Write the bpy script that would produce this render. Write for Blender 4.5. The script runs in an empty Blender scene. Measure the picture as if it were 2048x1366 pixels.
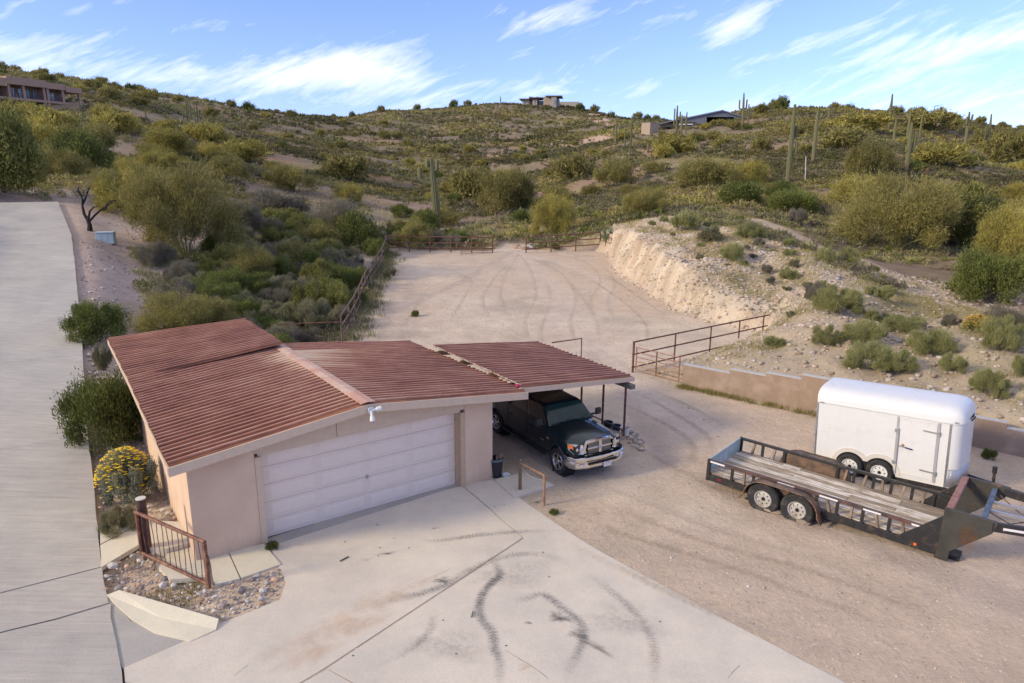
import bpy, math, random
import numpy as np
from mathutils import Vector, Matrix
rng = np.random.default_rng(7); random.seed(7)
D = bpy.data; SC = bpy.context.scene; COL = SC.collection
rad = math.radians; pi = math.pi

# ---------------------------------------------------------------- camera
FPX, PITCH, ROLL, CAMH = 1379.2195, 0.2415, -0.0058, 7.9236      # focal length in photo pixels (2048 wide)
def cam_axes():
    f = np.array([0, math.cos(PITCH), -math.sin(PITCH)]); r = np.array([1., 0, 0]); d = np.cross(f, r)
    c, s = math.cos(ROLL), math.sin(ROLL)
    return np.array([c*r+s*d, -s*r+c*d, f])
CM = cam_axes()
cam_d = D.cameras.new('camera'); cam = D.objects.new('camera', cam_d); COL.objects.link(cam); SC.camera = cam
cam_d.sensor_width = 36; cam_d.lens = 36*FPX/2048; cam_d.clip_end = 5000; cam_d.clip_start = 0.1
cam.matrix_world = Matrix(((CM[0][0], -CM[1][0], -CM[2][0], 0), (CM[0][1], -CM[1][1], -CM[2][1], 0),
                           (CM[0][2], -CM[1][2], -CM[2][2], CAMH), (0, 0, 0, 1)))

# ---------------------------------------------------------------- light
SUN_AZ = math.atan2(-0.93, -0.36)          # compass style: x = sin, y = cos
SUN_EL = rad(24)
sl = D.lights.new('sun', 'SUN'); sl.energy = 1.0; sl.angle = rad(10); sl.color = (1.0, 0.84, 0.54)      # low sun through thin cirrus
sun = D.objects.new('sun', sl); COL.objects.link(sun)
sdir = Vector((math.sin(SUN_AZ)*math.cos(SUN_EL), math.cos(SUN_AZ)*math.cos(SUN_EL), math.sin(SUN_EL)))
sun.rotation_euler = sdir.to_track_quat('Z', 'Y').to_euler(); sun.location = (-60, -20, 60)
SC.view_settings.view_transform = 'Standard'; SC.view_settings.look = 'None'
SC.view_settings.gamma = 1; SC.view_settings.exposure = 1.86; SC.view_settings.use_curve_mapping = False

W = D.worlds.new('World'); SC.world = W; W.use_nodes = True
nt = W.node_tree; nt.nodes.clear()
def N(nt, t, **k):
    n = nt.nodes.new(t)
    for a, v in k.items():
        if a.startswith('_'): n.inputs[a[1:].replace('_', ' ')].default_value = v
        else: setattr(n, a, v)
    return n
def mth(nt, op, a, b=None, c=None):
    n = nt.nodes.new('ShaderNodeMath'); n.operation = op
    for i, v in enumerate((a, b, c)):
        if v is None: continue
        if isinstance(v, (int, float)): n.inputs[i].default_value = v
        else: nt.links.new(v, n.inputs[i])
    return n.outputs[0]
sky = N(nt, 'ShaderNodeTexSky', sky_type='NISHITA', sun_disc=False, sun_elevation=SUN_EL, sun_rotation=SUN_AZ,
        altitude=600, air_density=1.0, dust_density=0.6, ozone_density=2.5)
tc = N(nt, 'ShaderNodeTexCoord'); sep = N(nt, 'ShaderNodeSeparateXYZ'); nt.links.new(tc.outputs['Generated'], sep.inputs[0])
az = mth(nt, 'ARCTAN2', sep.outputs[0], sep.outputs[1]); el = mth(nt, 'ARCSINE', sep.outputs[2])
# wispy cirrus: stretched, warped noise in azimuth / elevation
def cloudnoise(rot, sx, sy, scale, off):
    cmb = N(nt, 'ShaderNodeCombineXYZ'); nt.links.new(az, cmb.inputs[0]); nt.links.new(el, cmb.inputs[1]); cmb.inputs[2].default_value = off
    mp = N(nt, 'ShaderNodeMapping'); mp.inputs['Rotation'].default_value = (0, 0, rot); nt.links.new(cmb.outputs[0], mp.inputs[0])
    mp2 = N(nt, 'ShaderNodeMapping'); mp2.inputs['Scale'].default_value = (sx, sy, 1); nt.links.new(mp.outputs[0], mp2.inputs[0])
    no = N(nt, 'ShaderNodeTexNoise', _Scale=scale, _Detail=8., _Roughness=0.62, _Distortion=0.9); nt.links.new(mp2.outputs[0], no.inputs['Vector'])
    return no.outputs['Fac']
n1 = cloudnoise(-0.32, 1.0, 4.2, 6.5, 0.3); n2 = cloudnoise(-0.45, 1.0, 5.0, 16.0, 3.1); n3 = cloudnoise(0.0, 1, 2, 2.2, 9.)
cov = None
# gaussian lobes where banks of cirrus stand: azimuth, elevation (deg), widths, weight
for (a0, e0, wa, we, wt, sk) in [(-15.0, 7.2, 6.0, 1.7, .85, .12), (-9.5, 6.3, 4.5, 2.2, .5, 0), (24, 9.6, 6, .9, .35, .22), (31, 8.3, 8, 1.2, .6, .12), (16.5, 10.2, 2.6, 1.0, .85, .45),
                                (37, 5.0, 9, 1.0, .3, .05), (3.0, 11.4, 3.5, .9, .45, .2), (-38, 8.2, 6, 1.2, .45, -.15), (-26, 6.5, 7, 1.3, .35, 0), (2.5, 6.4, 3, .8, .5, .1), (11, 6.4, 2, .6, .35, .3), (22, 5.5, 9, 1.4, .3, .1)]:
    da = mth(nt, 'SUBTRACT', az, rad(a0)); de = mth(nt, 'SUBTRACT', mth(nt, 'SUBTRACT', el, rad(e0)), mth(nt, 'MULTIPLY', da, sk))
    q = mth(nt, 'ADD', mth(nt, 'POWER', mth(nt, 'ABSOLUTE', mth(nt, 'DIVIDE', da, rad(wa))), 2.), mth(nt, 'POWER', mth(nt, 'ABSOLUTE', mth(nt, 'DIVIDE', de, rad(we))), 2.))
    g = mth(nt, 'MULTIPLY', mth(nt, 'EXPONENT', mth(nt, 'MULTIPLY', q, -1.)), wt)
    cov = g if cov is None else mth(nt, 'ADD', cov, g)
hi = mth(nt, 'MINIMUM', mth(nt, 'MAXIMUM', mth(nt, 'MULTIPLY', mth(nt, 'SUBTRACT', el, rad(14)), 1.6), 0.), .75)      # unseen thicker cirrus veil overhead, added to fill the shade with light
cov = mth(nt, 'ADD', mth(nt, 'MINIMUM', mth(nt, 'ADD', cov, mth(nt, 'MULTIPLY', n3, 0.35)), 1.15), hi)
w = mth(nt, 'ADD', mth(nt, 'MULTIPLY', n1, 0.65), mth(nt, 'MULTIPLY', n2, 0.35))
cl = mth(nt, 'SUBTRACT', mth(nt, 'ADD', w, mth(nt, 'MULTIPLY', cov, 0.34)), 0.62)
cl = mth(nt, 'MINIMUM', mth(nt, 'MAXIMUM', mth(nt, 'MULTIPLY', cl, 1.6), 0.0), 0.40)
cmix = N(nt, 'ShaderNodeMix', data_type='RGBA'); cmix.inputs[7].default_value = (4.7, 4.35, 3.3, 1)
hs = N(nt, 'ShaderNodeHueSaturation'); hs.inputs['Saturation'].default_value = .9; nt.links.new(sky.outputs[0], hs.inputs['Color'])
tint = N(nt, 'ShaderNodeMix', data_type='RGBA', blend_type='MULTIPLY'); tint.inputs[0].default_value = 1; tint.inputs[7].default_value = (.36, .385, .62, 1)
nt.links.new(hs.outputs[0], tint.inputs[6])
nt.links.new(tint.outputs[2], cmix.inputs[6]); nt.links.new(cl, cmix.inputs[0])
bg = N(nt, 'ShaderNodeBackground', _Strength=0.12); nt.links.new(cmix.outputs[2], bg.inputs[0])
wo = N(nt, 'ShaderNodeOutputWorld'); nt.links.new(bg.outputs[0], wo.inputs[0])

# ---------------------------------------------------------------- helpers
def un(px, py, z=0.0):
    d = CM.T @ np.array([(px-1024)/FPX, (py-683)/FPX, 1.0]); t = (z-CAMH)/d[2]
    return np.array([0, 0, CAMH])+d*t
def at(px, py, Y):
    d = CM.T @ np.array([(px-1024)/FPX, (py-683)/FPX, 1.0]); return np.array([0, 0, CAMH])+d*(Y/d[1])
def tag(o, label=None, cat=None, group=None, kind=None):
    if label: o['label'] = label
    if cat: o['category'] = cat
    if group: o['group'] = group
    if kind: o['kind'] = kind
    return o
def empty(name, loc=(0, 0, 0), rz=0, label=None, cat=None, group=None, kind=None, rot=None):
    o = D.objects.new(name, None); COL.objects.link(o); o.location = loc; o.empty_display_size = .2
    o.rotation_euler = rot if rot else (0, 0, rz)
    return tag(o, label, cat, group, kind)
def copy_tree(o, parent=None):
    c = o.copy(); COL.objects.link(c); c.parent = parent
    for ch in list(o.children): copy_tree(ch, c)
    return c
class MB:
    def __init__(s): s.v = []; s.f = []; s.m = []
    def add(s, vs, fs, mi=0):
        b = len(s.v); s.v += [tuple(map(float, q)) for q in vs]; s.f += [tuple(i+b for i in f) for f in fs]; s.m += [mi]*len(fs); return s
    def box(s, c, d, R=None, mi=0):
        x, y, z = d[0]/2, d[1]/2, d[2]/2
        vs = [(-x, -y, -z), (x, -y, -z), (x, y, -z), (-x, y, -z), (-x, -y, z), (x, -y, z), (x, y, z), (-x, y, z)]
        if R is not None: vs = [R @ Vector(q) for q in vs]
        vs = [(q[0]+c[0], q[1]+c[1], q[2]+c[2]) for q in vs]
        return s.add(vs, [(3, 2, 1, 0), (4, 5, 6, 7), (0, 1, 5, 4), (1, 2, 6, 5), (2, 3, 7, 6), (3, 0, 4, 7)], mi)
    def bb(s, x0, x1, y0, y1, z0, z1, mi=0): return s.box(((x0+x1)/2, (y0+y1)/2, (z0+z1)/2), (abs(x1-x0), abs(y1-y0), abs(z1-z0)), None, mi)
    def beam(s, p, q, w, h, mi=0, up=(0, 0, 1)):
        p = Vector(p); q = Vector(q); d = q-p; L = d.length
        if L < 1e-6: return s
        y = d/L; u = Vector(up)
        if abs(y.dot(u)) > .98: u = Vector((1, 0, 0))
        x = y.cross(u).normalized(); z = x.cross(y)
        R = Matrix((x, y, z)).transposed(); return s.box((p+q)/2, (w, L, h), R, mi)
    def tube(s, pts, r, n=8, mi=0, cap=True):
        pts = [Vector(p) for p in pts]; rs = r if isinstance(r, (list, tuple)) else [r]*len(pts)
        b = len(s.v); prev = None
        for i, p in enumerate(pts):
            t = (pts[min(i+1, len(pts)-1)]-pts[max(i-1, 0)]).normalized()
            if prev is None:
                a = Vector((0, 0, 1)) if abs(t.z) < .9 else Vector((1, 0, 0)); x = t.cross(a).normalized()
            else: x = (prev-t*prev.dot(t)).normalized()
            prev = x; y = t.cross(x)
            for k in range(n):
                a = 2*pi*k/n; s.v.append(tuple(p+(x*math.cos(a)+y*math.sin(a))*rs[i]))
        for i in range(len(pts)-1):
            for k in range(n):
                s.f.append((b+i*n+k, b+i*n+(k+1) % n, b+(i+1)*n+(k+1) % n, b+(i+1)*n+k)); s.m.append(mi)
        if cap:
            s.f.append(tuple(b+k for k in range(n))[::-1]); s.m.append(mi)
            s.f.append(tuple(b+(len(pts)-1)*n+k for k in range(n))); s.m.append(mi)
        return s
    def lathe(s, prof, c=(0, 0, 0), axis='z', n=24, mi=0):
        b = len(s.v)
        for (r, h) in prof:
            for k in range(n):
                a = 2*pi*k/n; p = (r*math.cos(a), r*math.sin(a), h)
                if axis == 'x': p = (p[2], p[0], p[1])
                elif axis == 'y': p = (p[1], p[2], p[0])
                s.v.append((p[0]+c[0], p[1]+c[1], p[2]+c[2]))
        for i in range(len(prof)-1):
            for k in range(n):
                s.f.append((b+i*n+k, b+i*n+(k+1) % n, b+(i+1)*n+(k+1) % n, b+(i+1)*n+k)); s.m.append(mi)
        return s
    def prism(s, poly, d, mi=0):
        """closed polygon of 3d points pushed along vector d"""
        n = len(poly); d = Vector(d); vs = [Vector(p) for p in poly]; vs = vs+[p+d for p in vs]
        return s.add(vs, [tuple(range(n))[::-1], tuple(range(n, 2*n))]+[(i, (i+1) % n, n+(i+1) % n, n+i) for i in range(n)], mi)
    def build(s, name, mats, parent=None, smooth=False, loc=None, bevel=0, **kw):
        me = D.meshes.new(name); me.from_pydata(s.v, [], s.f)
        mats = mats if isinstance(mats, (list, tuple)) else [mats]
        for m in mats: me.materials.append(m)
        if len(mats) > 1: me.polygons.foreach_set('material_index', s.m)
        me.update()
        import bmesh
        bm = bmesh.new(); bm.from_mesh(me); bmesh.ops.recalc_face_normals(bm, faces=bm.faces); bm.to_mesh(me); bm.free()
        if smooth:
            me.polygons.foreach_set('use_smooth', [True]*len(me.polygons))
            me.set_sharp_from_angle(angle=rad(40))
        o = D.objects.new(name, me); COL.objects.link(o); o.parent = parent
        if loc is not None: o.location = loc
        if bevel:
            b = o.modifiers.new('b', 'BEVEL'); b.width = bevel; b.segments = 2; b.limit_method = 'ANGLE'; b.angle_limit = rad(40)
        return tag(o, **kw)

def new_mat(name):
    m = D.materials.new(name); m.use_nodes = True; t = m.node_tree; b = t.nodes['Principled BSDF']; return m, t, b
def coords(t, kind='Object'):
    return N(t, 'ShaderNodeTexCoord').outputs[kind]
def pm(name, c, rough=.7, metal=0., var=.12, sc=4., c2=None, amt=.5, sc2=1.5, bump=0., bsc=40., stretch=None, spec=.5, coat=0., rnd=0.):
    """procedural paint/stucco/metal: base colour with mottling, optional second colour in patches, fine bump"""
    m, t, b = new_mat(name); L = t.links
    co = coords(t)
    if stretch:
        mp = N(t, 'ShaderNodeMapping'); mp.inputs['Scale'].default_value = stretch; L.new(co, mp.inputs[0]); co = mp.outputs[0]
    n1 = N(t, 'ShaderNodeTexNoise', _Scale=sc, _Detail=6., _Roughness=.65); L.new(co, n1.inputs['Vector'])
    r1 = N(t, 'ShaderNodeMapRange'); r1.inputs[1].default_value = .3; r1.inputs[2].default_value = .7; r1.inputs[3].default_value = 1-var; r1.inputs[4].default_value = 1+var
    L.new(n1.outputs['Fac'], r1.inputs[0])
    base = None
    if c2:
        n2 = N(t, 'ShaderNodeTexNoise', _Scale=sc2, _Detail=7., _Roughness=.7); L.new(co, n2.inputs['Vector'])
        cr = N(t, 'ShaderNodeValToRGB'); cr.color_ramp.elements[0].position = .62-amt*.4; cr.color_ramp.elements[1].position = .72-amt*.25
        cr.color_ramp.elements[0].color = (*c, 1); cr.color_ramp.elements[1].color = (*c2, 1); L.new(n2.outputs['Fac'], cr.inputs[0]); base = cr.outputs[0]
    mx = N(t, 'ShaderNodeVectorMath', operation='SCALE')
    if base: L.new(base, mx.inputs[0])
    else: mx.inputs[0].default_value = c
    f = r1.outputs[0]
    if rnd:
        oi = N(t, 'ShaderNodeObjectInfo'); f = mth(t, 'MULTIPLY', f, mth(t, 'ADD', mth(t, 'MULTIPLY', oi.outputs['Random'], 2*rnd), 1-rnd))
    L.new(f, mx.inputs['Scale']); L.new(mx.outputs[0], b.inputs['Base Color'])
    b.inputs['Roughness'].default_value = rough; b.inputs['Metallic'].default_value = metal; b.inputs['Specular IOR Level'].default_value = spec
    if coat: b.inputs['Coat Weight'].default_value = coat; b.inputs['Coat Roughness'].default_value = .05
    if bump:
        nb = N(t, 'ShaderNodeTexNoise', _Scale=bsc, _Detail=4.); L.new(co, nb.inputs['Vector'])
        bp = N(t, 'ShaderNodeBump', _Strength=1., _Distance=bump); L.new(nb.outputs['Fac'], bp.inputs['Height']); L.new(bp.outputs[0], b.inputs['Normal'])
    return m

def arr_mesh(name, V, F, mats, C=None, mi=None, smooth=False):
    """fast mesh from numpy: V (n,3), F (m,3|4), C (n,3) point colour"""
    me = D.meshes.new(name); k = F.shape[1]
    me.vertices.add(len(V)); me.vertices.foreach_set('co', np.ascontiguousarray(V, dtype=np.float32).ravel())
    me.loops.add(F.size); me.loops.foreach_set('vertex_index', np.ascontiguousarray(F, dtype=np.int32).ravel())
    me.polygons.add(len(F)); me.polygons.foreach_set('loop_start', np.arange(0, F.size, k, dtype=np.int32)); me.polygons.foreach_set('loop_total', np.full(len(F), k, dtype=np.int32))
    for m in (mats if isinstance(mats, (list, tuple)) else [mats]): me.materials.append(m)
    if mi is not None: me.polygons.foreach_set('material_index', np.ascontiguousarray(mi, dtype=np.int32))
    if smooth: me.polygons.foreach_set('use_smooth', np.ones(len(F), dtype=bool))
    me.update(calc_edges=True)
    if C is not None:
        a = me.color_attributes.new('Col', 'FLOAT_COLOR', 'POINT'); cc = np.ones((len(V), 4), np.float32); cc[:, :3] = C; a.data.foreach_set('color', cc.ravel())
    me.validate(); return me
def arr_obj(name, me, parent=None, loc=(0, 0, 0), **kw):
    o = D.objects.new(name, me); COL.objects.link(o); o.parent = parent; o.location = loc; return tag(o, **kw)

# ---------------------------------------------------------------- terrain
def vnoise(x, y, s, seed):
    r = np.random.default_rng(seed).random((256, 256))
    x = np.asarray(x)/s+1000; y = np.asarray(y)/s+1000; xi = np.floor(x).astype(int); yi = np.floor(y).astype(int); fx = x-xi; fy = y-yi
    fx = fx*fx*(3-2*fx); fy = fy*fy*(3-2*fy); g = lambda a, b: r[a % 256, b % 256]
    return (g(xi, yi)*(1-fx)+g(xi+1, yi)*fx)*(1-fy)+(g(xi, yi+1)*(1-fx)+g(xi+1, yi+1)*fx)*fy-.5
def fbm(x, y, s, seed, o=4):
    t = 0
    for i in range(o): t = t+vnoise(x, y, s/2**i, seed+i)*.5**i
    return t
CTRL = []
def cp(px, py, Y): p = at(px, py, Y); CTRL.append((p[0], p[1], p[2]))
def cw(x, y, z): CTRL.append((x, y, z))
for a in [(870,465,83),(870,430,100),(870,400,120),(870,350,170),(870,300,240),(870,260,330),(870,219,450),
          (1085,468,75),(1085,440,86),(1085,400,110),(1085,350,170),(1085,300,240),(1085,270,300),(1085,240,370),(1085,208,440),
          (975,462,72),(1150,464,72),(1140,215,430),(1200,228,410),(990,208,440),
          (650,450,75),(650,400,95),(650,350,130),(650,300,190),(650,260,270),(650,235,340),(760,226,400),(540,226,300),
          (450,420,70),(450,370,90),(450,320,120),(450,280,170),(450,240,230),(450,215,270),(350,200,240),
          (250,370,65),(250,320,90),(250,270,120),(250,220,170),(250,187,210),(150,168,215),
          (75,375,60),(75,320,85),(75,262,120),(75,216,152),(75,152,230),(10,140,235),
          (-150,375,60),(-150,300,95),(-150,220,150),(-150,136,230),(-500,300,100),(-500,200,170),
          (1235,455,64),(1300,460,56),(1400,500,48),(1480,450,58),(1560,498,45),(1650,530,41),(1700,562,37),(1740,605,33),(1440,560,42),(1340,430,66),
          (1540,452,61),(1700,517,49),(1850,580,40),(1990,640,33.5),(1850,640,33),(1760,640,32),
          (1300,400,88),(1300,340,130),(1300,300,170),(1300,268,215),(1300,256,280),(1250,240,400),(1340,246,390),
          (1400,420,72),(1400,380,90),(1400,330,125),(1400,290,165),(1400,256,208),(1400,252,300),(1500,245,210),(1500,246,300),
          (1575,430,70),(1573,382,89),(1575,330,120),(1575,280,155),(1575,238,200),(1640,222,228),
          (1750,500,58),(1750,440,70),(1750,380,88),(1750,320,120),(1750,268,165),(1750,224,230),
          (1950,520,54),(1950,440,72),(1950,380,95),(1950,320,130),(1930,290,160),(1950,250,215),(2048,262,220),
          (2150,560,45),(2150,450,75),(2150,350,120),(2150,260,215),(2400,300,200),(2400,500,70),(2400,270,230),
          (1700,650,27.5),(1640,640,29),(1800,660,28.5),(1900,660,27),(1720,720,24.4),(1850,760,22.3),(2000,720,23.5),(2040,820,19.8),(1560,700,26.4),(1480,700,26.8),(2040,650,28),(2200,800,20)]: cp(*a)
for a in [(-8,20,.1),(-12,24,.1),(-12,30,.1),(-12,40,.4),(-15,50,1.1),(-10.5,36,.2),(-14,60,1.3),(-11,66,1.2),(-4,68,1.1),(2,67,1.0),(-15.5,33,.3),(-17.5,40,1.0),
          (-150,-30,42),(-150,-90,46),(-150,-10,34.5),(-150,5,32),(-150,40,27),(-60,0,9),(-60,-60,10),(-100,0,21),(-100,-60,24),(-35,10,3),(-40,30,6.5),(-30,-20,2),(-45,50,7.5),
          (0,-50,0),(50,-50,0),(60,20,1),(25,15,0),(35,30,2),(-10,0,0),(0,20,0),(0,40,.27),(8,5,0),(5,30,0),(18,16,0),(4,50,.5),(-6,55,.67),
          (8.5,29.8,.15),(10.5,31.3,.4),(12.2,32.5,.8),(6.5,28,.1),(7.2,26.5,.5),(9,24,.8),(12,21.5,.95),(15,19.4,.85),
          (-180,300,40),(0,540,44),(150,540,30),(-100,420,32),(100,310,24),(200,300,22),(-250,200,42),(-300,0,50),(-300,-150,50),(300,100,30),(300,-100,0),(300,400,25),(-300,500,36),(300,600,20),(0,-200,0),(150,-200,0),(-100,-200,15)]: cw(*a)
CT = np.array(CTRL)
def tps_fit(P, lam=.15):
    # anisotropic feel: work in log-distance compressed coordinates so that near detail stays crisp
    Q = warp(P[:, 0], P[:, 1]); n = len(P); d = np.linalg.norm(Q[:, None]-Q[None], axis=2); K = d*d*np.log(d+1e-9)
    A = np.zeros((n+3, n+3)); A[:n, :n] = K+lam*1e-2*np.eye(n); A[:n, n:] = np.c_[np.ones(n), Q]; A[n:, :n] = A[:n, n:].T
    return Q, np.linalg.solve(A, np.r_[P[:, 2], 0, 0, 0])
def warp(x, y):
    x = np.asarray(x, float); y = np.asarray(y, float); r = np.sqrt(x*x+y*y)+1e-6; k = np.log1p(r/25.)*25/r*2; return np.stack([x*k, y*k], -1)
TQ, TW = tps_fit(CT)
def tps(x, y):
    q = warp(x, y).reshape(-1, 2); out = np.empty(len(q))
    for i in range(0, len(q), 20000):
        qq = q[i:i+20000]; d2 = ((qq[:, None]-TQ[None])**2).sum(2); out[i:i+20000] = (.5*d2*np.log(d2+1e-18)) @ TW[:-3]+TW[-3]+qq @ TW[-2:]
    return out.reshape(np.shape(x))
PAD = np.array([(-5.6,-30),(-6.2,9.3),(-8.4,12.6),(-10.3,15.6),(-9.2,19),(-8.4,23),(-7.6,31.3),(-9.3,46),(-11,62),(-1.7,63.4),(-.9,68),(1.2,68),(1.8,63.4),(7.6,63.6),(8.5,62),(7.7,52),(8.7,44),(9.4,38.5),(10.8,35.5),(12.6,33.8),
                (12.4,32.6),(8.5,29.7),(4.95,27.05),(6.62,25.42),(13.95,19.42),(18.2,15.93),(45,5),(45,-30)])
def poly_sd(x, y, P):
    """signed distance, negative inside"""
    x = np.asarray(x, float); y = np.asarray(y, float); dmin = np.full(x.shape, 1e9); ins = np.zeros(x.shape, bool)
    for i in range(len(P)):
        a = P[i]; b = P[(i+1) % len(P)]; ex, ey = b-a; wx = x-a[0]; wy = y-a[1]; t = np.clip((wx*ex+wy*ey)/(ex*ex+ey*ey+1e-12), 0, 1)
        dmin = np.minimum(dmin, np.hypot(wx-ex*t, wy-ey*t)); c = ((a[1] > y) != (b[1] > y)) & (x < (b[0]-a[0])*(y-a[1])/(b[1]-a[1]+1e-12)+a[0]); ins ^= c
    return np.where(ins, -dmin, dmin)
# left driveway: right edge points (x, y, z)
DR = np.array([(-3.2,-4,0),(-4.6,5.,0),(-6.12,9.33,0),(-8.21,12.33,0),(-10.26,15.57,0.05),(-12.63,19.3,.40),(-16.29,25.3,1.26),(-19.21,30.,1.86),(-23.55,37,2.91),(-27,42.5,4.01),(-32.7,50.5,5.62)])
def offs(P, w):
    out = []
    for i in range(len(P)):
        t = P[min(i+1, len(P)-1), :2]-P[max(i-1, 0), :2]; t = t/np.linalg.norm(t); out.append((P[i, 0]-t[1]*w, P[i, 1]+t[0]*w, P[i, 2]))
    return np.array(out)
DL = offs(DR, 4.6)
DC = (DR+DL)/2
def line_dist(x, y, P):
    x = np.asarray(x, float); y = np.asarray(y, float); best = np.full(x.shape, 1e9); z = np.zeros(x.shape)
    for i in range(len(P)-1):
        a = P[i]; b = P[i+1]; e = b[:2]-a[:2]; t = np.clip(((x-a[0])*e[0]+(y-a[1])*e[1])/(e@e), 0, 1); d = np.hypot(x-a[0]-e[0]*t, y-a[1]-e[1]*t)
        z = np.where(d < best, a[2]+(b[2]-a[2])*t, z); best = np.minimum(best, d)
    return best, z
def sstep(a, b, v): t = np.clip((v-a)/(b-a), 0, 1); return t*t*(3-2*t)
def padz(x, y): return np.where(y < 28, 0., np.minimum((y-28)/34*.86, .9))
def terrain(x, y, detail=True):
    x = np.asarray(x, float); y = np.asarray(y, float)
    sd = poly_sd(x, y, PAD); h = tps(x, y); r = np.hypot(x, y)
    if detail:
        far = sstep(45, 160, r); calm = sstep(18, 45, np.hypot(x+102, (y-148)*.8))*sstep(12, 50, np.hypot(x-74, (y-240)*.5))
        h = h+sstep(1., 8, sd)*(fbm(x, y, 4.5, 3, 4)*.35+calm*far*(fbm(x, y, 26, 11, 3)*1.5)+calm*far*(-np.abs(fbm(x, y, 60, 31, 2))*5+1.0)*sstep(70, 160, r)*sstep(330, 200, r))
        bank = bank_w(x, y)
        face = bank*sstep(4.2, 2.2, sd)
        h = h+bank*(fbm(x, y, 1.6, 21, 4)*.45)+face*(-np.abs(fbm(x*.35+y*.05, y, 1.3, 77, 4))*.6+fbm(x, y, .7, 78, 3)*.35+.08+np.abs(vnoise(x, y, .55, 79))*-.22)
        cut = np.interp(y, [33, 36, 40, 45, 52, 58, 62, 65], [.3, 1.3, 2.3, 2.8, 3.0, 2.8, 2.2, 1.0])*bank*sstep(-.1, 1.5+.9*vnoise(x, y, 2.6, 83), sd+fbm(x, y, 1.3, 85, 3)*.8)
        h = np.maximum(h, padz(x, y)+cut*(.93+.25*fbm(x, y, 2.2, 87, 3))) 
        mound = sstep(.2, 1.0, sd)*(x > 5)*(y < 40)*(1-bank); h = h+mound*(fbm(x, y, 1.3, 41, 4)*.28)
    k = sstep(.05, .55, sd); pz = padz(x, y)
    if detail: pz = pz+fbm(x, y, 2.2, 51, 3)*.05*sstep(20, 30, y)
    h = pz+(h-pz)*k
    d, z = line_dist(x, y, DC); k = sstep(2.5, 4.8, d); k = np.maximum(k, (y > 52)*1.0*sstep(2.5, 6, d)); h = (z-.13)+(h-z+.13)*k
    # keep the yard floor off the driveway blend
    return h
BANKP = np.array([(8.5,62),(7.7,52),(8.7,44),(9.4,38.5),(10.8,35.5),(12.6,33.8),(15,33),(17.5,34.5),(18,38),(19,44),(17,52),(16,58),(13,64),(9.5,66)])
def bank_w(x, y): return sstep(.6, -.4, poly_sd(x, y, BANKP))
def axis(lo, hi, core0, core1, step, g):
    a = list(np.arange(core0, core1+1e-6, step)); s = step; v = a[-1]
    while v < hi: s *= g; v += s; a.append(v)
    s = step; v = a[0]; pre = []
    while v > lo: s *= g; v -= s; pre.append(v)
    return np.array(pre[::-1]+a)
gx = axis(-420, 420, -20, 22, .24, 1.035); gy = axis(-260, 760, 8, 66, .24, 1.03)
GX, GY = np.meshgrid(gx, gy); GZ = terrain(GX, GY)
def gz(x, y):
    """ground height by bilinear lookup in the terrain grid"""
    x = np.atleast_1d(np.asarray(x, float)); y = np.atleast_1d(np.asarray(y, float))
    i = np.clip(np.searchsorted(gx, x)-1, 0, len(gx)-2); j = np.clip(np.searchsorted(gy, y)-1, 0, len(gy)-2)
    u = (x-gx[i])/(gx[i+1]-gx[i]); v = (y-gy[j])/(gy[j+1]-gy[j])
    return (GZ[j, i]*(1-u)+GZ[j, i+1]*u)*(1-v)+(GZ[j+1, i]*(1-u)+GZ[j+1, i+1]*u)*v
def G1(x, y): return float(gz(x, y)[0])
TT = np.concatenate([np.arange(6, 80, .15), np.arange(80, 700, .6)])
def hit(px, py, tmin=6):
    for k in range(0, 40, 2):
        r_ = hit_(px, py+k, tmin)
        if r_ is not None: return r_
def hit_(px, py, tmin=6):
    """where the sight line through a photo pixel meets the ground"""
    d = CM.T @ np.array([(px-1024)/FPX, (py-683)/FPX, 1.0]); d = d/d[1]; P = np.array([0, 0, CAMH])+TT[:, None]*d; b = (P[:, 2] < gz(P[:, 0], P[:, 1])) & (TT > tmin)
    if not b.any(): return None
    i = int(np.argmax(b)); p = P[i]; return np.array([p[0], p[1], G1(p[0], p[1])])
def place(px, py, fallY=200):
    return hit(px, py)

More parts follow.
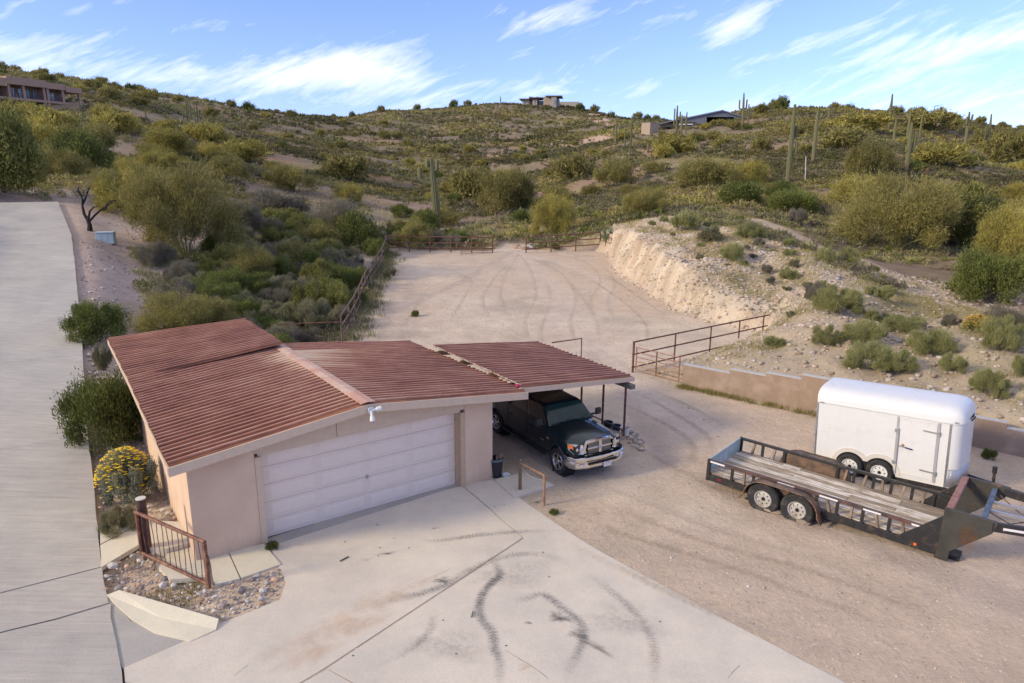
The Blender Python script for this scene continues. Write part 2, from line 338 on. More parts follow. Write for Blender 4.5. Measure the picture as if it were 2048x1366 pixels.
# ---------------------------------------------------------------- ground material and mesh
def ground_mat():
    m, t, b = new_mat('desert_soil'); L = t.links; at_ = N(t, 'ShaderNodeAttribute', attribute_name='Col'); co = coords(t)
    a = N(t, 'ShaderNodeTexNoise', _Scale=.9, _Detail=9., _Roughness=.72); L.new(co, a.inputs['Vector'])
    f = N(t, 'ShaderNodeTexNoise', _Scale=9., _Detail=6., _Roughness=.75); L.new(co, f.inputs['Vector'])
    v = N(t, 'ShaderNodeTexVoronoi', _Scale=11.); L.new(co, v.inputs['Vector'])
    v2 = N(t, 'ShaderNodeTexVoronoi', _Scale=3.1); L.new(co, v2.inputs['Vector'])
    k = mth(t, 'ADD', mth(t, 'MULTIPLY', a.outputs['Fac'], .75), mth(t, 'MULTIPLY', f.outputs['Fac'], .62)); k = mth(t, 'ADD', k, .32)
    # pebbles: small pale / dark cells
    peb = mth(t, 'LESS_THAN', v.outputs['Distance'], .22); sepc = N(t, 'ShaderNodeSeparateColor'); L.new(v.outputs['Color'], sepc.inputs[0])
    pk = mth(t, 'MULTIPLY', mth(t, 'MULTIPLY', peb, mth(t, 'GREATER_THAN', sepc.outputs[0], .55)), mth(t, 'SUBTRACT', mth(t, 'MULTIPLY', sepc.outputs[1], 1.1), .45))
    k = mth(t, 'ADD', k, pk)
    s = N(t, 'ShaderNodeVectorMath', operation='SCALE'); L.new(at_.outputs['Color'], s.inputs[0]); L.new(k, s.inputs['Scale'])
    L.new(s.outputs[0], b.inputs['Base Color']); b.inputs['Roughness'].default_value = .95; b.inputs['Specular IOR Level'].default_value = .15
    h = mth(t, 'ADD', mth(t, 'MULTIPLY', f.outputs['Fac'], .05), mth(t, 'ADD', mth(t, 'MULTIPLY', a.outputs['Fac'], .22), mth(t, 'MULTIPLY', peb, .012)))
    bp = N(t, 'ShaderNodeBump', _Strength=1., _Distance=.6); L.new(h, bp.inputs['Height']); L.new(bp.outputs[0], b.inputs['Normal'])
    return m
M_SOIL = ground_mat()
def mixc(A, B, k): return A*(1-k[..., None])+np.array(B)*k[..., None]
sd = poly_sd(GX, GY, PAD); rr = np.hypot(GX, GY)
C = np.zeros(GX.shape+(3,)); C[:] = (.215, .16, .11)                       # hillside soil
nz = fbm(GX, GY, 7, 61, 4); nz2 = fbm(GX, GY, 2.0, 71, 4); nz3 = fbm(GX, GY, 30, 91, 3)
C = mixc(C, (.36, .30, .155), sstep(.02, .3, nz+nz3*.4)*.75)                # dry grass patches
C = mixc(C, (.25, .17, .135), sstep(.1, .3, nz2)*.5)
C = mixc(C, (.27, .20, .14), sstep(.1, .45, nz3)*.6)
C = mixc(C, (.185, .155, .09), sstep(70, 150, rr)*.45); C = mixc(C, (.30, .19, .13), sstep(.12, .35, fbm(GX, GY, 18, 99, 3))*sstep(60, 100, rr)*.7)
lf = sstep(-2, -12, GX)*sstep(140, 60, GY)*sstep(0, 6, GY); C = mixc(C, (.34, .275, .235), lf*.7)
C = mixc(C, (.46, .35, .285), sstep(4, 1.5, np.abs(poly_sd(GX, GY, DC[:, :2][list(range(11))]) if False else line_dist(GX, GY, DR)[0]-1.4))*sstep(18, 24, GY)*sstep(60, 50, GY)*.8)   # dirt verge
C = mixc(C, (.49, .375, .30), sstep(7, 4, np.hypot(GX+27, GY-49))*.9)
md = (GX > 4)*sstep(.1, .6, sd)*sstep(44, 36, GY)*sstep(30, 20, GX); C = mixc(C, (.43, .345, .245), md*.95)
C = mixc(C, (.35, .31, .18), md*sstep(.05, .3, nz2)*.35)
bw = bank_w(GX, GY); C = mixc(C, (.47, .375, .265), bw); C = mixc(C, (.40, .27, .165), bw*sstep(.1, .35, fbm(GX, GY*.6, 3, 5, 4))*.75); fc = bw*sstep(3.2, 1.6, sd); st_ = fbm(GX*.2, GY, .8, 95, 4); C = mixc(C, (.62, .52, .39), fc*sstep(-.1, .2, st_)*.8); C = mixc(C, (.36, .24, .15), fc*sstep(.12, .3, fbm(GX*.5, GY, 1.5, 97, 3))*.6); C = mixc(C, (.50, .42, .33), bw*sstep(.1, .3, fbm(GX, GY, 2.2, 15, 4))*.6)
# track behind the bank crest
TRK = np.array([at(1470, 435, 66), at(1540, 452, 60.5), at(1620, 485, 53), at(1700, 517, 48.5), at(1790, 550, 43), at(1900, 600, 37)])
dt, _ = line_dist(GX, GY, TRK); C = mixc(C, (.46, .355, .25), sstep(2.0, 1.1, dt)*.9)
# dirt road climbing to the hilltop house, spoil heaps
RD = np.array([at(1178, 222, 415), at(1188, 236, 385), at(1205, 252, 345), at(1225, 258, 330)]); dt, _ = line_dist(GX, GY, RD); C = mixc(C, (.50, .36, .27), sstep(5.5, 3.8, dt))
for (px, py, r_) in [(1185, 278, 7), (1135, 285, 5), (985, 318, 6)]:
    q = hit(px, py)
    if q is not None: C = mixc(C, (.50, .35, .25), sstep(r_*1.5, r_*.6, np.hypot(GX-q[0], (GY-q[1])*.4))*.9)
yd = sstep(.5, .0, sd); yc = np.zeros_like(C); yc[:] = (.53, .415, .315)
yc = mixc(yc, (.57, .465, .36), sstep(.0, .35, fbm(GX*.6, GY, 6, 81, 4))); yc = mixc(yc, (.43, .35, .27), sstep(.12, .4, fbm(GX, GY, 3, 87, 4))*.7)
C = C*(1-yd[..., None])+yc*yd[..., None]
# wheel paths worn through the yard (paler compacted dirt)
for P_, wd, c_ in [([(9.5, 12, 0), (6.5, 19, 0), (5.0, 24, 0), (3.4, 32, 0), (2.5, 45, 0), (.5, 60, 0), (.1, 67, 0)], 1.6, (.56, .455, .37)), ([(12, 9, 0), (7.5, 14, 0), (4.6, 17.5, 0), (4.2, 22, 0), (3.3, 30, 0)], .5, (.42, .33, .27)), ([(6, 40, 0), (6.4, 48, 0), (4, 56, 0), (.3, 62, 0)], .45, (.58, .48, .4)), ([(-7, 36, 0), (-4, 46, 0), (-2, 55, 0), (0, 62, 0)], .5, (.43, .34, .28))]:
    dt, _ = line_dist(GX+vnoise(GX, GY, 3, 8)*.5, GY, np.array(P_)); C = mixc(C, c_, sstep(wd, wd*.3, dt)*.55*yd)
ny, nx = GX.shape; idx = np.arange(nx*ny).reshape(ny, nx)
F = np.stack([idx[:-1, :-1], idx[:-1, 1:], idx[1:, 1:], idx[1:, :-1]], -1).reshape(-1, 4)
me = arr_mesh('ground', np.stack([GX, GY, GZ], -1).reshape(-1, 3), F, M_SOIL, C.reshape(-1, 3), smooth=True)
arr_obj('ground', me, kind='structure')
# plain skirt out to the horizon
sk = MB(); R_ = 4000; zb = -6
sk.add([(-R_, -R_, zb), (R_, -R_, zb), (R_, R_, zb), (-R_, R_, zb)], [(0, 1, 2, 3)])
M_FAR = pm('far_desert', (.27, .21, .15), .95, sc=.02, bump=0)
sk.build('desert_plain', M_FAR, kind='structure')

# ---------------------------------------------------------------- concrete
def conc_mat(name, c, seed=0., streak=False, stain=.5):
    m, t, b = new_mat(name); L = t.links; co = coords(t); mp = N(t, 'ShaderNodeMapping'); mp.inputs['Location'].default_value = (seed, seed*2, 0); L.new(co, mp.inputs[0]); co = mp.outputs[0]
    a = N(t, 'ShaderNodeTexNoise', _Scale=.45, _Detail=8., _Roughness=.65); L.new(co, a.inputs['Vector'])
    f = N(t, 'ShaderNodeTexNoise', _Scale=26., _Detail=5., _Roughness=.8); L.new(co, f.inputs['Vector'])
    g = N(t, 'ShaderNodeTexNoise', _Scale=1.6, _Detail=8., _Roughness=.75, _Distortion=.6); L.new(co, g.inputs['Vector'])
    cr = N(t, 'ShaderNodeValToRGB'); e = cr.color_ramp.elements; e[0].position = .3; e[0].color = (c[0]*.84, c[1]*.85, c[2]*.88, 1); e[1].position = .68; e[1].color = (c[0]*1.1, c[1]*1.1, c[2]*1.08, 1)
    L.new(a.outputs['Fac'], cr.inputs[0])
    mx = N(t, 'ShaderNodeMix', data_type='RGBA'); mx.inputs[7].default_value = (c[0]*.98, c[1]*.80, c[2]*.62, 1); L.new(cr.outputs[0], mx.inputs[6])
    st = mth(t, 'MULTIPLY', mth(t, 'MAXIMUM', mth(t, 'SUBTRACT', g.outputs['Fac'], .55), 0.), 4.0*stain); L.new(mth(t, 'MINIMUM', st, .6), mx.inputs[0])
    k = mth(t, 'ADD', mth(t, 'MULTIPLY', f.outputs['Fac'], .40), .80)
    k = mth(t, 'MULTIPLY', k, mth(t, 'ADD', mth(t, 'MULTIPLY', g.outputs['Fac'], .30), .85))
    if streak:
        mp2 = N(t, 'ShaderNodeMapping'); mp2.inputs['Rotation'].default_value = (0, 0, rad(-56)); mp2.inputs['Scale'].default_value = (6, .7, 1); 
        # brushed lines run across the drive
        mp2.inputs['Rotation'].default_value = (0, 0, rad(-36)); mp2.inputs['Scale'].default_value = (.35, 7, 1); L.new(co, mp2.inputs[0])
        s = N(t, 'ShaderNodeTexNoise', _Scale=2., _Detail=6., _Roughness=.6); L.new(mp2.outputs[0], s.inputs['Vector']); k = mth(t, 'MULTIPLY', k, mth(t, 'ADD', mth(t, 'MULTIPLY', s.outputs['Fac'], .62), .69))
    sc_ = N(t, 'ShaderNodeVectorMath', operation='SCALE'); L.new(mx.outputs[2], sc_.inputs[0]); L.new(k, sc_.inputs['Scale']); L.new(sc_.outputs[0], b.inputs['Base Color'])
    b.inputs['Roughness'].default_value = .85; b.inputs['Specular IOR Level'].default_value = .3
    bp = N(t, 'ShaderNodeBump', _Strength=.6, _Distance=.01); L.new(f.outputs['Fac'], bp.inputs['Height']); L.new(bp.outputs[0], b.inputs['Normal'])
    return m
M_CON = conc_mat('apron_concrete', (.615, .545, .455), 3.); M_DRV = conc_mat('drive_concrete', (.44, .405, .355), 9., True, .3); M_PALE = conc_mat('pale_concrete', (.64, .58, .45), 14., False, .3); M_GREY = conc_mat('grey_concrete', (.40, .37, .33), 20., False, .2)
def slab(name, pts, z, th, m, parent, jitter=.0):
    b = MB(); n = len(pts); P = []
    for i in range(n):
        a = np.array(pts[i][:2]); c = np.array(pts[(i+1) % n][:2]); L = np.linalg.norm(c-a); k = max(1, int(L/.35)) if jitter else 1
        for j in range(k):
            q = a+(c-a)*j/k; o = (0 if j == 0 else jitter*float(vnoise(q[0]*3, q[1]*3, 1, 5))*2); P.append((q[0]+o, q[1]+o*.6, z-th))
    b.prism(P, (0, 0, th)); return b.build(name, m, parent)
AP = empty('concrete_apron', (-2, 12, 0), kind='structure')
def loc_to(P, par): return [(p[0]-par.location.x, p[1]-par.location.y) for p in P]
U2 = lambda px, py: tuple(un(px, py)[:2])
j0 = U2(923, 972); j1 = U2(1045, 1076); j2 = U2(650, 1337); g = .006
sl1 = [U2(527, 1082), j0, j1, j2, U2(560, 1390), U2(250, 1366), U2(247, 1337), U2(380, 1279), U2(437, 1249), U2(500, 1225), U2(560, 1200), U2(572, 1165), U2(560, 1137), U2(540, 1095)]
sl2 = [U2(925, 971), U2(985, 959), U2(1010, 977), U2(1045, 1001), U2(1105, 1043), U2(1200, 1103), U2(1450, 1240), U2(1690, 1366), (7.4, 6.2), (5., 4.5), U2(655, 1338), U2(1049, 1077)]
def shr(P, d=.003):
    c = np.mean(np.array(P), 0); return [tuple(np.array(p)+(c-np.array(p))/np.linalg.norm(c-np.array(p))*d) for p in P]
slab('concrete_slab', loc_to(shr(sl1), AP), .012, .10, M_CON, AP, .012)
slab('concrete_slab', loc_to(shr(sl2), AP), .012, .10, M_CON, AP, .02)
sl3 = [U2(560, 1392), U2(655, 1340), (5., 4.47), (3, -2), (-4.4, -2), (-4.3, 5), (-6.05, 9.2), U2(250, 1368)]
slab('concrete_slab', loc_to(shr(sl3), AP), .012, .10, M_CON, AP, 0)
# door sill strip
slab('door_sill', loc_to([U2(531, 1079), U2(908, 965), U2(921, 971), U2(538, 1094)], AP), .022, .10, M_GREY, AP)
# walk beside the garage, steps and kerb pieces
WK = empty('concrete_walk', (-6, 13, 0), kind='structure')
for P_, z_, m_ in [([(417,1113),(456,1107),(480,1160),(430,1172)], .035, M_PALE), ([(458,1106),(528,1090),(562,1131),(483,1159)], .035, M_PALE),
                   ([(200,1060),(262,1030),(276,1052),(201,1092)], .05, M_PALE), ([(201,1094),(276,1054),(290,1085),(203,1138)], .045, M_PALE),
                   ([(280,1052),(372,1058),(392,1095),(335,1112),(284,1110)], .17, M_PALE), ([(335,1113),(393,1096),(412,1120),(410,1160),(340,1165),(318,1140)], .07, M_PALE)]:
    slab('concrete_slab', loc_to([U2(*p) for p in P_], WK), z_, .25 if z_ > .1 else .1, m_, WK, .01)
PD = empty('carport_pad', (0, 16, 0), kind='structure')
slab('concrete_slab', loc_to([U2(990, 962), U2(1045, 948), U2(1108, 972), U2(1060, 988), U2(1030, 998)], PD), .05, .12, M_CON, PD, .03)
WG = empty('sloped_kerb', (-6.5, 11, 0), kind='structure')
b = MB(); P_ = [U2(215, 1195), U2(240, 1192), U2(438, 1247), U2(432, 1262), U2(380, 1285), U2(310, 1268), U2(262, 1240)]; Z_ = [.06, .13, .10, .03, .02, .02, .03]
P_ = [(p[0]+6.5, p[1]-11, z) for p, z in zip(P_, Z_)]; c_ = (np.mean([p[0] for p in P_]), np.mean([p[1] for p in P_]), .045)
n = len(P_); b.add(P_+[c_]+[(p[0], p[1], -.1) for p in P_], [(i, (i+1) % n, n) for i in range(n)]+[(i, (i+1) % n, n+1+(i+1) % n, n+1+i) for i in range(n)])
b.build('pale_slab', M_PALE, WG)
slab('concrete_slab', loc_to([U2(208, 1190), U2(222, 1200), U2(262, 1243), U2(380, 1289), U2(245, 1337), U2(212, 1255)], WG), .006, .1, M_GREY, WG, .01)

# driveway: three pours split at the two cracks
DW = empty('driveway', (-12, 20, 0), kind='structure')
def strip(name, i0, i1, f0, f1):
    """cross sections along the drive"""
    vs = []; S = np.linspace(f0, f1, 40); 
    cum = np.r_[0, np.cumsum(np.linalg.norm(np.diff(DC[:, :2], axis=0), axis=1))]
    for s in S:
        r_ = [np.interp(s, cum, DR[:, k]) for k in range(3)]; l_ = [np.interp(s, cum, DL[:, k]) for k in range(3)]
        e = .03*float(vnoise(s, 0, .5, 9))
        t = np.array(l_[:2])-np.array(r_[:2]); t /= np.linalg.norm(t)
        for k in range(7):
            u = k/6; vs.append((r_[0]+(l_[0]-r_[0])*u+(t[0]*e if k == 0 else 0), r_[1]+(l_[1]-r_[1])*u, r_[2]+(l_[2]-r_[2])*u+.03))
        vs.append((l_[0], l_[1], l_[2]-.15)); vs.append((r_[0]+t[0]*e, r_[1], r_[2]-.15))
    b = MB(); fs = []
    for i in range(39):
        for k in range(9): a = i*9; fs.append((a+k, a+(k+1) % 9, a+9+(k+1) % 9, a+9+k))
    fs.append(tuple(range(9))); fs.append(tuple(39*9+k for k in range(9)))
    # crack: end rows wander
    for row in (0, 39):
        if (row == 0 and (f0 == 0 or f0 > s2+1)) or (row == 39 and f1 > s2+1): continue
        for k in range(9):
            x, y, z = vs[row*9+k]; o = float(vnoise(x*2.3, y*1.7, .6, 13))*.16; vs[row*9+k] = (x+o*.6, y+o, z)
    b.add([(x+12, y-20, z) for x, y, z in vs], fs); return b.build(name, M_DRV, DW, smooth=True)
cum = np.r_[0, np.cumsum(np.linalg.norm(np.diff(DC[:, :2], axis=0), axis=1))]
def s_of(px, py):
    q = un(px, py)[:2]; best = min(range(400), key=lambda i: np.hypot(np.interp(i*.05, cum, DR[:, 0])-q[0], np.interp(i*.05, cum, DR[:, 1])-q[1])); return best*.05
s1 = s_of(207, 1215); s2 = s_of(200, 1137)
cb, cg = .022, .02
strip('concrete_slab', 0, 0, 0, s1-cb); strip('concrete_slab', 0, 0, s1+cb, s2-cg); j_ = [s2+cg, s2+7.5, s2+14.5, s2+21, s2+27.5, s2+33.5, cum[-1]]
for a_, c_ in zip(j_[:-1], j_[1:]):
    if c_ > a_: strip('concrete_slab', 0, 0, a_+.004, min(c_, cum[-1])-.004)

# ---------------------------------------------------------------- materials
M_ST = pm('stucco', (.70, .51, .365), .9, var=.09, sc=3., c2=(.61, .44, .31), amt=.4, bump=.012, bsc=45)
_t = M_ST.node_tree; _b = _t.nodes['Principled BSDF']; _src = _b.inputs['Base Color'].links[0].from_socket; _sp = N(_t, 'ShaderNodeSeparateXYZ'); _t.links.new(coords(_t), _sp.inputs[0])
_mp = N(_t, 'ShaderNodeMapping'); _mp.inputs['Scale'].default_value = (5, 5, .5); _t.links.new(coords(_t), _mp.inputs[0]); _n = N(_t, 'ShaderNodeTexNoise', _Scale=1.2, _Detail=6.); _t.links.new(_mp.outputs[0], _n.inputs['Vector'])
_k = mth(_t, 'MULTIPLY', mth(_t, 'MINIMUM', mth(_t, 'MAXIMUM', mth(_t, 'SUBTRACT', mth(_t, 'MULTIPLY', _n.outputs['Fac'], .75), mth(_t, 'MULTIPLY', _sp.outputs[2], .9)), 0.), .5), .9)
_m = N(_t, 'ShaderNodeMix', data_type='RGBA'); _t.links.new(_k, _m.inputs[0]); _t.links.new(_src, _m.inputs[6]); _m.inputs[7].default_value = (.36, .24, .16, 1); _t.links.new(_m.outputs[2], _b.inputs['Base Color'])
M_TRIM = pm('painted_trim', (.60, .46, .335), .6, var=.06, sc=8)
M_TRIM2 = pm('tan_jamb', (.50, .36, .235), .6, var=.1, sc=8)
M_WHITE = pm('white_enamel', (.68, .68, .67), .35, var=.03, sc=6, c2=(.62, .61, .59), amt=.15, sc2=2)
M_DOOR = pm('door_paint', (.77, .65, .555), .55, var=.03, sc=5)
M_DOORS = pm('door_paint_rail', (.735, .62, .525), .55, var=.03, sc=5)
M_RUST = pm('rusty_pipe', (.085, .035, .026), .75, var=.35, sc=14, c2=(.20, .09, .055), amt=.5, sc2=6)
M_RUSTP = pm('faded_red_pipe', (.26, .11, .095), .7, var=.25, sc=12, c2=(.30, .17, .13), amt=.5, sc2=5)
M_RUSTO = pm('orange_rust_pipe', (.26, .13, .07), .8, var=.3, sc=16, c2=(.36, .22, .13), amt=.5, sc2=7)
M_BLACK = pm('black_metal', (.020, .020, .022), .5, var=.3, sc=9, c2=(.10, .065, .045), amt=.2, sc2=5, bump=.001, bsc=60)
M_BLKR = pm('worn_black_metal', (.03, .028, .028), .6, var=.4, sc=7, c2=(.24, .12, .06), amt=.55, sc2=3.5)
M_CHROME = pm('chrome', (.75, .75, .77), .12, 1., var=.04)
M_ALU = pm('aluminium', (.55, .56, .58), .35, .9, var=.1, sc=10)
M_GALV = pm('galvanised', (.42, .44, .46), .45, .7, var=.12, sc=12)
M_TYRE = pm('tyre_rubber', (.022, .022, .023), .8, var=.25, sc=8, c2=(.06, .052, .045), amt=.35, sc2=4)
M_DARK = pm('dark_cavity', (.010, .010, .010), .9)
M_GLASS = pm('tinted_glass', (.012, .018, .018), .04, var=.02, spec=.9, coat=1.)
M_PAINT = pm('dark_green_paint', (.002, .012, .016), .25, var=.04, coat=.6, spec=.4)
def roof_mat():
    m, t, b = new_mat('red_roof_metal'); L = t.links; co = coords(t); a = N(t, 'ShaderNodeTexNoise', _Scale=.7, _Detail=8., _Roughness=.7); L.new(co, a.inputs['Vector'])
    mp = N(t, 'ShaderNodeMapping'); mp.inputs['Scale'].default_value = (.35, 6, 1); L.new(co, mp.inputs[0]); f = N(t, 'ShaderNodeTexNoise', _Scale=3., _Detail=7., _Roughness=.7); L.new(mp.outputs[0], f.inputs['Vector'])
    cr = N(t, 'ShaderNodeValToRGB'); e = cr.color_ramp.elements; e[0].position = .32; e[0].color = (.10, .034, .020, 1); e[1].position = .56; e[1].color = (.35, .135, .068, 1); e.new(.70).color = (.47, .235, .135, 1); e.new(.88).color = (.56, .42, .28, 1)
    # the sheets are chalkier near the ridge; rib shading is painted in too
    at_ = N(t, 'ShaderNodeAttribute', attribute_name='wear_shade')
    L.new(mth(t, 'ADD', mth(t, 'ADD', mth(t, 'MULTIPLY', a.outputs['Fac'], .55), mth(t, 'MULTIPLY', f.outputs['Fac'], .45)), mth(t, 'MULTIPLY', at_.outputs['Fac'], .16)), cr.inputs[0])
    sp_ = N(t, 'ShaderNodeTexNoise', _Scale=16., _Detail=3.); L.new(co, sp_.inputs['Vector']); kk = mth(t, 'MULTIPLY', mth(t, 'MINIMUM', mth(t, 'MAXIMUM', mth(t, 'MULTIPLY', mth(t, 'SUBTRACT', sp_.outputs['Fac'], .62), 9.), 0.), 1.), .55); mr = N(t, 'ShaderNodeMix', data_type='RGBA'); mr.inputs[7].default_value = (.13, .055, .03, 1); L.new(kk, mr.inputs[0]); L.new(cr.outputs[0], mr.inputs[6]); L.new(mr.outputs[2], b.inputs['Base Color'])
    b.inputs['Roughness'].default_value = .5; b.inputs['Specular IOR Level'].default_value = .4; return m
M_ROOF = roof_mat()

# ---------------------------------------------------------------- garage
YAW = .6065; G0 = (-5.4497, 13.7889, 0)
GA = empty('garage', G0, YAW, 'pink stucco two-car garage with a red ribbed metal gable roof and white sectional door', 'garage')
def corr(name, A, B, Cc, Dd, parent, per=.207, h=.052, nu=8, wear_shade=None, jag=.035):
    """ribbed sheet: ribs run A->B, stacked A->D"""
    A, B, Cc, Dd = map(np.array, (A, B, Cc, Dd)); L = (np.linalg.norm(Dd-A)+np.linalg.norm(Cc-B))/2; n = max(2, int(round(L/per)))
    prof = [(0, 0), (.52, 0), (.64, h), (.88, h)]; vs = []; rows = []
    for i in range(n):
        for (f, z) in prof: rows.append(((i+f)/n, z, i))
    rows.append((1., 0, n-1)); fs = []; wv = []
    for k, (v, z, i) in enumerate(rows):
        a = A+(Dd-A)*v; b = B+(Cc-B)*v; o = jag*((i*7919 % 13)/13-.5)
        for j in range(nu+1):
            u = j/nu; p = a+(b-a)*u; d = (b-a)/np.linalg.norm(b-a)
            if j in (0, nu): p = p+d*o*(1 if j else -1)
            p = p+np.array([0, 0, z+.006*math.sin(u*9+i*1.3)]); vs.append(p); wv.append((wear_shade(u, v) if wear_shade else 0)+(.85 if z > 0 else -.75 if True else 0)*(.8+.3*math.sin(i*2.7+u*5)))  # ridge chalking plus painted rib shade: crowns lightened, valleys darkened
    for k in range(len(rows)-1):
        for j in range(nu): a = k*(nu+1)+j; fs.append((a, a+1, a+nu+2, a+nu+1))
    m_ = len(vs); vs2 = [p-np.array([0, 0, .012]) for p in vs]; fs2 = [tuple(i+m_ for i in f)[::-1] for f in fs]
    bd = []; nr = len(rows); W_ = nu+1
    for j in range(nu): bd += [(j+1, j, j+m_, j+1+m_), ((nr-1)*W_+j, (nr-1)*W_+j+1, (nr-1)*W_+j+1+m_, (nr-1)*W_+j+m_)]
    for k in range(nr-1): bd += [(k*W_, (k+1)*W_, (k+1)*W_+m_, k*W_+m_), ((k+1)*W_+nu, k*W_+nu, k*W_+nu+m_, (k+1)*W_+nu+m_)]
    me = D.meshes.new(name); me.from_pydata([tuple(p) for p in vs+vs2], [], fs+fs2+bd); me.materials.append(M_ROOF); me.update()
    at_ = me.attributes.new('wear_shade', 'FLOAT', 'POINT'); at_.data.foreach_set('value', np.array(wv+wv, np.float32))
    o = D.objects.new(name, me); COL.objects.link(o); o.parent = parent; return o
XL, XR, XM, YF = -1.8, 6.71, 2.31, -.6
ZE, ZM = 2.37, 2.87
corr('roof_panel', (XL, YF, ZE), (XM, YF, ZM), (XM, 6.5, ZM-.12), (XL, 5.3, 2.62), GA, wear_shade=lambda u, v: u**2*.9)
corr('roof_panel', (XL, 5.25, 2.63), (XM+.05, 5.75, 2.93), (XM, 9.94, 2.92), (XL, 10.5, 2.66), GA, wear_shade=lambda u, v: 0)
corr('roof_panel', (XM, YF, ZM), (XR, YF, ZE-.01), (XR-.1, 6.0, 2.36), (XM, 6.5, ZM-.12), GA, wear_shade=lambda u, v: (1-u)**2*.6)
# ridge cap: folded strip of three lengths
for i, (a, c) in enumerate([(YF-.02, 1.9), (1.86, 4.4), (4.36, 6.6)]):
    z = lambda y: ZM+.062-(y-YF)/7.1*.12+i*.004; b = MB(); w_ = .17; d = .018
    for (x0, x1) in [(-w_, 0), (0, w_)]:
        v = [(XM+x, y, z(y)-abs(x)*.12+q) for q in (0, -d) for y in (a, c) for x in (x0, x1)]
        b.add(v, [(0, 1, 3, 2), (4, 6, 7, 5), (0, 2, 6, 4), (1, 5, 7, 3), (0, 4, 5, 1), (2, 3, 7, 6)])
    b.build('ridge_cap', pm('ridge_cap_metal', (.50, .27, .19), .6, var=.15, sc=5, c2=(.56, .40, .29), amt=.5), GA)
def slopebox(p, q, w, h, y0, y1, name, m, par=GA):
    """board in the x/z plane between p=(x,z top) and q, hanging down h"""
    b = MB(); b.prism([(p[0], y0, p[1]), (q[0], y0, q[1]), (q[0], y0, q[1]-h), (p[0], y0, p[1]-h)], (0, y1-y0, 0)); return b.build(name, m, par)
slopebox((XL-.01, ZE-.005), (XM-.003, ZM-.005), 0, .19, YF-.035, YF, 'fascia_board', M_TRIM); slopebox((XM+.003, ZM-.005), (XR+.01, ZE-.015), 0, .19, YF-.035, YF, 'fascia_board', M_TRIM)
b = MB(); b.prism([(XL-.02, YF+.003, ZE-.02), (XL-.02, 5.3, 2.60), (XL-.02, 10.5, 2.64), (XL-.02, 10.5, 2.50), (XL-.02, 5.3, 2.46), (XL-.02, YF+.003, ZE-.17)], (.03, 0, 0)); b.build('fascia_board', M_TRIM, GA)
b = MB(); b.prism([(XR-.02, YF+.003, ZE-.02), (XR-.1, 6., 2.33), (XR-.1, 6., 2.18), (XR-.02, YF+.003, ZE-.17)], (.03, 0, 0)); b.build('fascia_board', M_TRIM, GA)
# soffit / roof deck under the sheets
b = MB()
for (x0, z0, x1, z1) in [(XL+.03, ZE-.03, XM, ZM-.03), (XM, ZM-.03, XR-.03, ZE-.04)]:
    b.prism([(x0, YF+.01, z0), (x1, YF+.01, z1), (x1, YF+.01, z1-.04), (x0, YF+.01, z0-.04)], (0, 5.8, 0))
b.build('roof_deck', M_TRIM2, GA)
zr = lambda x: (ZE+(x-XL)/(XM-XL)*(ZM-ZE) if x < XM else ZM-(x-XM)/(XR-XM)*(ZM-ZE))-.075
def wall(name, pts, d, m=M_ST, par=GA): b = MB(); b.prism(pts, d); return b.build(name, m, par)
XW0, XW1 = -1.45, 5.86
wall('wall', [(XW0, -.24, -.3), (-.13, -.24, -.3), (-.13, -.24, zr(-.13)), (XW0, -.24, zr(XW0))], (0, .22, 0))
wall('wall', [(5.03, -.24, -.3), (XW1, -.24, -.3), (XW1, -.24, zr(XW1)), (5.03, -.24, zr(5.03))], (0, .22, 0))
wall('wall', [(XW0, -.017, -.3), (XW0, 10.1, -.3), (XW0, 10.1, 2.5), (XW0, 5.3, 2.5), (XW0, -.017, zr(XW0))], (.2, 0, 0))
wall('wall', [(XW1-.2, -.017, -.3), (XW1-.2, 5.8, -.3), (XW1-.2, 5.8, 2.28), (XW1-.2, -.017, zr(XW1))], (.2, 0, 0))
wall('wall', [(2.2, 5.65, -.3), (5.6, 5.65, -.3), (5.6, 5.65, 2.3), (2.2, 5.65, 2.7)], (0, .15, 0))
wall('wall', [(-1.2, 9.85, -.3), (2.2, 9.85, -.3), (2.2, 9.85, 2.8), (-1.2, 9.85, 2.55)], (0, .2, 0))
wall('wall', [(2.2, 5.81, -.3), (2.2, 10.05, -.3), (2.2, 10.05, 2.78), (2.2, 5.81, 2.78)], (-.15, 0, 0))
# gable header: two stepped boards as in the photo
wall('header_board', [(-.127, -.20, 2.10), (1.7, -.20, 2.10), (1.7, -.20, zr(1.7)), (-.127, -.20, zr(-.127))], (0, .15, 0), M_TRIM)
wall('header_board', [(1.703, -.225, 2.10), (5.027, -.225, 2.10), (5.027, -.225, zr(5.027)), (XM, -.225, zr(XM)), (1.703, -.225, zr(1.703))], (0, .15, 0), M_TRIM)
# lintel with a slight sag to both ends
b = MB(); n = 12; top = []; bot = []
for i in range(n+1): x = -.05+4.98*i/n; top.append((x, -.19, 2.098)); bot.append((x, -.19, 2.03+.035*math.sin(pi*i/n)))
for i in range(n): b.prism([bot[i], bot[i+1], top[i+1], top[i]], (0, .17, 0))
b.build('door_lintel', M_TRIM, GA)
b = MB().bb(-.127, -.0, -.255, -.02, -.02, 2.03); b.build('door_jamb', M_TRIM, GA)
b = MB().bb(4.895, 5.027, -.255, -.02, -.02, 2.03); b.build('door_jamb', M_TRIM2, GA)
MB().bb(4.865, 4.893, -.15, .0, -.0, 2.03).build('door_stop', M_TRIM2, GA)
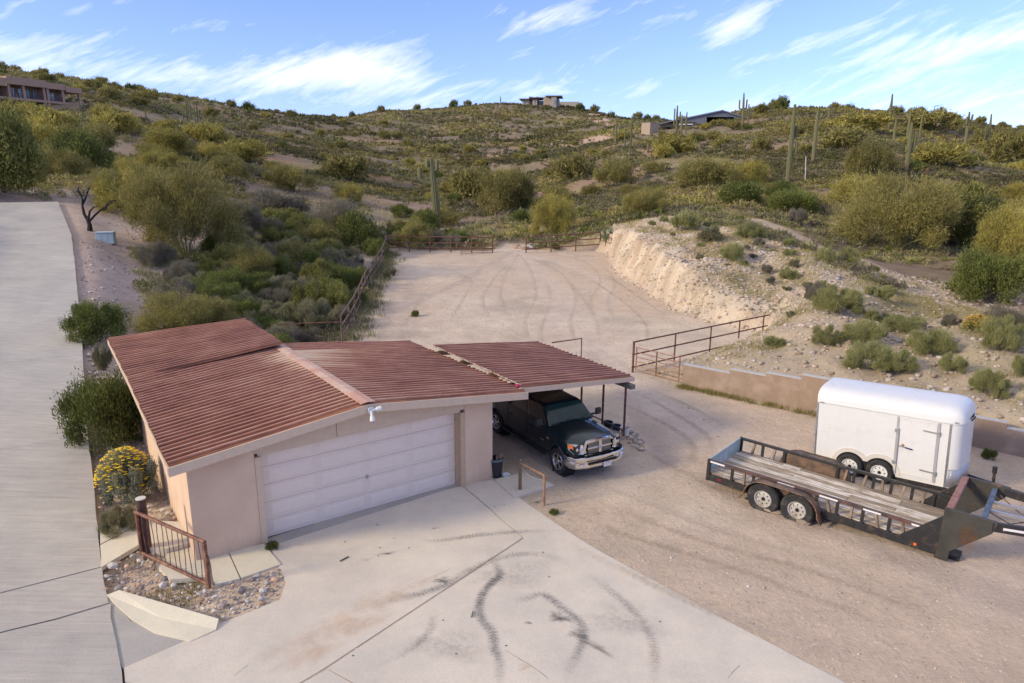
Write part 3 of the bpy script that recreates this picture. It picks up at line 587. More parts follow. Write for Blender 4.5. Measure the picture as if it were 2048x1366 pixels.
# sectional door: five sections of four raised long panels
dsx = 4.86; hh = 2.09/5
for r_ in range(5):
    z0 = .012+r_*hh; s = MB().bb(.005, dsx, 0, .04, z0+.003, z0+hh-.003).build('door_section', M_DOORS, GA)
    for c_ in range(4):
        x0 = .18+c_*1.165; x1 = x0+1.0; za, zb_ = z0+.07, z0+hh-.07; b = MB(); e = .035
        o_ = [(x0, -.002, za), (x1, -.002, za), (x1, -.002, zb_), (x0, -.002, zb_)]; i_ = [(x0+e, -.010, za+e), (x1-e, -.010, za+e), (x1-e, -.010, zb_-e), (x0+e, -.010, zb_-e)]
        g_ = [(x0-.018, .0035, za-.018), (x1+.018, .0035, za-.018), (x1+.018, .0035, zb_+.018), (x0-.018, .0035, zb_+.018)]
        b.add(o_+i_, [(4, 5, 6, 7)]+[(k, (k+1) % 4, 4+(k+1) % 4, 4+k) for k in range(4)]+[(3, 2, 1, 0)])
        b.build('raised_panel', M_DOOR, s)
    fr = MB().bb(.005, dsx, -.006, -.0005, z0+hh-.022, z0+hh-.006).build('section_lip', M_DOOR, s)
MB().bb(2.435, 2.465, -.04, -.006, .80, .90).bb(2.41, 2.49, -.025, -.006, .84, .86).build('door_handle', M_GALV, GA)
MB().bb(.0, 4.865, -.012, .03, .0, .012).build('door_seal', M_DARK, GA)
# floodlights under the ridge
fl = MB().box((XM+.03, YF-.075, ZM-.13), (.12, .07, .12)).build('flood_light', pm('lamp_housing', (.55, .60, .62), .35, var=.1), GA)
for d_ in ((.22, -.03, .02), (-.02, -.10, -.22)):
    p0 = Vector((XM+.03, YF-.10, ZM-.13)); dv = Vector(d_); 
    MB().tube([p0, p0+dv*.5, p0+dv*.55, p0+dv], [.028, .034, .05, .06], 12).build('lamp_head', M_WHITE, fl, smooth=True)
MB().bb(XM+.2, XM+.32, -.26, -.2275, 2.50, 2.56).build('cable_box', M_TRIM2, GA)

# ---------------------------------------------------------------- carport
CPT = empty('carport', tuple(np.array(G0)+np.array([math.cos(YAW)*8.7-math.sin(YAW)*2, math.sin(YAW)*8.7+math.cos(YAW)*2, 0])), YAW, 'open carport lean-to with red ribbed roof on thin rusty posts over the truck', 'carport')
ox, oy = 8.7, 2.0
c3 = lambda x, y, z: (x-ox, y-oy, z)
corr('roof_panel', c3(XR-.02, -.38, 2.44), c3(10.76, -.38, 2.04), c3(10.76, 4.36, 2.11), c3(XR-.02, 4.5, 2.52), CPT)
b = MB(); b.prism([c3(XR-.1, -.41, 2.425), c3(10.79, -.41, 2.03), c3(10.79, -.41, 1.90), c3(XR-.1, -.41, 2.28)], (0, .04, 0)); b.build('fascia_board', M_TRIM, CPT)
b = MB(); n = 46
for i in range(n):   # lumpy foam sealant along the joint
    y = -.33+i*4.8/n+random.uniform(-.02, .02); b.tube([c3(XR+random.uniform(-.015, .015), y, 2.47+y*.012), c3(XR+random.uniform(-.015, .015), y+.12, 2.47+y*.012)], random.uniform(.012, .026), 6)
b.build('foam_seam', pm('sealant', (.36, .30, .24), .9, var=.3, sc=12), CPT)
MB().bb(XR-.12-ox, XR+.02-ox, -.33-oy, -.20-oy, 2.44, 2.475).build('magenta_rag', pm('magenta_cloth', (.35, .02, .10), .8), CPT)
for y in (-.28, 1.3, 2.9, 4.3):
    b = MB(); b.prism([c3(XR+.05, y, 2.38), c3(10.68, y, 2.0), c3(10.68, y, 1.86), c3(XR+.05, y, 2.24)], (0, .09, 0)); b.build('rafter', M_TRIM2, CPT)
b = MB().bb(10.52-ox, 10.68-ox, -.55-oy, 4.5-oy, 1.72, 1.855); b.build('beam', pm('beam_wood', (.16, .15, .12), .8), CPT)
for y in (-.25, .72, 1.75, 2.75, 3.55, 4.25):
    MB().tube([c3(10.6, y, .16), c3(10.6, y, 1.72)], .035, 10).build('post', M_RUST, CPT, smooth=True)
MB().bb(10.48-ox, 10.72-ox, -.2-oy, 4.9-oy, -.1, .17).build('footing_kerb', M_GREY, CPT, bevel=.02)
MB().tube([c3(10.66, -.2, .30), c3(10.66, 1.2, .34), c3(10.6, 2.3, .42)], .02, 6).build('low_rail', M_RUST, CPT)
# pots on the kerb
def gl(x, y, z=0): c, s = math.cos(YAW), math.sin(YAW); return (G0[0]+c*x-s*y, G0[1]+s*x+c*y, z)
def pot(loc, r, h, m, label, cat='pot', rot=None):
    t = empty('plant_pot', loc, 0, label, cat, rot=rot)
    MB().lathe([(0, 0), (r*.75, 0), (r, h), (r*1.08, h), (r*1.08, h-.03), (r*.95, h-.03), (r*.92, h-.06), (r*.9, h-.09)], n=20).build('pot_body', m, t, smooth=True)
    MB().lathe([(r*.9, h-.08), (0, h-.07)], n=20).build('soil', M_RUSTO if 'rust' in label else M_DARK, t)
pot(gl(10.75, .62, .12), .15, .2, pm('navy_plastic', (.012, .03, .045), .5), 'dark navy round pot beside the second carport post')
pot(gl(10.82, .32, .08), .15, .2, pm('blue_plastic', (.02, .06, .09), .45), 'blue round tub between the navy pot and the white bucket')
pot(gl(10.88, -.02, .05), .15, .26, M_WHITE, 'white bucket filled with rusty soil beside the front carport post', 'bucket')

# ---------------------------------------------------------------- wheels
def wheel(par, c, r, w, rim_r, style, side=-1, rz=0, tname='wheel'):
    """axle along local x (side=-1: outer face towards -x)"""
    t = D.objects.new(tname, None); COL.objects.link(t); t.parent = par; t.location = c; t.rotation_euler = (0, 0, rz); t.empty_display_size = .1
    s = side; b = MB(); h = w/2
    b.lathe([(rim_r, -h*.8), (r*.90, -h), (r*.97, -h*.8), (r, -h*.6), (r, h*.6), (r*.97, h*.8), (r*.9, h), (rim_r, h*.8), (rim_r, -h*.8)], axis='x', n=36)
    ty = b; 
    for k in range(36):   # tread lugs
        a = 2*pi*k/36; 
        for q in (-1, 1):
            R = Matrix.Rotation(a, 3, 'X'); p = R @ Vector((0, 0, r*1.002)); b.box((q*h*.38, p.y, p.z), (h*.34, r*.10, r*.02), R)
    b.build('tyre', M_TYRE, t, smooth=True)
    m = M_CHROME if style == 'alloy' else M_WHEELP if style != 'white' else M_WHITE
    b = MB(); b.lathe([(rim_r*1.02, s*h*.82), (rim_r, s*h*.86), (rim_r*.93, s*h*.84), (rim_r*.86, s*h*.45), (rim_r*.84, -s*h*.7)], axis='x', n=32)
    if style == 'alloy':
        for k in range(5):
            a = 2*pi*k/5+.3
            for da in (-.11, .11):
                d = Vector((0, math.cos(a+da), math.sin(a+da))); b.beam(Vector((s*h*.55, 0, 0))+d*rim_r*.15, Vector((s*h*.62, 0, 0))+d*rim_r*.93, rim_r*.13, h*.3, up=(1, 0, 0))
        b.lathe([(0, s*h*.8), (rim_r*.2, s*h*.78), (rim_r*.26, s*h*.5), (rim_r*.26, 0)], axis='x', n=16)
    else:
        b.lathe([(rim_r*.86, s*h*.42), (rim_r*.62, s*h*.58), (rim_r*.34, s*h*.52), (rim_r*.26, s*h*.52), (0, s*h*.5)], axis='x', n=32)
    b.build('rim', m, t, smooth=True)
    b = MB()
    if style != 'alloy':
        for k in range(8):
            a = 2*pi*k/8; b.lathe([(0, s*(h*.585)), (rim_r*.085, s*(h*.58))], (0, math.cos(a)*rim_r*.63, math.sin(a)*rim_r*.63), 'x', 10)
        b.lathe([(rim_r*.2, s*h*.5), (rim_r*.2, s*h*.75), (rim_r*.12, s*h*.85), (0, s*h*.87)], axis='x', n=14)
    else:
        b.lathe([(0, s*h*.12), (rim_r*.84, s*h*.12)], axis='x', n=24)
    b.build('hub', M_DARK if style != 'alloy' else M_BLACK, t)
    return t
M_WHEELP = pm('wheel_paint', (.50, .49, .47), .45, .3, var=.12, sc=14, c2=(.36, .28, .2), amt=.3, sc2=8)

# ---------------------------------------------------------------- pickup truck (local: -y is forward, x across)
def make_truck():
    k = .87
    fl_ = un(1118, 945); hx = math.radians(math.degrees(YAW))
    # wheel centre of front-left wheel as seen: local x = -.87
    t = empty('pickup_truck', (0, 0, 0), YAW, 'dark green crew cab pickup with chrome grille parked under the carport', 'pickup truck')
    WB, TR = 3.62, .86
    zf, zr_ = -1.81, 1.81
    c, s = math.cos(YAW), math.sin(YAW)
    lx, ly = -TR-.12, -1.81
    t.location = (1.066, 19.13, 0); t.scale = (.82, .955, .92); t.rotation_euler = (0, 0, .526)
    Wd = 1.0
    def arch(y):
        z = .46
        for yc in (zf, zr_):
            d = abs(y-yc)
            if d < .50: z = max(z, .40+math.sqrt(.50**2-d*d)*1.02)
        return z
    # lofted lower body
    ys = sorted(set([round(v, 3) for v in list(np.linspace(-2.72, 2.85, 46))+[yc+dd for yc in (zf, zr_) for dd in (-.5, -.47, -.4, -.3, -.15, 0, .15, .3, .4, .47, .5)]]))
    def sec(y):
        nose = max(0, min(1, (-2.1-y)/.62)); w = Wd*(1-.10*nose**2); flare = 0
        for yc in (zf, zr_):
            d = abs(y-yc)
            if d < .66: flare = max(flare, .035*math.cos(d/.66*pi/2))
        belt = 1.13-.07*nose; w2 = w-.01
        if y < -.98: top = 1.32-.13*((-.98-y)/1.74)**1.7
        elif y < 1.0: top = 1.30
        else: top = 1.33
        za = arch(y); zl = max(za, .52)
        cab = -.98 <= y
        if cab: pts = [(w*.95, za), (w+flare, max(zl, za)), (w+flare, max(.85, za+.02)), (w2, 1.06), (w*.97, 1.2), (w*.93, top), (w*.85, top+.005), (0, top+.005)]
        else: pts = [(w*.95, za), (w+flare, max(zl, za)), (w+flare, max(.85, za+.02)), (w2, 1.0), (w*.97, belt), (w*.84, top-.06), (w*.66, top+.015), (0, top+.045)]
        return pts
    b = MB(); rows = []
    for y in ys:
        p = sec(y); row = [(-a, y, z) for a, z in p]+[(a, y, z) for a, z in p[-2::-1]]; rows.append(row)
    n = len(rows[0]); vs = [q for r_ in rows for q in r_]
    b.add(vs, [(i*n+j, i*n+j+1, (i+1)*n+j+1, (i+1)*n+j) for i in range(len(rows)-1) for j in range(n-1)]+[tuple(range(n))[::-1], tuple((len(rows)-1)*n+j for j in range(n))])
    body = b.build('body', M_PAINT, t, smooth=True)
    # dark underbody + wheel wells
    b = MB().bb(-.80, .80, -2.5, 2.75, .34, .62)
    for yc in (zf, zr_):
        for sx in (-1, 1):
            b.lathe([(.505, sx*.55), (.505, sx*.985)], (0, yc, .40), 'x', 28); b.lathe([(0, sx*.56), (.505, sx*.56)], (0, yc, .40), 'x', 28)
    b.build('underbody', M_DARK, t)
    # greenhouse
    def gh(name, inset, z0, z1, m, grow=0):
        bo = [(-.93, -1.02), (.93, -1.02), (.93, 1.02), (-.93, 1.02)]; to = [(-.73, -.34), (.73, -.34), (.76, .82), (-.76, .82)]; return bo, to
    bo, to = gh('', 0, 0, 0, None)
    b = MB(); seg = []
    for zt in (0, .5, .85, 1.0):
        ring = []
        for (p, q) in zip(bo, to):
            f = zt if zt < .9 else 1; x = p[0]+(q[0]-p[0])*f**1.0; y = p[1]+(q[1]-p[1])*f; ring.append((x*(1 if zt < 1 else .93), y*(1 if zt < 1 else .93)+(0 if zt < 1 else .02), 1.29+.60*zt if zt < 1 else 1.885))
        seg.append(ring)
    vs = [q for r_ in seg for q in r_]; b.add(vs, [(i*4+j, i*4+(j+1) % 4, i*4+4+(j+1) % 4, i*4+4+j) for i in range(3) for j in range(4)]+[(12, 13, 14, 15)])
    b.build('cab', M_PAINT, t, bevel=.05)
    def quad_panel(P, off, name, m, th=.012):
        P = [Vector(p) for p in P]; nrm = (P[1]-P[0]).cross(P[2]-P[0]).normalized(); 
        ctr = sum(P, Vector())/4; 
        if nrm.dot(ctr-Vector((0, .2, 1.5))) < 0: nrm = -nrm
        b = MB(); b.prism([p+nrm*(off-th) for p in P], nrm*th); return b.build(name, m, t, bevel=.004)
    def face(i, j, u0, u1, v0, v1):
        f = lambda u, v: (lambda lo, hi: tuple(lo[k_]+(hi[k_]-lo[k_])*v for k_ in range(3)))((bo[i][0]+(bo[j][0]-bo[i][0])*u, bo[i][1]+(bo[j][1]-bo[i][1])*u, 1.29), (to[i][0]+(to[j][0]-to[i][0])*u, to[i][1]+(to[j][1]-to[i][1])*u, 1.89))
        return [f(u0, v0), f(u1, v0), f(u1, v1), f(u0, v1)]
    M_WS = pm('windscreen_glass', (.012, .035, .034), .06, var=.4, sc=1.5, spec=.35)
    quad_panel(face(0, 1, .055, .945, .06, .90), .008, 'windscreen', M_WS)
    quad_panel(face(2, 3, .08, .92, .12, .85), .008, 'rear_window', M_GLASS)
    for (i, j) in ((1, 2), (0, 3)):
        quad_panel(face(i, j, .10, .50, .08, .86), .009, 'side_window', M_GLASS); quad_panel(face(i, j, .55, .92, .08, .86), .009, 'side_window', M_GLASS)
        quad_panel(face(i, j, .515, .528, .06, .88), .012, 'window_trim', M_CHROME)
    # windscreen wipers, cowl
    MB().bb(-.80, .80, -1.10, -.99, 1.315, 1.34).build('cowl', M_BLACK, t)
    for x in (-.35, .3): MB().beam((x, -1.07, 1.35), (x+.38, -.90, 1.425), .012, .012).build('wiper', M_BLACK, t)
    # bed opening and rails
    MB().bb(-.80, .80, 1.12, 2.74, 1.30, 1.345).build('bed_liner', M_DARK, t)
    for sx in (-1, 1): MB().bb(sx*.83, sx*.93, 1.08, 2.8, 1.335, 1.355).build('bed_rail', M_BLACK, t)
    # door seams and handles
    for sx in (-1, 1):
        for y in (-.88, .10, 1.04): MB().bb(sx*1.0, sx*1.004, y-.006, y+.006, .56, 1.2).build('door_seam', M_DARK, t)
        for y in (-.08, .86): MB().bb(sx*.995, sx*1.03, y-.09, y+.09, 1.02, 1.05).build('door_handle', M_PAINT, t, bevel=.008)
        MB().bb(sx*.96, sx*1.07, -.95, 1.25, .38, .44).build('running_board', M_BLACK, t, bevel=.02)
        # tow mirror
        MB().beam((sx*.93, -.80, 1.33), (sx*1.13, -.83, 1.36), .05, .06).build('mirror_arm', M_BLACK, t)
        mi = MB().box((sx*1.22, -.84, 1.43), (.22, .11, .26)).build('mirror', M_BLACK, t, bevel=.035)
        MB().bb(sx*1.13, sx*1.31, -.783, -.778, 1.33, 1.54).build('mirror_glass', M_CHROME, mi)
        # wheel arch lips
        for yc in (zf, zr_):
            b = MB(); b.tube([(sx*1.03, yc+.52*math.cos(a), .40+.525*math.sin(a)) for a in np.linspace(.08, pi-.08, 16)], .022, 6); b.build('arch_lip', M_PAINT, t, smooth=True)
    for yc in (zf, zr_):
        for sx in (-1, 1): wheel(t, (sx*.865, yc, .40), .405, .27, .245, 'alloy', sx)
    # front end: grille shell
    yf = -2.735
    b = MB(); gw, z0, z1 = .52, .78, 1.19
    outer = [(-gw-.03, z0-.02), (gw+.03, z0-.02), (gw+.10, z0+.2), (gw+.06, z1-.02), (gw-.06, z1+.035), (0, z1+.05), (-gw+.06, z1+.035), (-gw-.06, z1-.02), (-gw-.10, z0+.2)]
    inner = [(x*.885, z0+.055+(z-z0)*.76) for x, z in outer]; n = len(outer)
    v = [(x, yf-.075+abs(x)*.06, z) for x, z in outer]+[(x, yf-.085+abs(x)*.06, z) for x, z in inner]+[(x, yf+.03, z) for x, z in outer]+[(x, yf-.02, z) for x, z in inner]
    b.add(v, [(i, (i+1) % n, n+(i+1) % n, n+i) for i in range(n)]+[(i, (i+1) % n, 2*n+(i+1) % n, 2*n+i) for i in range(n)]+[(n+i, n+(i+1) % n, 3*n+(i+1) % n, 3*n+i) for i in range(n)])
    gr = b.build('grille_shell', M_CHROME, t, smooth=True)
    MB().bb(-gw*.9, gw*.9, yf-.03, yf-.02, z0+.04, z1-.03).build('grille_back', M_DARK, gr)
    for i in range(13):
        z = z0+.065+i*.0262; b = MB(); b.beam((-gw*.86, yf-.045, z), (gw*.86, yf-.045, z), .014, .009).build('grille_bar', M_ALU, gr)
    MB().beam((-gw*.93, yf-.055, 1.005), (gw*.93, yf-.055, 1.005), .025, .035).build('grille_crossbar', M_CHROME, gr)
    MB().beam((0, yf-.06, z0+.03), (0, yf-.06, z1), .055, .10, up=(1, 0, 0)).build('grille_spine', M_CHROME, gr)
    # animal-head badge: shield with two curled horns
    b = MB(); b.prism([(-.04, yf-.10, 1.04), (.04, yf-.10, 1.04), (.028, yf-.10, .965), (0, yf-.10, .945), (-.028, yf-.10, .965)], (0, .02, 0))
    for sx in (-1, 1): b.tube([(sx*(.03+.03*math.sin(a)), yf-.10, 1.03-.035+.035*math.cos(a)) for a in np.linspace(0, pi*1.1, 8)], .009, 6)
    b.build('badge', M_ALU, gr)
    # headlights
    M_LAMP = pm('headlight_lens', (.62, .64, .66), .08, .55, var=.35, sc=18, spec=1., coat=1.); M_AMB = pm('amber_lens', (.75, .16, .02), .2, coat=.8)
    for sx in (-1, 1):
        b = MB(); P_ = [(.62, -2.79, .86), (.93, -2.66, .88), (.99, -2.42, .96), (.985, -2.38, 1.10), (.93, -2.60, 1.14), (.62, -2.745, 1.13)]
        b.prism([(sx*x, y-.012, z) for x, y, z in P_], (-sx*.04, .10, 0)); h_ = b.build('headlight', M_LAMP, t, bevel=.006)
        for (cx, r_) in ((.70, .06), (.82, .06)): MB().lathe([(0, -.005), (r_*.6, -.012), (r_, .0), (r_, .02)], (sx*cx, -2.80+abs(cx-.62)*.42, 1.0), 'y', 16).build('lamp_reflector', M_CHROME, h_, smooth=True)
        b = MB(); b.prism([(sx*.935, -2.672, 1.02), (sx*.992, -2.43, 1.04), (sx*.99, -2.40, 1.10), (sx*.94, -2.62, 1.13)], (sx*.008, -.012, 0)); b.build('indicator', M_AMB, h_)
        b = MB(); b.bb(sx*.56, sx*.97, -2.74, -2.5, .80, .87); b.build('lamp_surround', M_BLACK, t)
    # chrome bumper, wraps round
    b = MB(); st = [(-1.04, -2.22), (-1.03, -2.55), (-.93, -2.79), (-.55, -2.90), (0, -2.93), (.55, -2.90), (.93, -2.79), (1.03, -2.55), (1.04, -2.22)]
    pr = [(.0, .80), (-.035, .775), (-.03, .72), (.0, .70), (.0, .66), (-.03, .64), (-.03, .50), (.02, .44), (.08, .44)]
    vs = [];
    for (x, y) in st:
        a = math.atan2(y+2.2, x) if y < -2.25 else (pi if x < 0 else 0); 
        for (o, z) in pr: vs.append((x-o*(x/1.04)*.8, y+(o if abs(x) < 1 else 0), z))
    m_ = len(pr); b.add(vs, [(i*m_+j, i*m_+j+1, (i+1)*m_+j+1, (i+1)*m_+j) for i in range(len(st)-1) for j in range(m_-1)])
    bp_ = b.build('bumper', M_CHROME, t, smooth=True); sm = bp_.modifiers.new('s', 'SOLIDIFY'); sm.thickness = .015
    MB().box((0, -2.955, .625), (1.12, .03, .075)).build('bumper_intake', M_DARK, t, bevel=.01)
    MB().box((0, -2.975, .575), (1.10, .02, .018)).build('bumper_lip', M_CHROME, t)
    for sx in (-1, 1):
        b = MB(); b.prism([(sx*.66, -2.925, .545), (sx*.86, -2.865, .545), (sx*.82, -2.878, .625), (sx*.66, -2.925, .62)], (0, -.02, 0)); b.build('fog_lamp', M_LAMP, t, bevel=.008)
    lp = MB().box((.16, -2.995, .52), (.31, .012, .155)).build('number_plate', pm('plate_white', (.62, .60, .60), .45, var=.1, sc=30), t, bevel=.004)
    MB().box((.16, -3.003, .582), (.2, .004, .018)).build('plate_band', pm('plate_band_paint', (.30, .16, .25), .5), lp)
    # small badges on the near side
    M_BADGE = pm('faded_badge', (.30, .16, .11), .5, var=.3, sc=40)
    for sx in (-1, 1):
        MB().bb(sx*1.0, sx*1.006, -1.18, -.98, .93, .99).build('fender_badge', M_BADGE, t); MB().bb(sx*1.0, sx*1.006, -.84, -.6, .80, .83).build('fender_badge', M_BADGE, t)
        b = MB(); b.tube([(sx*1.0, 2.30+.09*math.cos(a), 1.13+.06*math.sin(a)) for a in np.linspace(.3, 5.2, 10)], .016, 5); b.build('bed_badge', pm('gold_badge', (.42, .33, .2), .4, .3), t)
    MB().tube([(-.86, -1.20, 1.26), (-.87, -1.14, 2.0)], .004, 5).build('antenna', M_BLACK, t)
    def remap(o):
        if o.type == 'MESH' and o.location.length < 1e-6 and 'remap' not in o.data.name:
            for v in o.data.vertices:
                v.co.y = float(np.interp(v.co.y, [-3.2, -2.75, -2.2, -1.81, -1.02, -.34, .6, 4], [-3.03, -2.58, -2.13, -1.81, -1.28, -.74, .55, 4]))
                if v.co.z > 1.31: v.co.z = 1.31+(v.co.z-1.31)*.84
        if o.name.startswith('wheel'): return
        for c_ in o.children: remap(c_)
    for c_ in t.children: remap(c_)
    return t
make_truck()

# ---------------------------------------------------------------- enclosed trailer
def tilt_empty(name, p, yaw, tilt, **k):
    e = empty(name, tuple(p), 0, rot=None, **k); e.rotation_mode = 'XYZ'
    R = Matrix.Rotation(yaw, 4, 'Z') @ Matrix.Rotation(-tilt, 4, 'Y'); e.rotation_euler = R.to_euler(); return e
def make_cargo():
    t = tilt_empty('enclosed_trailer', (8.497, 17.963, -.14), -.715, .045, label='white enclosed cargo trailer with rounded roof and side door by the retaining wall', cat='trailer')
    L, W_, hb, hs, ht = 3.16, 1.80, .30, 1.99, 2.37; LN = .42
    # plan outline with rounded nose
    def plan(inset=0):
        P = [(0, 0+inset)]; 
        P += [(L, inset)]
        for a in np.linspace(0, pi/2, 7): P.append((L+LN*.62*math.sin(a)-0, inset+.28*(1-math.cos(a))))
        P.append((L+LN*.80, W_/2))
        for a in np.linspace(pi/2, 0, 7): P.append((L+LN*.62*math.sin(a), W_-inset-.28*(1-math.cos(a))))
        P += [(L, W_-inset), (0, W_-inset)]; return P
    P = plan(); b = MB(); n = len(P); b.add([(x, y, hb) for x, y in P]+[(x, y, hs) for x, y in P], [(i, (i+1) % n, n+(i+1) % n, n+i) for i in range(n)]+[tuple(range(n))[::-1]])
    b.build('body', M_WHITE, t, smooth=True)
    # domed roof: cross arcs, dropping over the nose
    b = MB(); rows = []
    for (x, f, w) in [(-.02, 1, 0), (0, 1, 0), (.8, 1, 0), (1.6, 1, 0), (2.4, 1, 0), (L-.15, 1, 0), (L+.05, .93, .01), (L+.16, .78, .05), (L+.24, .52, .12), (L+.28, .0, .22)]:
        row = []
        for k in range(17):
            a = pi*k/16; yy = W_/2-(W_/2-w)*math.copysign(abs(math.cos(a))**.55, math.cos(a)); zz = hs+(ht-hs)*f*abs(math.sin(a))**.62; row.append((x, yy, zz))
        rows.append(row)
    vs = [q for r_ in rows for q in r_]; b.add(vs, [(i*17+j, i*17+j+1, (i+1)*17+j+1, (i+1)*17+j) for i in range(len(rows)-1) for j in range(16)]+[tuple(range(17))])
    b.build('roof', M_WHITE, t, smooth=True)
    b = MB(); Q = plan(-.012); b2 = [(x, y) for x, y in Q]
    for i in range(len(b2)-1): b.beam((*b2[i], hs-.01), (*b2[i+1], hs-.01), .018, .03)
    b.build('drip_rail', M_WHITE, t)
    b = MB()
    for i in range(58): x = .05+i*.0545; b.box((x, -.024, hs-.012), (.011, .006, .011))
    b.build('rivet_row', M_GALV, t)
    # corner posts
    MB().bb(L-.05, L+.0, -.012, .02, hb, hs-.03).build('corner_post', M_ALU, t); MB().bb(-.02, .02, -.012, .02, hb, hs).build('corner_post', M_ALU, t)
    # stone guard on the lower nose
    b = MB(); Q = plan(-.008); Q = [q for q in Q if q[0] >= L-.0]; n = len(Q)
    b.add([(x, y, hb+.02) for x, y in Q]+[(x, y, hb+.50) for x, y in Q], [(i, i+1, n+i+1, n+i) for i in range(n-1)])
    md_, tt, bb_ = new_mat('diamond_plate'); c_ = coords(tt); vo = N(tt, 'ShaderNodeTexVoronoi', _Scale=38.); tt.links.new(c_, vo.inputs['Vector']); bb_.inputs['Base Color'].default_value = (.5, .51, .53, 1); bb_.inputs['Metallic'].default_value = .8; bb_.inputs['Roughness'].default_value = .4
    bpn = N(tt, 'ShaderNodeBump', _Distance=.01); tt.links.new(vo.outputs['Distance'], bpn.inputs['Height']); tt.links.new(bpn.outputs[0], bb_.inputs['Normal'])
    o = b.build('stone_guard', md_, t, smooth=True); s_ = o.modifiers.new('s', 'SOLIDIFY'); s_.thickness = .008
    # side door
    x0, x1, z0, z1 = 2.02, 2.86, hb+.12, hs-.10
    M_FRM = pm('door_frame_grey', (.42, .42, .43), .5, .3, var=.08)
    b = MB(); 
    for (a0, a1, c0, c1) in [(x0-.06, x0-.005, z0-.05, z1+.05), (x1+.005, x1+.06, z0-.05, z1+.05)]: b.bb(a0, a1, -.022, -.002, c0, c1)
    fr = b.build('door_frame', M_FRM, t)
    MB().bb(x0-.005, x1+.005, -.021, -.002, z1+.005, z1+.05).bb(x0-.005, x1+.005, -.021, -.002, z0-.05, z0-.005).build('door_frame', M_WHITE, t)
    dr = MB().bb(x0, x1, -.017, -.0, z0, z1).build('side_door', M_WHITE, t, bevel=.004)
    for z in (z1-.22, z0+.2):
        MB().beam((x1-.30, -.03, z+.02), (x1+.08, -.03, z), .018, .035).bb(x1+.02, x1+.07, -.05, -.02, z-.06, z+.05).build('hinge', M_GALV, dr)
    MB().tube([(x0+.01, -.035, z0-.02), (x0+.01, -.035, z1-.25)], .011, 8).build('lock_rod', M_GALV, dr)
    for z in (z0+.28, z1-.33): MB().bb(x0-.09, x0+.01, -.045, -.02, z-.04, z+.05).build('rod_keeper', M_GALV, dr)
    MB().beam((x0+.0, -.05, z0+.76), (x0+.2, -.05, z0+.74), .014, .025).build('latch_arm', M_GALV, dr); MB().beam((x0+.18, -.055, z0+.74), (x0+.34, -.055, z0+.72), .02, .03).build('latch_grip', pm('navy_grip', (.02, .025, .09), .5), dr)
    MB().bb(x0+.09, x0+.14, -.055, -.02, z0+.735, z0+.81).build('padlock', pm('orange_padlock', (.35, .14, .06), .5), dr)
    # wheel arches, double hump
    xc = (.93, 1.66); r0, r1 = .37, .43
    def hump(r_):
        P_ = []
        for a in np.linspace(0, pi, 60):
            pass
        xs = np.linspace(xc[0]-r_, xc[1]+r_, 70); 
        for x in xs: P_.append((x, .36+max(math.sqrt(max(0, r_*r_-(x-xc[0])**2)), math.sqrt(max(0, r_*r_-(x-xc[1])**2)), .20 if xc[0] < x < xc[1] else 0)))
        return P_
    a_, c_ = hump(r0), hump(r1+.05); b = MB()
    for i in range(69): b.prism([(a_[i][0], -.03, a_[i][1]), (a_[i+1][0], -.03, a_[i+1][1]), (c_[i+1][0], -.03, c_[i+1][1]), (c_[i][0], -.03, c_[i][1])], (0, .028, 0))
    b.build('wheel_arch', pm('arch_beige', (.60, .56, .50), .5, var=.06), t)
    b = MB()
    for i in range(69): b.add([(a_[i][0], -.006, .1), (a_[i+1][0], -.006, .1), (a_[i+1][0], -.006, a_[i+1][1]), (a_[i][0], -.006, a_[i][1])], [(0, 1, 2, 3)])
    b.build('arch_cavity', M_DARK, t)
    for x in xc:
        for y, s in ((-.0, -1), (W_-.02, 1)):
            w_ = wheel(t, (x, y-.07*0, .345), .33, .2, .2, 'white', s); w_.rotation_euler = (0, 0, pi/2 if False else pi/2); 
            w_.rotation_euler = (0, 0, pi/2); 
    # fix sides: axle must run along local y, outer face outwards
    MB().bb(.0, L+.1, .05, .12, hb-.1, hb).bb(0, L+.1, W_-.12, W_-.05, hb-.1, hb).build('chassis', M_BLACK, t)
    # draw bar and jack
    b = MB(); b.beam((L-.2, .3, hb-.05), (L+1.15, W_/2-.03, hb-.05), .06, .10); b.beam((L-.2, W_-.3, hb-.05), (L+1.15, W_/2+.03, hb-.05), .06, .10); b.build('draw_bar', M_BLACK, t)
    MB().tube([(L+.88, W_/2, -.0), (L+.88, W_/2, .66)], .035, 10).tube([(L+.88, W_/2, .62), (L+.88, W_/2, .78)], .055, 10).build('tongue_jack', M_BLACK, t, smooth=True)
    # marker lights, hinges at the rear, scuffs
    b = MB(); b.box((.11, -.03, hs-.005), (.10, .02, .03)); b.build('marker_light', M_GALV, t); MB().box((L+.08, -.0, hs+.03), (.07, .03, .03)).build('marker_light', M_GALV, t)
    MB().beam((L+.33, .55, hs-.0), (L+.355, W_/2, hs+.0), .02, .05).build('marker_light', M_BLACK, t)
    for z in (hb+.35, hb+.95, hs-.25): MB().bb(-.05, -.0, -.02, .05, z-.04, z+.05).build('rear_hinge', M_GALV, t)
    MB().bb(.05, .32, -.008, -.001, hb+.86, hb+.90).build('faint_decal', pm('faded_decal', (.70, .69, .68), .5), t)
    return t
make_cargo()

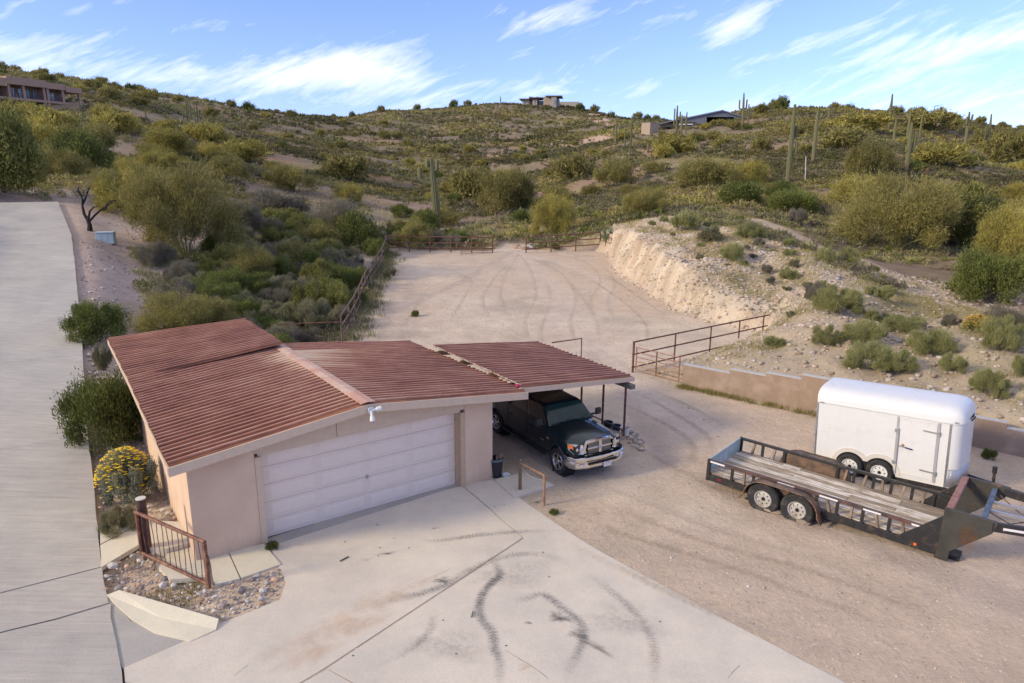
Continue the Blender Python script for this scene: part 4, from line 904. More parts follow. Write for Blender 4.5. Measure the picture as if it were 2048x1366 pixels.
# ---------------------------------------------------------------- gooseneck flatbed trailer
M_TAPE = pm('reflective_tape', (.72, .71, .74), .35, var=.1, sc=20)
def plank_mat():
    m, t, b = new_mat('weathered_plank'); L = t.links; co = coords(t); oi = N(t, 'ShaderNodeObjectInfo'); off = N(t, 'ShaderNodeVectorMath', operation='ADD'); sc_ = N(t, 'ShaderNodeVectorMath', operation='SCALE'); sc_.inputs[0].default_value = (31, 17, 5)
    L.new(oi.outputs['Random'], sc_.inputs['Scale']); L.new(co, off.inputs[0]); L.new(sc_.outputs[0], off.inputs[1])
    mp = N(t, 'ShaderNodeMapping'); mp.inputs['Scale'].default_value = (1.1, 9, 1); L.new(off.outputs[0], mp.inputs[0]); a = N(t, 'ShaderNodeTexNoise', _Scale=1.6, _Detail=9., _Roughness=.72, _Distortion=.4); L.new(mp.outputs[0], a.inputs['Vector'])
    cr = N(t, 'ShaderNodeValToRGB'); e = cr.color_ramp.elements; e[0].position = .3; e[0].color = (.17, .13, .095, 1); e[1].position = .50; e[1].color = (.34, .27, .20, 1); e.new(.54).color = (.46, .38, .30, 1); e.new(.60).color = (.66, .61, .55, 1)
    k = mth(t, 'ADD', a.outputs['Fac'], mth(t, 'MULTIPLY', mth(t, 'SUBTRACT', oi.outputs['Random'], .5), .18)); L.new(k, cr.inputs[0]); L.new(cr.outputs[0], b.inputs['Base Color']); b.inputs['Roughness'].default_value = .85
    bp = N(t, 'ShaderNodeBump', _Distance=.01); L.new(a.outputs['Fac'], bp.inputs['Height']); L.new(bp.outputs[0], b.inputs['Normal']); return m
M_PLANK = plank_mat()
M_STAKE = pm('stake_wood', (.20, .145, .10), .85, var=.3, sc=6, c2=(.34, .27, .2), amt=.4, stretch=(1, 1, .4))
def decal_mat(name, c, a, sc=14., thr=.35, rough=.9):
    m, t, b = new_mat(name); L = t.links; b.inputs['Base Color'].default_value = (*c, 1); b.inputs['Roughness'].default_value = rough; b.inputs['Specular IOR Level'].default_value = .2
    f = N(t, 'ShaderNodeAttribute', attribute_name='fade'); n = N(t, 'ShaderNodeTexNoise', _Scale=sc, _Detail=6., _Roughness=.75); L.new(coords(t), n.inputs['Vector'])
    n2 = N(t, 'ShaderNodeTexNoise', _Scale=1.3, _Detail=5., _Roughness=.6); L.new(coords(t), n2.inputs['Vector']); q = mth(t, 'ADD', mth(t, 'MULTIPLY', n.outputs['Fac'], .6), mth(t, 'MULTIPLY', n2.outputs['Fac'], .4)); k = mth(t, 'MULTIPLY', mth(t, 'SUBTRACT', q, .30+thr*.4), 3.6); k = mth(t, 'MINIMUM', mth(t, 'MAXIMUM', k, 0.), 1.); k = mth(t, 'MULTIPLY', mth(t, 'MULTIPLY', k, a), mth(t, 'MINIMUM', mth(t, 'POWER', f.outputs['Fac'], 1.3), 1.)); L.new(k, b.inputs['Alpha']); return m
M_RPATCH = decal_mat('rust_bloom', (.20, .085, .03), .85, 9, .25)
def make_goose():
    t = tilt_empty('flatbed_trailer', (5.043, 16.413, -.067), -.707, -.024, label='black gooseneck flatbed trailer with weathered plank deck and stake sides', cat='trailer')
    L, W_, hr, zd = 5.13, 2.065, .875, .50
    # frame
    for y in (.03, W_-.03): MB().bb(0, L+.1, y-.03, y+.03, zd-.19, zd-.02).build('side_rail', M_BLACK, t)
    MB().bb(.0, .07, .06, W_-.06, zd-.17, zd-.03).bb(L-.02, L+.06, .06, W_-.06, zd-.17, zd-.03).bb(1.6, 1.66, .06, W_-.06, zd-.17, zd-.06).bb(3.3, 3.36, .06, W_-.06, zd-.17, zd-.06).build('cross_member', M_BLACK, t)
    # planks: eleven rows, broken into two or three lengths
    nw = 11; w = (W_-.13)/nw
    for i in range(nw):
        cuts = [.03]+sorted(random.sample([1.25, 1.7, 2.4, 3.1, 3.7, 4.1], random.choice([1, 1, 2])))+[L-.03]
        for a, c in zip(cuts[:-1], cuts[1:]):
            y0 = .065+i*w; dz = random.uniform(-.006, .006); MB().bb(a+.004, c-.004, y0+.006, y0+w-.006, zd-.045+dz, zd+dz).build('deck_plank', M_PLANK, t)
    # top rails, steel uprights, leaning wooden stakes
    M_TOP = pm('top_rail_brown', (.115, .055, .045), .6, var=.3, sc=5, c2=(.03, .028, .028), amt=.45, sc2=1.2)
    for side, y in ((0, .03), (1, W_-.03)):
        MB().beam((-.03, y, hr-.035), (L+.05, y, hr-.035), .07, .07).build('top_rail', M_TOP if side == 0 else M_BLACK, t, bevel=.006)
        for x in ([.0, .62, 1.16, 2.66, 3.12, 3.66, 4.2, 4.74] if side == 0 else [.02, .62, 1.2, 2.55, 2.95, 3.4, 3.8, 4.25, 4.7]):
            MB().bb(x-.03, x+.035, y-.03, y+.03, zd-.02, hr-.07).build('upright', M_BLACK, t)
        for x in ([.92, 2.92, 3.42, 3.95, 4.47] if side == 0 else [.36, .92, 2.75, 3.2, 3.6, 4.05, 4.5]):
            ln = random.uniform(-.06, .06); MB().beam((x+ln, y+.05, zd-.06), (x-ln, y+.03, hr-.05), .05, .09, up=(0, 1, 0)).build('stake', M_STAKE, t)
    for (a, c) in ((.03, .42), (1.75, 2.15), (2.72, 3.12), (3.66, 4.02), (4.62, 5.02)):
        MB().bb(a, c, -.009, -.0055, hr-.062, hr-.022).build('reflective_strip', M_TAPE, t)
    MB().bb(.28, .36, -.006, -.0005, zd-.11, zd-.07).build('marker_light', pm('red_lens', (.35, .01, .03), .3), t); MB().lathe([(0, -.016), (.03, -.012), (.034, -.0)], (4.75, 0, zd-.1), 'y', 12).build('marker_light', pm('orange_lens', (.8, .16, .03), .3), t)
    # pale blue plywood tailgate
    MB().bb(-.025, .0, .07, W_-.07, zd-.02, hr+.0).build('tailgate_panel', pm('pale_blue_panel', (.33, .42, .44), .6, var=.08, sc=3, c2=(.45, .52, .54), amt=.3), t)
    MB().bb(-.04, .04, -.01, .07, zd-.2, hr-.0).bb(-.04, .04, W_-.07, W_+.01, zd-.2, hr).build('corner_post', M_BLACK, t)
    # fenders: outer skirts with rounded double arch on both sides
    a1, a2, r_ = 1.536, 2.338, .47
    M_FEN = pm('fender_steel', (.045, .036, .030), .55, var=.35, sc=4, c2=(.17, .105, .065), amt=.6, sc2=2.2)
    for s, y0, y1 in ((-1, -.30, -.0), (1, W_+.0, W_+.30)):
        P_ = [(a1-r_-.10, .26)]+[(a1+r_*math.cos(a), .40+r_*.93*math.sin(a)) for a in np.linspace(pi, pi/2, 10)]+[(a2+r_*math.cos(a), .40+r_*.93*math.sin(a)) for a in np.linspace(pi/2, 0, 10)]+[(a2+r_+.10, .24)]
        b = MB(); n = len(P_); b.add([(x, y0, z) for x, z in P_]+[(x, y1, z) for x, z in P_], [(i, i+1, n+i+1, n+i) for i in range(n-1)])
        o = b.build('fender', M_FEN, t, smooth=True); q = o.modifiers.new('s', 'SOLIDIFY'); q.thickness = .012
        # inner panel rising beside the deck
        P2 = [(x, z) for x, z in P_[1:-1]]; y = .0 if s < 0 else W_; b = MB(); b.prism([(x, y-.006, z) for x, z in P2]+[(a2+r_, y-.006, .33), (a1-r_, y-.006, .33)], (0, .012, 0)); b.build('fender_panel', M_FEN, t)
        b = MB(); b.tube([(x, y0 if s < 0 else y1, z) for x, z in P_], .014, 6); b.build('fender_lip', M_BLKR, t)
    for x in (a1, a2):
        for s, y in ((-1, -.15), (1, W_+.15)):
            w_ = wheel(t, (x, y, .405), .39, .235, .205, 'steel', s); w_.rotation_euler = (0, 0, pi/2)
    MB().bb(a1-.05, a2+.05, .1, .16, .32, .4).tube([(a1, -.05, .4), (a1, W_+.05, .4)], .04, 8).tube([(a2, -.05, .4), (a2, W_+.05, .4)], .04, 8).build('axle', M_BLACK, t)
    # gooseneck: riser plates, gussets, converging arms
    M_RISE = pm('riser_rusty', (.045, .043, .038), .55, var=.35, sc=3, c2=(.24, .11, .04), amt=.05, sc2=1.9)
    top = zd+.93
    for y, sgn in ((.0, 1), (W_, -1)):
        b = MB(); b.prism([(L+.02, y-.035, zd-.24), (L+.24, y-.035, zd-.24), (L+.24, y-.035, zd+.0), (L+.88, y-.035, top-.27), (L+.95, y-.035, top), (L+.02, y-.035, top)], (0, .07, 0)); b.build('riser_plate', M_RISE, t, bevel=.008)
        b = MB(); b.prism([(L+.02, y-.02, zd-.02), (L+.02, y-.02, top-.2), (L-.72, y-.02, zd-.02)], (0, .04, 0)); b.build('gusset', M_BLACK, t)
        b = MB(); y2 = y+sgn*.62; b.beam((L+.85, y, top-.125), (L+3.0, y2, top-.02), .09, .19); b.build('arm', M_BLACK, t, bevel=.006)
        if sgn == 1:
            for (f0, f1) in ((.08, .40), (.44, .78)):
                p = Vector((L+.85, y, top-.125)); q = Vector((L+3., y2, top-.02)); b = MB(); d = (q-p); nn = Vector((d.y, -d.x, 0)).normalized(); o_ = nn*.049 if nn.y < 0 else -nn*.049
                b.beam(p+d*f0+o_, p+d*f1+o_, .004, .05); b.build('reflective_strip', M_TAPE, t)
    MB().beam((L+.10, .05, top-.06), (L+.10, W_-.05, top-.06), .13, .13).build('cross_beam', M_RUSTP, t, bevel=.01)
    MB().beam((L+.68, .05, top-.12), (L+.68, W_-.05, top-.12), .10, .12).build('cross_beam', pm('blue_grey_steel', (.10, .12, .14), .4, .4, var=.4, sc=4), t, bevel=.01)
    MB().beam((L+2.1, .42, top-.0), (L+2.1, W_-.42, top-.0), .10, .12).build('cross_beam', M_BLKR, t, bevel=.01)
    for y in (.75, 1.25): MB().beam((L+.7, y, top-.12), (L+1.55, y+.02, top-.10), .05, .06).build('drop_bar', M_ALU, t)
    jk = MB().bb(L+1.42, L+1.56, .86, 1.18, top-.18, top-.10).tube([(L+1.5, 1.0, top-.5), (L+1.5, 1.0, top+.22)], .045, 10).build('landing_jack', M_BLKR, t)
    MB().tube([(L+1.5, 1.0, top+.22), (L+1.56, 1.0, top+.33)], [.03, .03], 8).lathe([(0, 0), (.045, .02), (.05, .06), (0, .1)], (L+1.58, 1.0, top+.30), 'z', 10).build('jack_knob', pm('orange_knob', (.75, .12, .06), .4), jk)
    cps = [[(L+.8, 1.7, top-.1), (L+1.2, 1.5, top-.3), (L+1.7, 1.35, top-.28), (L+2.05, 1.2, top-.02)], [(L+.75, .6, top-.1), (L+1.1, .9, top-.35), (L+1.5, 1.1, top-.2), (L+2.1, 1.4, top-.3), (L+2.6, 1.2, top-.4)], [(L+1.2, 2.0, top+.05), (L+1.5, 1.7, top-.2), (L+2.2, 1.3, top-.1)]]
    for c_ in cps: MB().tube([Vector(p) for p in c_], .011, 6).build('cable', M_BLACK, t, smooth=True)
    b = MB(); n_ = 18; fd = []; V = [(L+.52, -.0375, top-.52)]+[(L+.52+r_*.15*math.cos(2*pi*k/n_), -.0375, top-.52+r_*.27*math.sin(2*pi*k/n_)) for r_ in (.6, 1.5) for k in range(n_)]
    me = D.meshes.new('rust_patch'); me.from_pydata(V, [], [(0, 1+k, 1+(k+1) % n_) for k in range(n_)]+[(1+k, 1+n_+k, 1+n_+(k+1) % n_, 1+(k+1) % n_) for k in range(n_)]); me.materials.append(M_RPATCH); a_ = me.attributes.new('fade', 'FLOAT', 'POINT'); a_.data.foreach_set('value', np.array([1]+[1]*n_+[0]*n_, np.float32)); o = D.objects.new('rust_patch', me); COL.objects.link(o); o.parent = t
    # jack foot under the riser
    MB().bb(L+.16, L+.42, .25, .6, -.05, zd-.2).build('support_block', M_BLACK, t)
    for y in (.12, .45): MB().bb(L-.02, L+.04, y, y+.1, .1, .32).build('front_leg', M_BLACK, t)
    # licence lamp bracket rag and tie
    return t
make_goose()
# stones and wood chocks at the trailer tyres
M_RK = pm('chock_stone', (.33, .27, .21), .95, var=.25, sc=7, c2=(.25, .19, .14), amt=.5, bump=.01, bsc=12, rnd=.15)
def rock_mesh(name, seed, m, sub=2, flat=.7):
    import bmesh
    bm = bmesh.new(); bmesh.ops.create_icosphere(bm, subdivisions=sub, radius=1); r = np.random.default_rng(seed); ax = r.normal(size=(7, 3)); ax /= np.linalg.norm(ax, axis=1)[:, None]; cut = r.uniform(.62, .95, 7)
    for v in bm.verts:
        p = np.array(v.co)
        for a, c in zip(ax, cut):
            d = p@a
            if d > c: p = p-a*(d-c)*.85
        v.co = p*np.array([1, .85, flat])*(1+.06*r.normal())
    me = D.meshes.new(name); bm.to_mesh(me); bm.free(); me.materials.append(m); return me
RK = [rock_mesh('chock', 40+i, M_RK) for i in range(3)]
for (px, py, s_, lb) in [(1500, 1008, .17, 'flat stone wedged behind the rear tyre of the flatbed trailer'), (1548, 1028, .22, 'brown chunk of wood wedged between the flatbed trailer tyres'), (1612, 1052, .15, 'pinkish stone wedged ahead of the front tyre of the flatbed trailer')]:
    q = un(px, py); o = D.objects.new('wheel_chock', RK[random.randrange(3)]); COL.objects.link(o); o.location = (q[0], q[1]+.1, .04); o.scale = (s_*1.3, s_*.7, s_*.6); o.rotation_euler = (0, 0, -.6); tag(o, lb, 'chock')

# ---------------------------------------------------------------- retaining wall
WA = np.array([6.53, 25.3]); WB = np.array([13.85, 19.3]); wt = (WB-WA)/np.linalg.norm(WB-WA); wyaw = math.atan2(wt[1], wt[0])
rw = empty('retaining_wall', (WA[0], WA[1], 0), wyaw, 'low tan stucco retaining wall stepping along the gravel bank behind the white trailer', 'wall')
M_RW = pm('tan_wall_paint', (.29, .21, .15), .9, var=.1, sc=2.2, c2=(.34, .255, .19), amt=.35, sc2=1.1, bump=.008, bsc=40); M_CAP = pm('bare_block_cap', (.42, .42, .42), .9, var=.15, sc=9)
for (a, c, z) in [(0, 1.83, .85), (1.83, 3.13, 1.0), (3.13, 4.33, 1.12), (4.33, 7.2, 1.28), (7.2, 8.8, 1.11), (8.8, 10.15, .94), (10.15, 11.7, .78), (11.7, 15, .62)]:
    s_ = MB().bb(a+.001, c-.001, 0, .2, -.6, z-.03).build('wall_section', M_RW, rw); MB().bb(a+.002, c-.002, .006, .196, z-.03, z).build('wall_cap', M_CAP, s_)

# ---------------------------------------------------------------- pipe fences
def fence(name, pts, hs, label, posts_every, rails=(1., .62, .25), m=M_RUST, r=.03, cat='fence', lean=None, zoff=0., endtop=None):
    """pts: ground polyline; rails at fractions of height"""
    P = [np.array(p, float) for p in pts]; t = empty(name, tuple(P[0]), 0, label, cat); O = P[0]
    cum_ = np.r_[0, np.cumsum([np.linalg.norm(P[i+1][:2]-P[i][:2]) for i in range(len(P)-1)])]
    f = lambda s: np.array([np.interp(s, cum_, [p[k] for p in P]) for k in range(3)])
    n = max(1, int(round(cum_[-1]/posts_every)))
    for i in range(n+1):
        q = f(cum_[-1]*i/n)-O; MB().tube([(q[0], q[1], q[2]-.25), (q[0], q[1], q[2]+hs)], r*1.15, 8).build('post', m, t, smooth=True)
    for fr in rails:
        L_ = cum_[-1]; k = max(2, int(L_/2)); pp = [tuple(f(L_*i/k)-O+np.array([0, 0, hs*fr])) for i in range(k+1)]
        MB().tube(pp, r, 8).build('rail', m, t, smooth=True)
    return t
def gp(x, y, dz=0): return (x, y, G1(x, y)+dz)
LF0 = un(685, 690, 0.0); LF1 = at(775, 500, 62.)
ln = [gp(LF0[0]+(LF1[0]-LF0[0])*k/8+.25*math.sin(k*1.3)*.4, LF0[1]+(LF1[1]-LF0[1])*k/8) for k in range(9)]
ln = [(x, y, padz(y*0, y).item()+.02) for x, y, z in ln]
M_FLEFT = pm('sunbleached_pipe', (.19, .125, .09), .8, var=.3, sc=9, c2=(.09, .045, .035), amt=.45, sc2=4)
fence('pipe_fence', ln, 1.32, 'long rusty pipe fence beside the brush on the left of the dirt yard', 2.35, m=M_FLEFT, r=.04)
g0_ = un(560, 695, 0.); fence('pipe_fence', [(g0_[0], g0_[1], 0), (LF0[0], LF0[1], 0)], 1.1, 'short pipe fence end piece just behind the garage roof', 2.2, (1.,))
bl = at(777, 500, 62.); br = at(985, 500, 62.); fence('pipe_fence', [(bl[0], bl[1], .82), (br[0], br[1], .80)], 1.42, 'rusty three rail pipe fence at the left rear of the dirt yard', 1.9, (1., .62, .3), r=.046)
rl = at(1052, 501, 62.); rr_ = at(1200, 490, 63.5); fence('pipe_fence', [(rl[0], rl[1], .85), (rr_[0], rr_[1], 1.15)], 1.42, 'rusty three rail pipe fence at the right rear by the cut bank', 2.2, (1., .62, .25), r=.046)
r2 = at(1222, 497, 61.8); fence('pipe_fence', [(rr_[0], rr_[1], 1.15), (r2[0], r2[1], .95)], 1.3, 'short rusty fence stub with cactus pads against the cut bank', .9, (1., .6))
# fence descending to the mound on the right, its foot buried
ft = empty('pipe_fence', (4.92, 27.0, 0), 0, 'brown pipe fence running from the red gate into the dirt mound', 'fence')
d_ = np.array([12.35-4.92, 32.6-27.0]); Lf = np.linalg.norm(d_); d_ /= Lf
fp = lambda s, z: (d_[0]*s, d_[1]*s, z)
for s, z0 in ((0, -.3), (2.55, -.3), (4.95, 0), (7.05, .45), (8.95, .5)): MB().tube([fp(s, z0), fp(s, 1.29)], .045 if s in (0,) else .034, 8).build('post', M_RUST, ft, smooth=True)
for (z, s1_) in ((1.28, 9.4), (.76, 9.3), (.22, 5.8)): MB().tube([fp(-.05, z), fp(s1_, z)], .033, 8).build('rail', M_RUST, ft, smooth=True)
# tubular farm gate
gt = empty('farm_gate', (4.97, 26.92, 0), math.atan2(25.35-26.92, 6.45-4.97), 'faded red six rail tubular farm gate between the fence post and the retaining wall', 'gate')
gl_ = math.hypot(1.48, 1.57)-.06
for i, z in enumerate((.16, .33, .51, .70, .89, 1.09)): MB().tube([(.08, 0, z), (gl_, 0, z-.02)], .021, 8).build('rail', M_RUSTP if i > 2 else M_RUSTO, gt, smooth=True)
for x in (.07, gl_*.5, gl_): MB().tube([(x, -.0, .13), (x, 0, 1.11)], .025, 8).build('upright', M_RUSTP if x != gl_*.5 else M_RUST, gt, smooth=True)
# small farm gate leaning at the rear fence
gb = at(922, 505, 60.8); gt2 = empty('farm_gate', (gb[0], gb[1], .82), math.atan2(.9, 2.85), 'small rusty five rail gate swung open in front of the left rear fence', 'gate')
for z in (.1, .28, .46, .64, .85): MB().tube([(0, 0, z), (2.9, 0, z)], .022, 6).build('rail', M_RUST, gt2)
for x in (0, 1., 2., 2.9): MB().tube([(x, 0, -.1), (x, 0, .88)], .025, 6).build('upright', M_RUST, gt2)
# yard side stub rail behind carport
b_ = un(1162, 722, 0.); s_ = empty('pipe_rail', (b_[0], b_[1], 0), .2, 'short dark pipe rail showing past the rear edge of the carport roof', 'rail')
MB().tube([(-1.4, -.3, .95), (0, 0, 1.0), (0, 0, -.2)], .03, 8).build('rail', M_RUST, s_)

# ---------------------------------------------------------------- little swing gate by the walk and hitching rail
a_ = at(273, 985, 13.1); gA = un(284, 1112, .02); gB = un(418, 1176, .0)
sw = empty('swing_gate', (gA[0], gA[1], 0), math.atan2(gB[1]-gA[1], gB[0]-gA[0]), 'small rusty swing gate with wavy vertical bars by the stucco corner', 'gate')
Lg = math.hypot(gB[0]-gA[0], gB[1]-gA[1])
M_GATE = pm('gate_rust', (.13, .045, .03), .65, var=.25, sc=10, c2=(.26, .13, .08), amt=.5, sc2=4)
MB().tube([(0, 0, .06), (0, 0, 1.02)], .034, 8).build('frame', M_GATE, sw); MB().box((Lg, 0, .50), (.07, .06, 1.0)).build('frame', M_GATE, sw)
MB().tube([(-.03, 0, 1.03), (Lg+.03, 0, 1.0)], .038, 10).build('top_rail', M_GATE, sw, smooth=True); MB().tube([(0, 0, .10), (Lg, 0, .08)], .035, 10).build('bottom_rail', M_GATE, sw, smooth=True)
for i in range(12):
    x = Lg*(i+1)/13; MB().tube([(x+.016*math.sin(z*7+i*2.1), 0, z) for z in np.linspace(.1, 1.0, 9)], .009, 6).build('bar', M_RUST, sw, smooth=True)
MB().box((Lg+.05, 0, .62), (.03, .05, .18)).build('latch', M_RUST, sw)
q = un(296, 1108, 0.); gp_ = empty('gate_post', (q[0], q[1], 0), 0, 'stout rusty pipe post with pale cap holding the swing gate', 'post')
MB().tube([(0, 0, -.1), (0, 0, 1.28)], .095, 16).build('post_shaft', pm('post_rust', (.05, .025, .022), .8, var=.3, sc=8, c2=(.11, .055, .04), amt=.5), gp_, smooth=True); MB().tube([(0, 0, 1.283), (0, 0, 1.30)], .1, 16).build('post_cap', pm('pale_cap', (.62, .60, .55), .8), gp_)
h0 = un(1040, 982, 0.); h1 = un(1088, 1011, 0.)
hr_ = empty('hitching_rail', (h0[0], h0[1], 0), 0, 'low rusty pipe rail on two posts beside the truck', 'rail')
dx, dy = h1[0]-h0[0], h1[1]-h0[1]
M_GR = pm('lichen_rust', (.20, .13, .07), .8, var=.3, sc=9, c2=(.13, .12, .06), amt=.4, sc2=6)
MB().tube([(0, 0, -.05), (0, 0, .80)], .045, 10).build('post', M_GR, hr_, smooth=True); MB().tube([(dx, dy, -.1), (dx, dy, .80)], .032, 10).build('post', M_RUSTO, hr_, smooth=True); MB().tube([(0, 0, .77), (dx, dy, .79)], .026, 8).build('rail', M_RUSTO, hr_, smooth=True)
MB().tube([(0, 0, .8), (.02, 0, .87)], .022, 6).build('hook', M_RUSTO, hr_)
# chain hung from the rail
MB().tube([(dx*t_, dy*t_, .70-.14*math.sin(pi*t_)) for t_ in np.linspace(0, 1, 14)], .008, 5).build('chain', M_GALV, hr_)
# bin of scrap by the pier
q = un(992, 953, .0); bn = empty('rubbish_bin', (q[0], q[1], 0.03), 0, 'black plastic bin filled with scrap beside the stucco pier', 'bin')
MB().lathe([(0, 0), (.15, 0), (.185, .46), (.205, .46), (.205, .50), (.19, .50), (.18, .40)], n=24).build('bin_body', pm('bin_plastic', (.018, .018, .022), .5, var=.2), bn, smooth=True)
MB().lathe([(.19, .46), (.21, .465), (.21, .51), (.19, .505)], n=24).build('bin_rim', pm('bin_rim_blue', (.13, .17, .18), .5), bn)
b = MB()
for i in range(9): a = i*2.3; b.beam((.1*math.cos(a), .1*math.sin(a), .35), (.17*math.cos(a+.4), .15*math.sin(a+.4), .55+.04*(i % 3)), .03, .05)
b.build('scrap', pm('scrap_mix', (.10, .11, .10), .8, var=.5, sc=9, c2=(.30, .14, .08), amt=.5), bn)
q = un(1012, 955, 0); o = D.objects.new('crumpled_bag', rock_mesh('crumpled_bag', 91, pm('white_plastic_bag', (.45, .47, .47), .6, var=.3, sc=10))); COL.objects.link(o); o.location = (q[0], q[1], .09); o.scale = (.12, .09, .1); tag(o, 'crumpled white plastic bag on the ground right of the black bin', 'bag')
# utility cabinet by the drive
q = hit(214, 485); ub = empty('utility_box', tuple(q), .25, 'pale blue grey metal utility cabinet on the dirt verge', 'utility box')
M_UB = pm('cabinet_paint', (.42, .50, .52), .5, var=.08, sc=3, c2=(.33, .42, .44), amt=.3)
MB().bb(-.52, .48, -.3, .3, -.1, .58).build('cabinet', M_UB, ub, bevel=.01); MB().bb(-.56, .52, -.34, .34, .58, .64).build('lid', M_UB, ub, bevel=.02)
for x in (-.2, .16): MB().bb(x-.004, x+.004, -.304, -.30, 0, .55).build('door_seam', M_DARK, ub)

# ---------------------------------------------------------------- distant buildings
def box_on(par, name, x0, x1, y0, y1, z0, z1, m): return MB().bb(x0, x1, y0, y1, z0, z1).build(name, m, par)
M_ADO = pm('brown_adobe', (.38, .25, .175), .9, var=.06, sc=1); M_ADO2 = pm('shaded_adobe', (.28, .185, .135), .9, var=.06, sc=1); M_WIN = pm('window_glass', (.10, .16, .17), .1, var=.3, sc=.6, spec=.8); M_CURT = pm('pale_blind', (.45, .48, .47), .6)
P0 = at(13, 152, 150.); zt = P0[2]; ub_ = math.atan2(.923, .386)
ha = empty('hillside_house', (P0[0], P0[1], zt-6.9), ub_, 'two storey brown adobe house with columned terraces on the left hillside', 'house')
LH = 15.6
# local: x along facade, +y behind it
box_on(ha, 'wall', .2, 12.8, 2.6, 9, -2.5, 5.8, M_ADO2); box_on(ha, 'wall', -.1, .25, .5, 9, -2.5, 5.9, M_ADO)
box_on(ha, 'roof', -.3, 8.0, -.3, 9.2, 5.4, 6.9, M_ADO); box_on(ha, 'roof', 8.003, 12.2, -.2, 9., 5.35, 6.6, M_ADO); box_on(ha, 'roof', 12.203, LH+.3, -.3, 6, 5.0, 6.15, M_ADO)
box_on(ha, 'roof', -12, -.303, -.2, 9, 4.9, 6.5, M_ADO); box_on(ha, 'wall', -12, -.15, 3, 9, -2.5, 4.9, M_ADO2)
box_on(ha, 'terrace', -12, LH, 0, 2.6, 2.35, 2.85, M_ADO)
for x in (-.1, 2.9, 7.2, 8.0, 11.4, LH-.3): box_on(ha, 'column', x, x+.5, .05, .55, -3, 2.35, M_ADO); box_on(ha, 'column', x, x+.5, .05, .55, 2.85, 5.4, M_ADO)
for x in (-4.5, -8.5): box_on(ha, 'column', x, x+.5, .05, .55, -3, 5., M_ADO)
for (x0, x1, z0, z1) in [(2.1, 2.7, 2.9, 4.9), (3.6, 5.2, 2.9, 4.9), (5.4, 6.1, 2.9, 4.9), (6.4, 7.2, 3.3, 4.9), (8.6, 9.2, 3.3, 4.9), (9.9, 11.2, 3.2, 4.9), (8.7, 10.8, -.4, 2.0), (-3.5, -1.2, 2.9, 4.9), (-7.5, -5.2, 2.9, 4.9), (3.5, 5.5, 0, 2)]:
    w_ = box_on(ha, 'window', x0, x1, 2.56, 2.62, z0, z1, M_WIN); box_on(ha, 'blind', x0+.25*(x1-x0), x0+.6*(x1-x0), 2.53, 2.557, z0+.1, z1-.1, M_CURT)
box_on(ha, 'railing', 0, LH, .1, .14, 2.85, 3.35, M_BLACK) if False else None
b = MB()
for i in range(60): b.bb(i*LH/60, i*LH/60+.04, .1, .14, 2.85, 3.7)
b.bb(0, LH, .1, .14, 3.7, 3.76); b.build('railing', M_BLACK, ha)
# hilltop house
q = hit(1085, 212, 300); sc_ = q[1]/1379*.86
hb = empty('hilltop_house', tuple(q), -.12, 'low stone house with flat overhanging roofs on the hill summit', 'house')
M_STN = pm('pale_stone', (.40, .32, .23), .9, var=.1, sc=.5); M_RF = pm('dark_roof_edge', (.13, .10, .09), .7); M_STN2 = pm('grey_stone', (.34, .31, .27), .9, var=.1, sc=.5)
for (x0, x1, y0, d, z1, m_) in [(-46, -30, 2, 10, 4.6, M_STN), (-30, -22, 4, 8, 5.2, M_STN2), (-22, -12, 0, 12, 4.6, M_STN), (-12, 2, 6, 10, 4.2, M_STN2), (2, 20, -1, 12, 5.6, M_STN), (20, 31, -3, 10, 6.0, M_STN2), (31, 36, -1, 10, 4.8, M_STN2)]:
    u_ = sc_*1.0; box_on(hb, 'wall', x0*u_, x1*u_-.01, y0, y0+d, -3, z1*.8, m_)
for (x0, x1, y0, d, z1) in [(-52, -28, .5, 12, 4.6), (-30, -6, -1.5, 14, 5.2), (-12, 16, 2, 13, 5.62), (8, 43, -3.5, 14, 6.02)]: box_on(hb, 'roof', x0*sc_, x1*sc_, y0, y0+d, z1*.8+.01, z1*.8+.5, M_RF)
for (x0, x1, z1) in [(-32, -25, 7.0), (-16, -10, 6.8), (4, 8, 7.6), (26, 33, 7.2)]: box_on(hb, 'chimney', x0*sc_, x1*sc_, 4, 7, 3, z1*.8, M_STN2)
for (x0, x1) in [(-41, -38), (-34, -32), (-10, -7), (-5, -2), (27, 29), (-18, -16)]: box_on(hb, 'window', x0*sc_, x1*sc_, (-3.1 if x0 > 20 else 5.9 if -12 <= x0 < 0 else 1.9 if x0 < -30 else -.1), (-3.0 if x0 > 20 else 6.0 if -12 <= x0 < 0 else 2. if x0 < -30 else 0), .6, 2.9, M_WIN)
tw = empty('terrace_wall', tuple(hit(1120, 209, 300)), -.12, 'long pale terrace wall below the hilltop house', 'wall')
MB().bb(-40*sc_, 45*sc_, -6, -5.4, -6, 1.6).build('wall', pm('pale_wall', (.42, .38, .33), .9), tw)
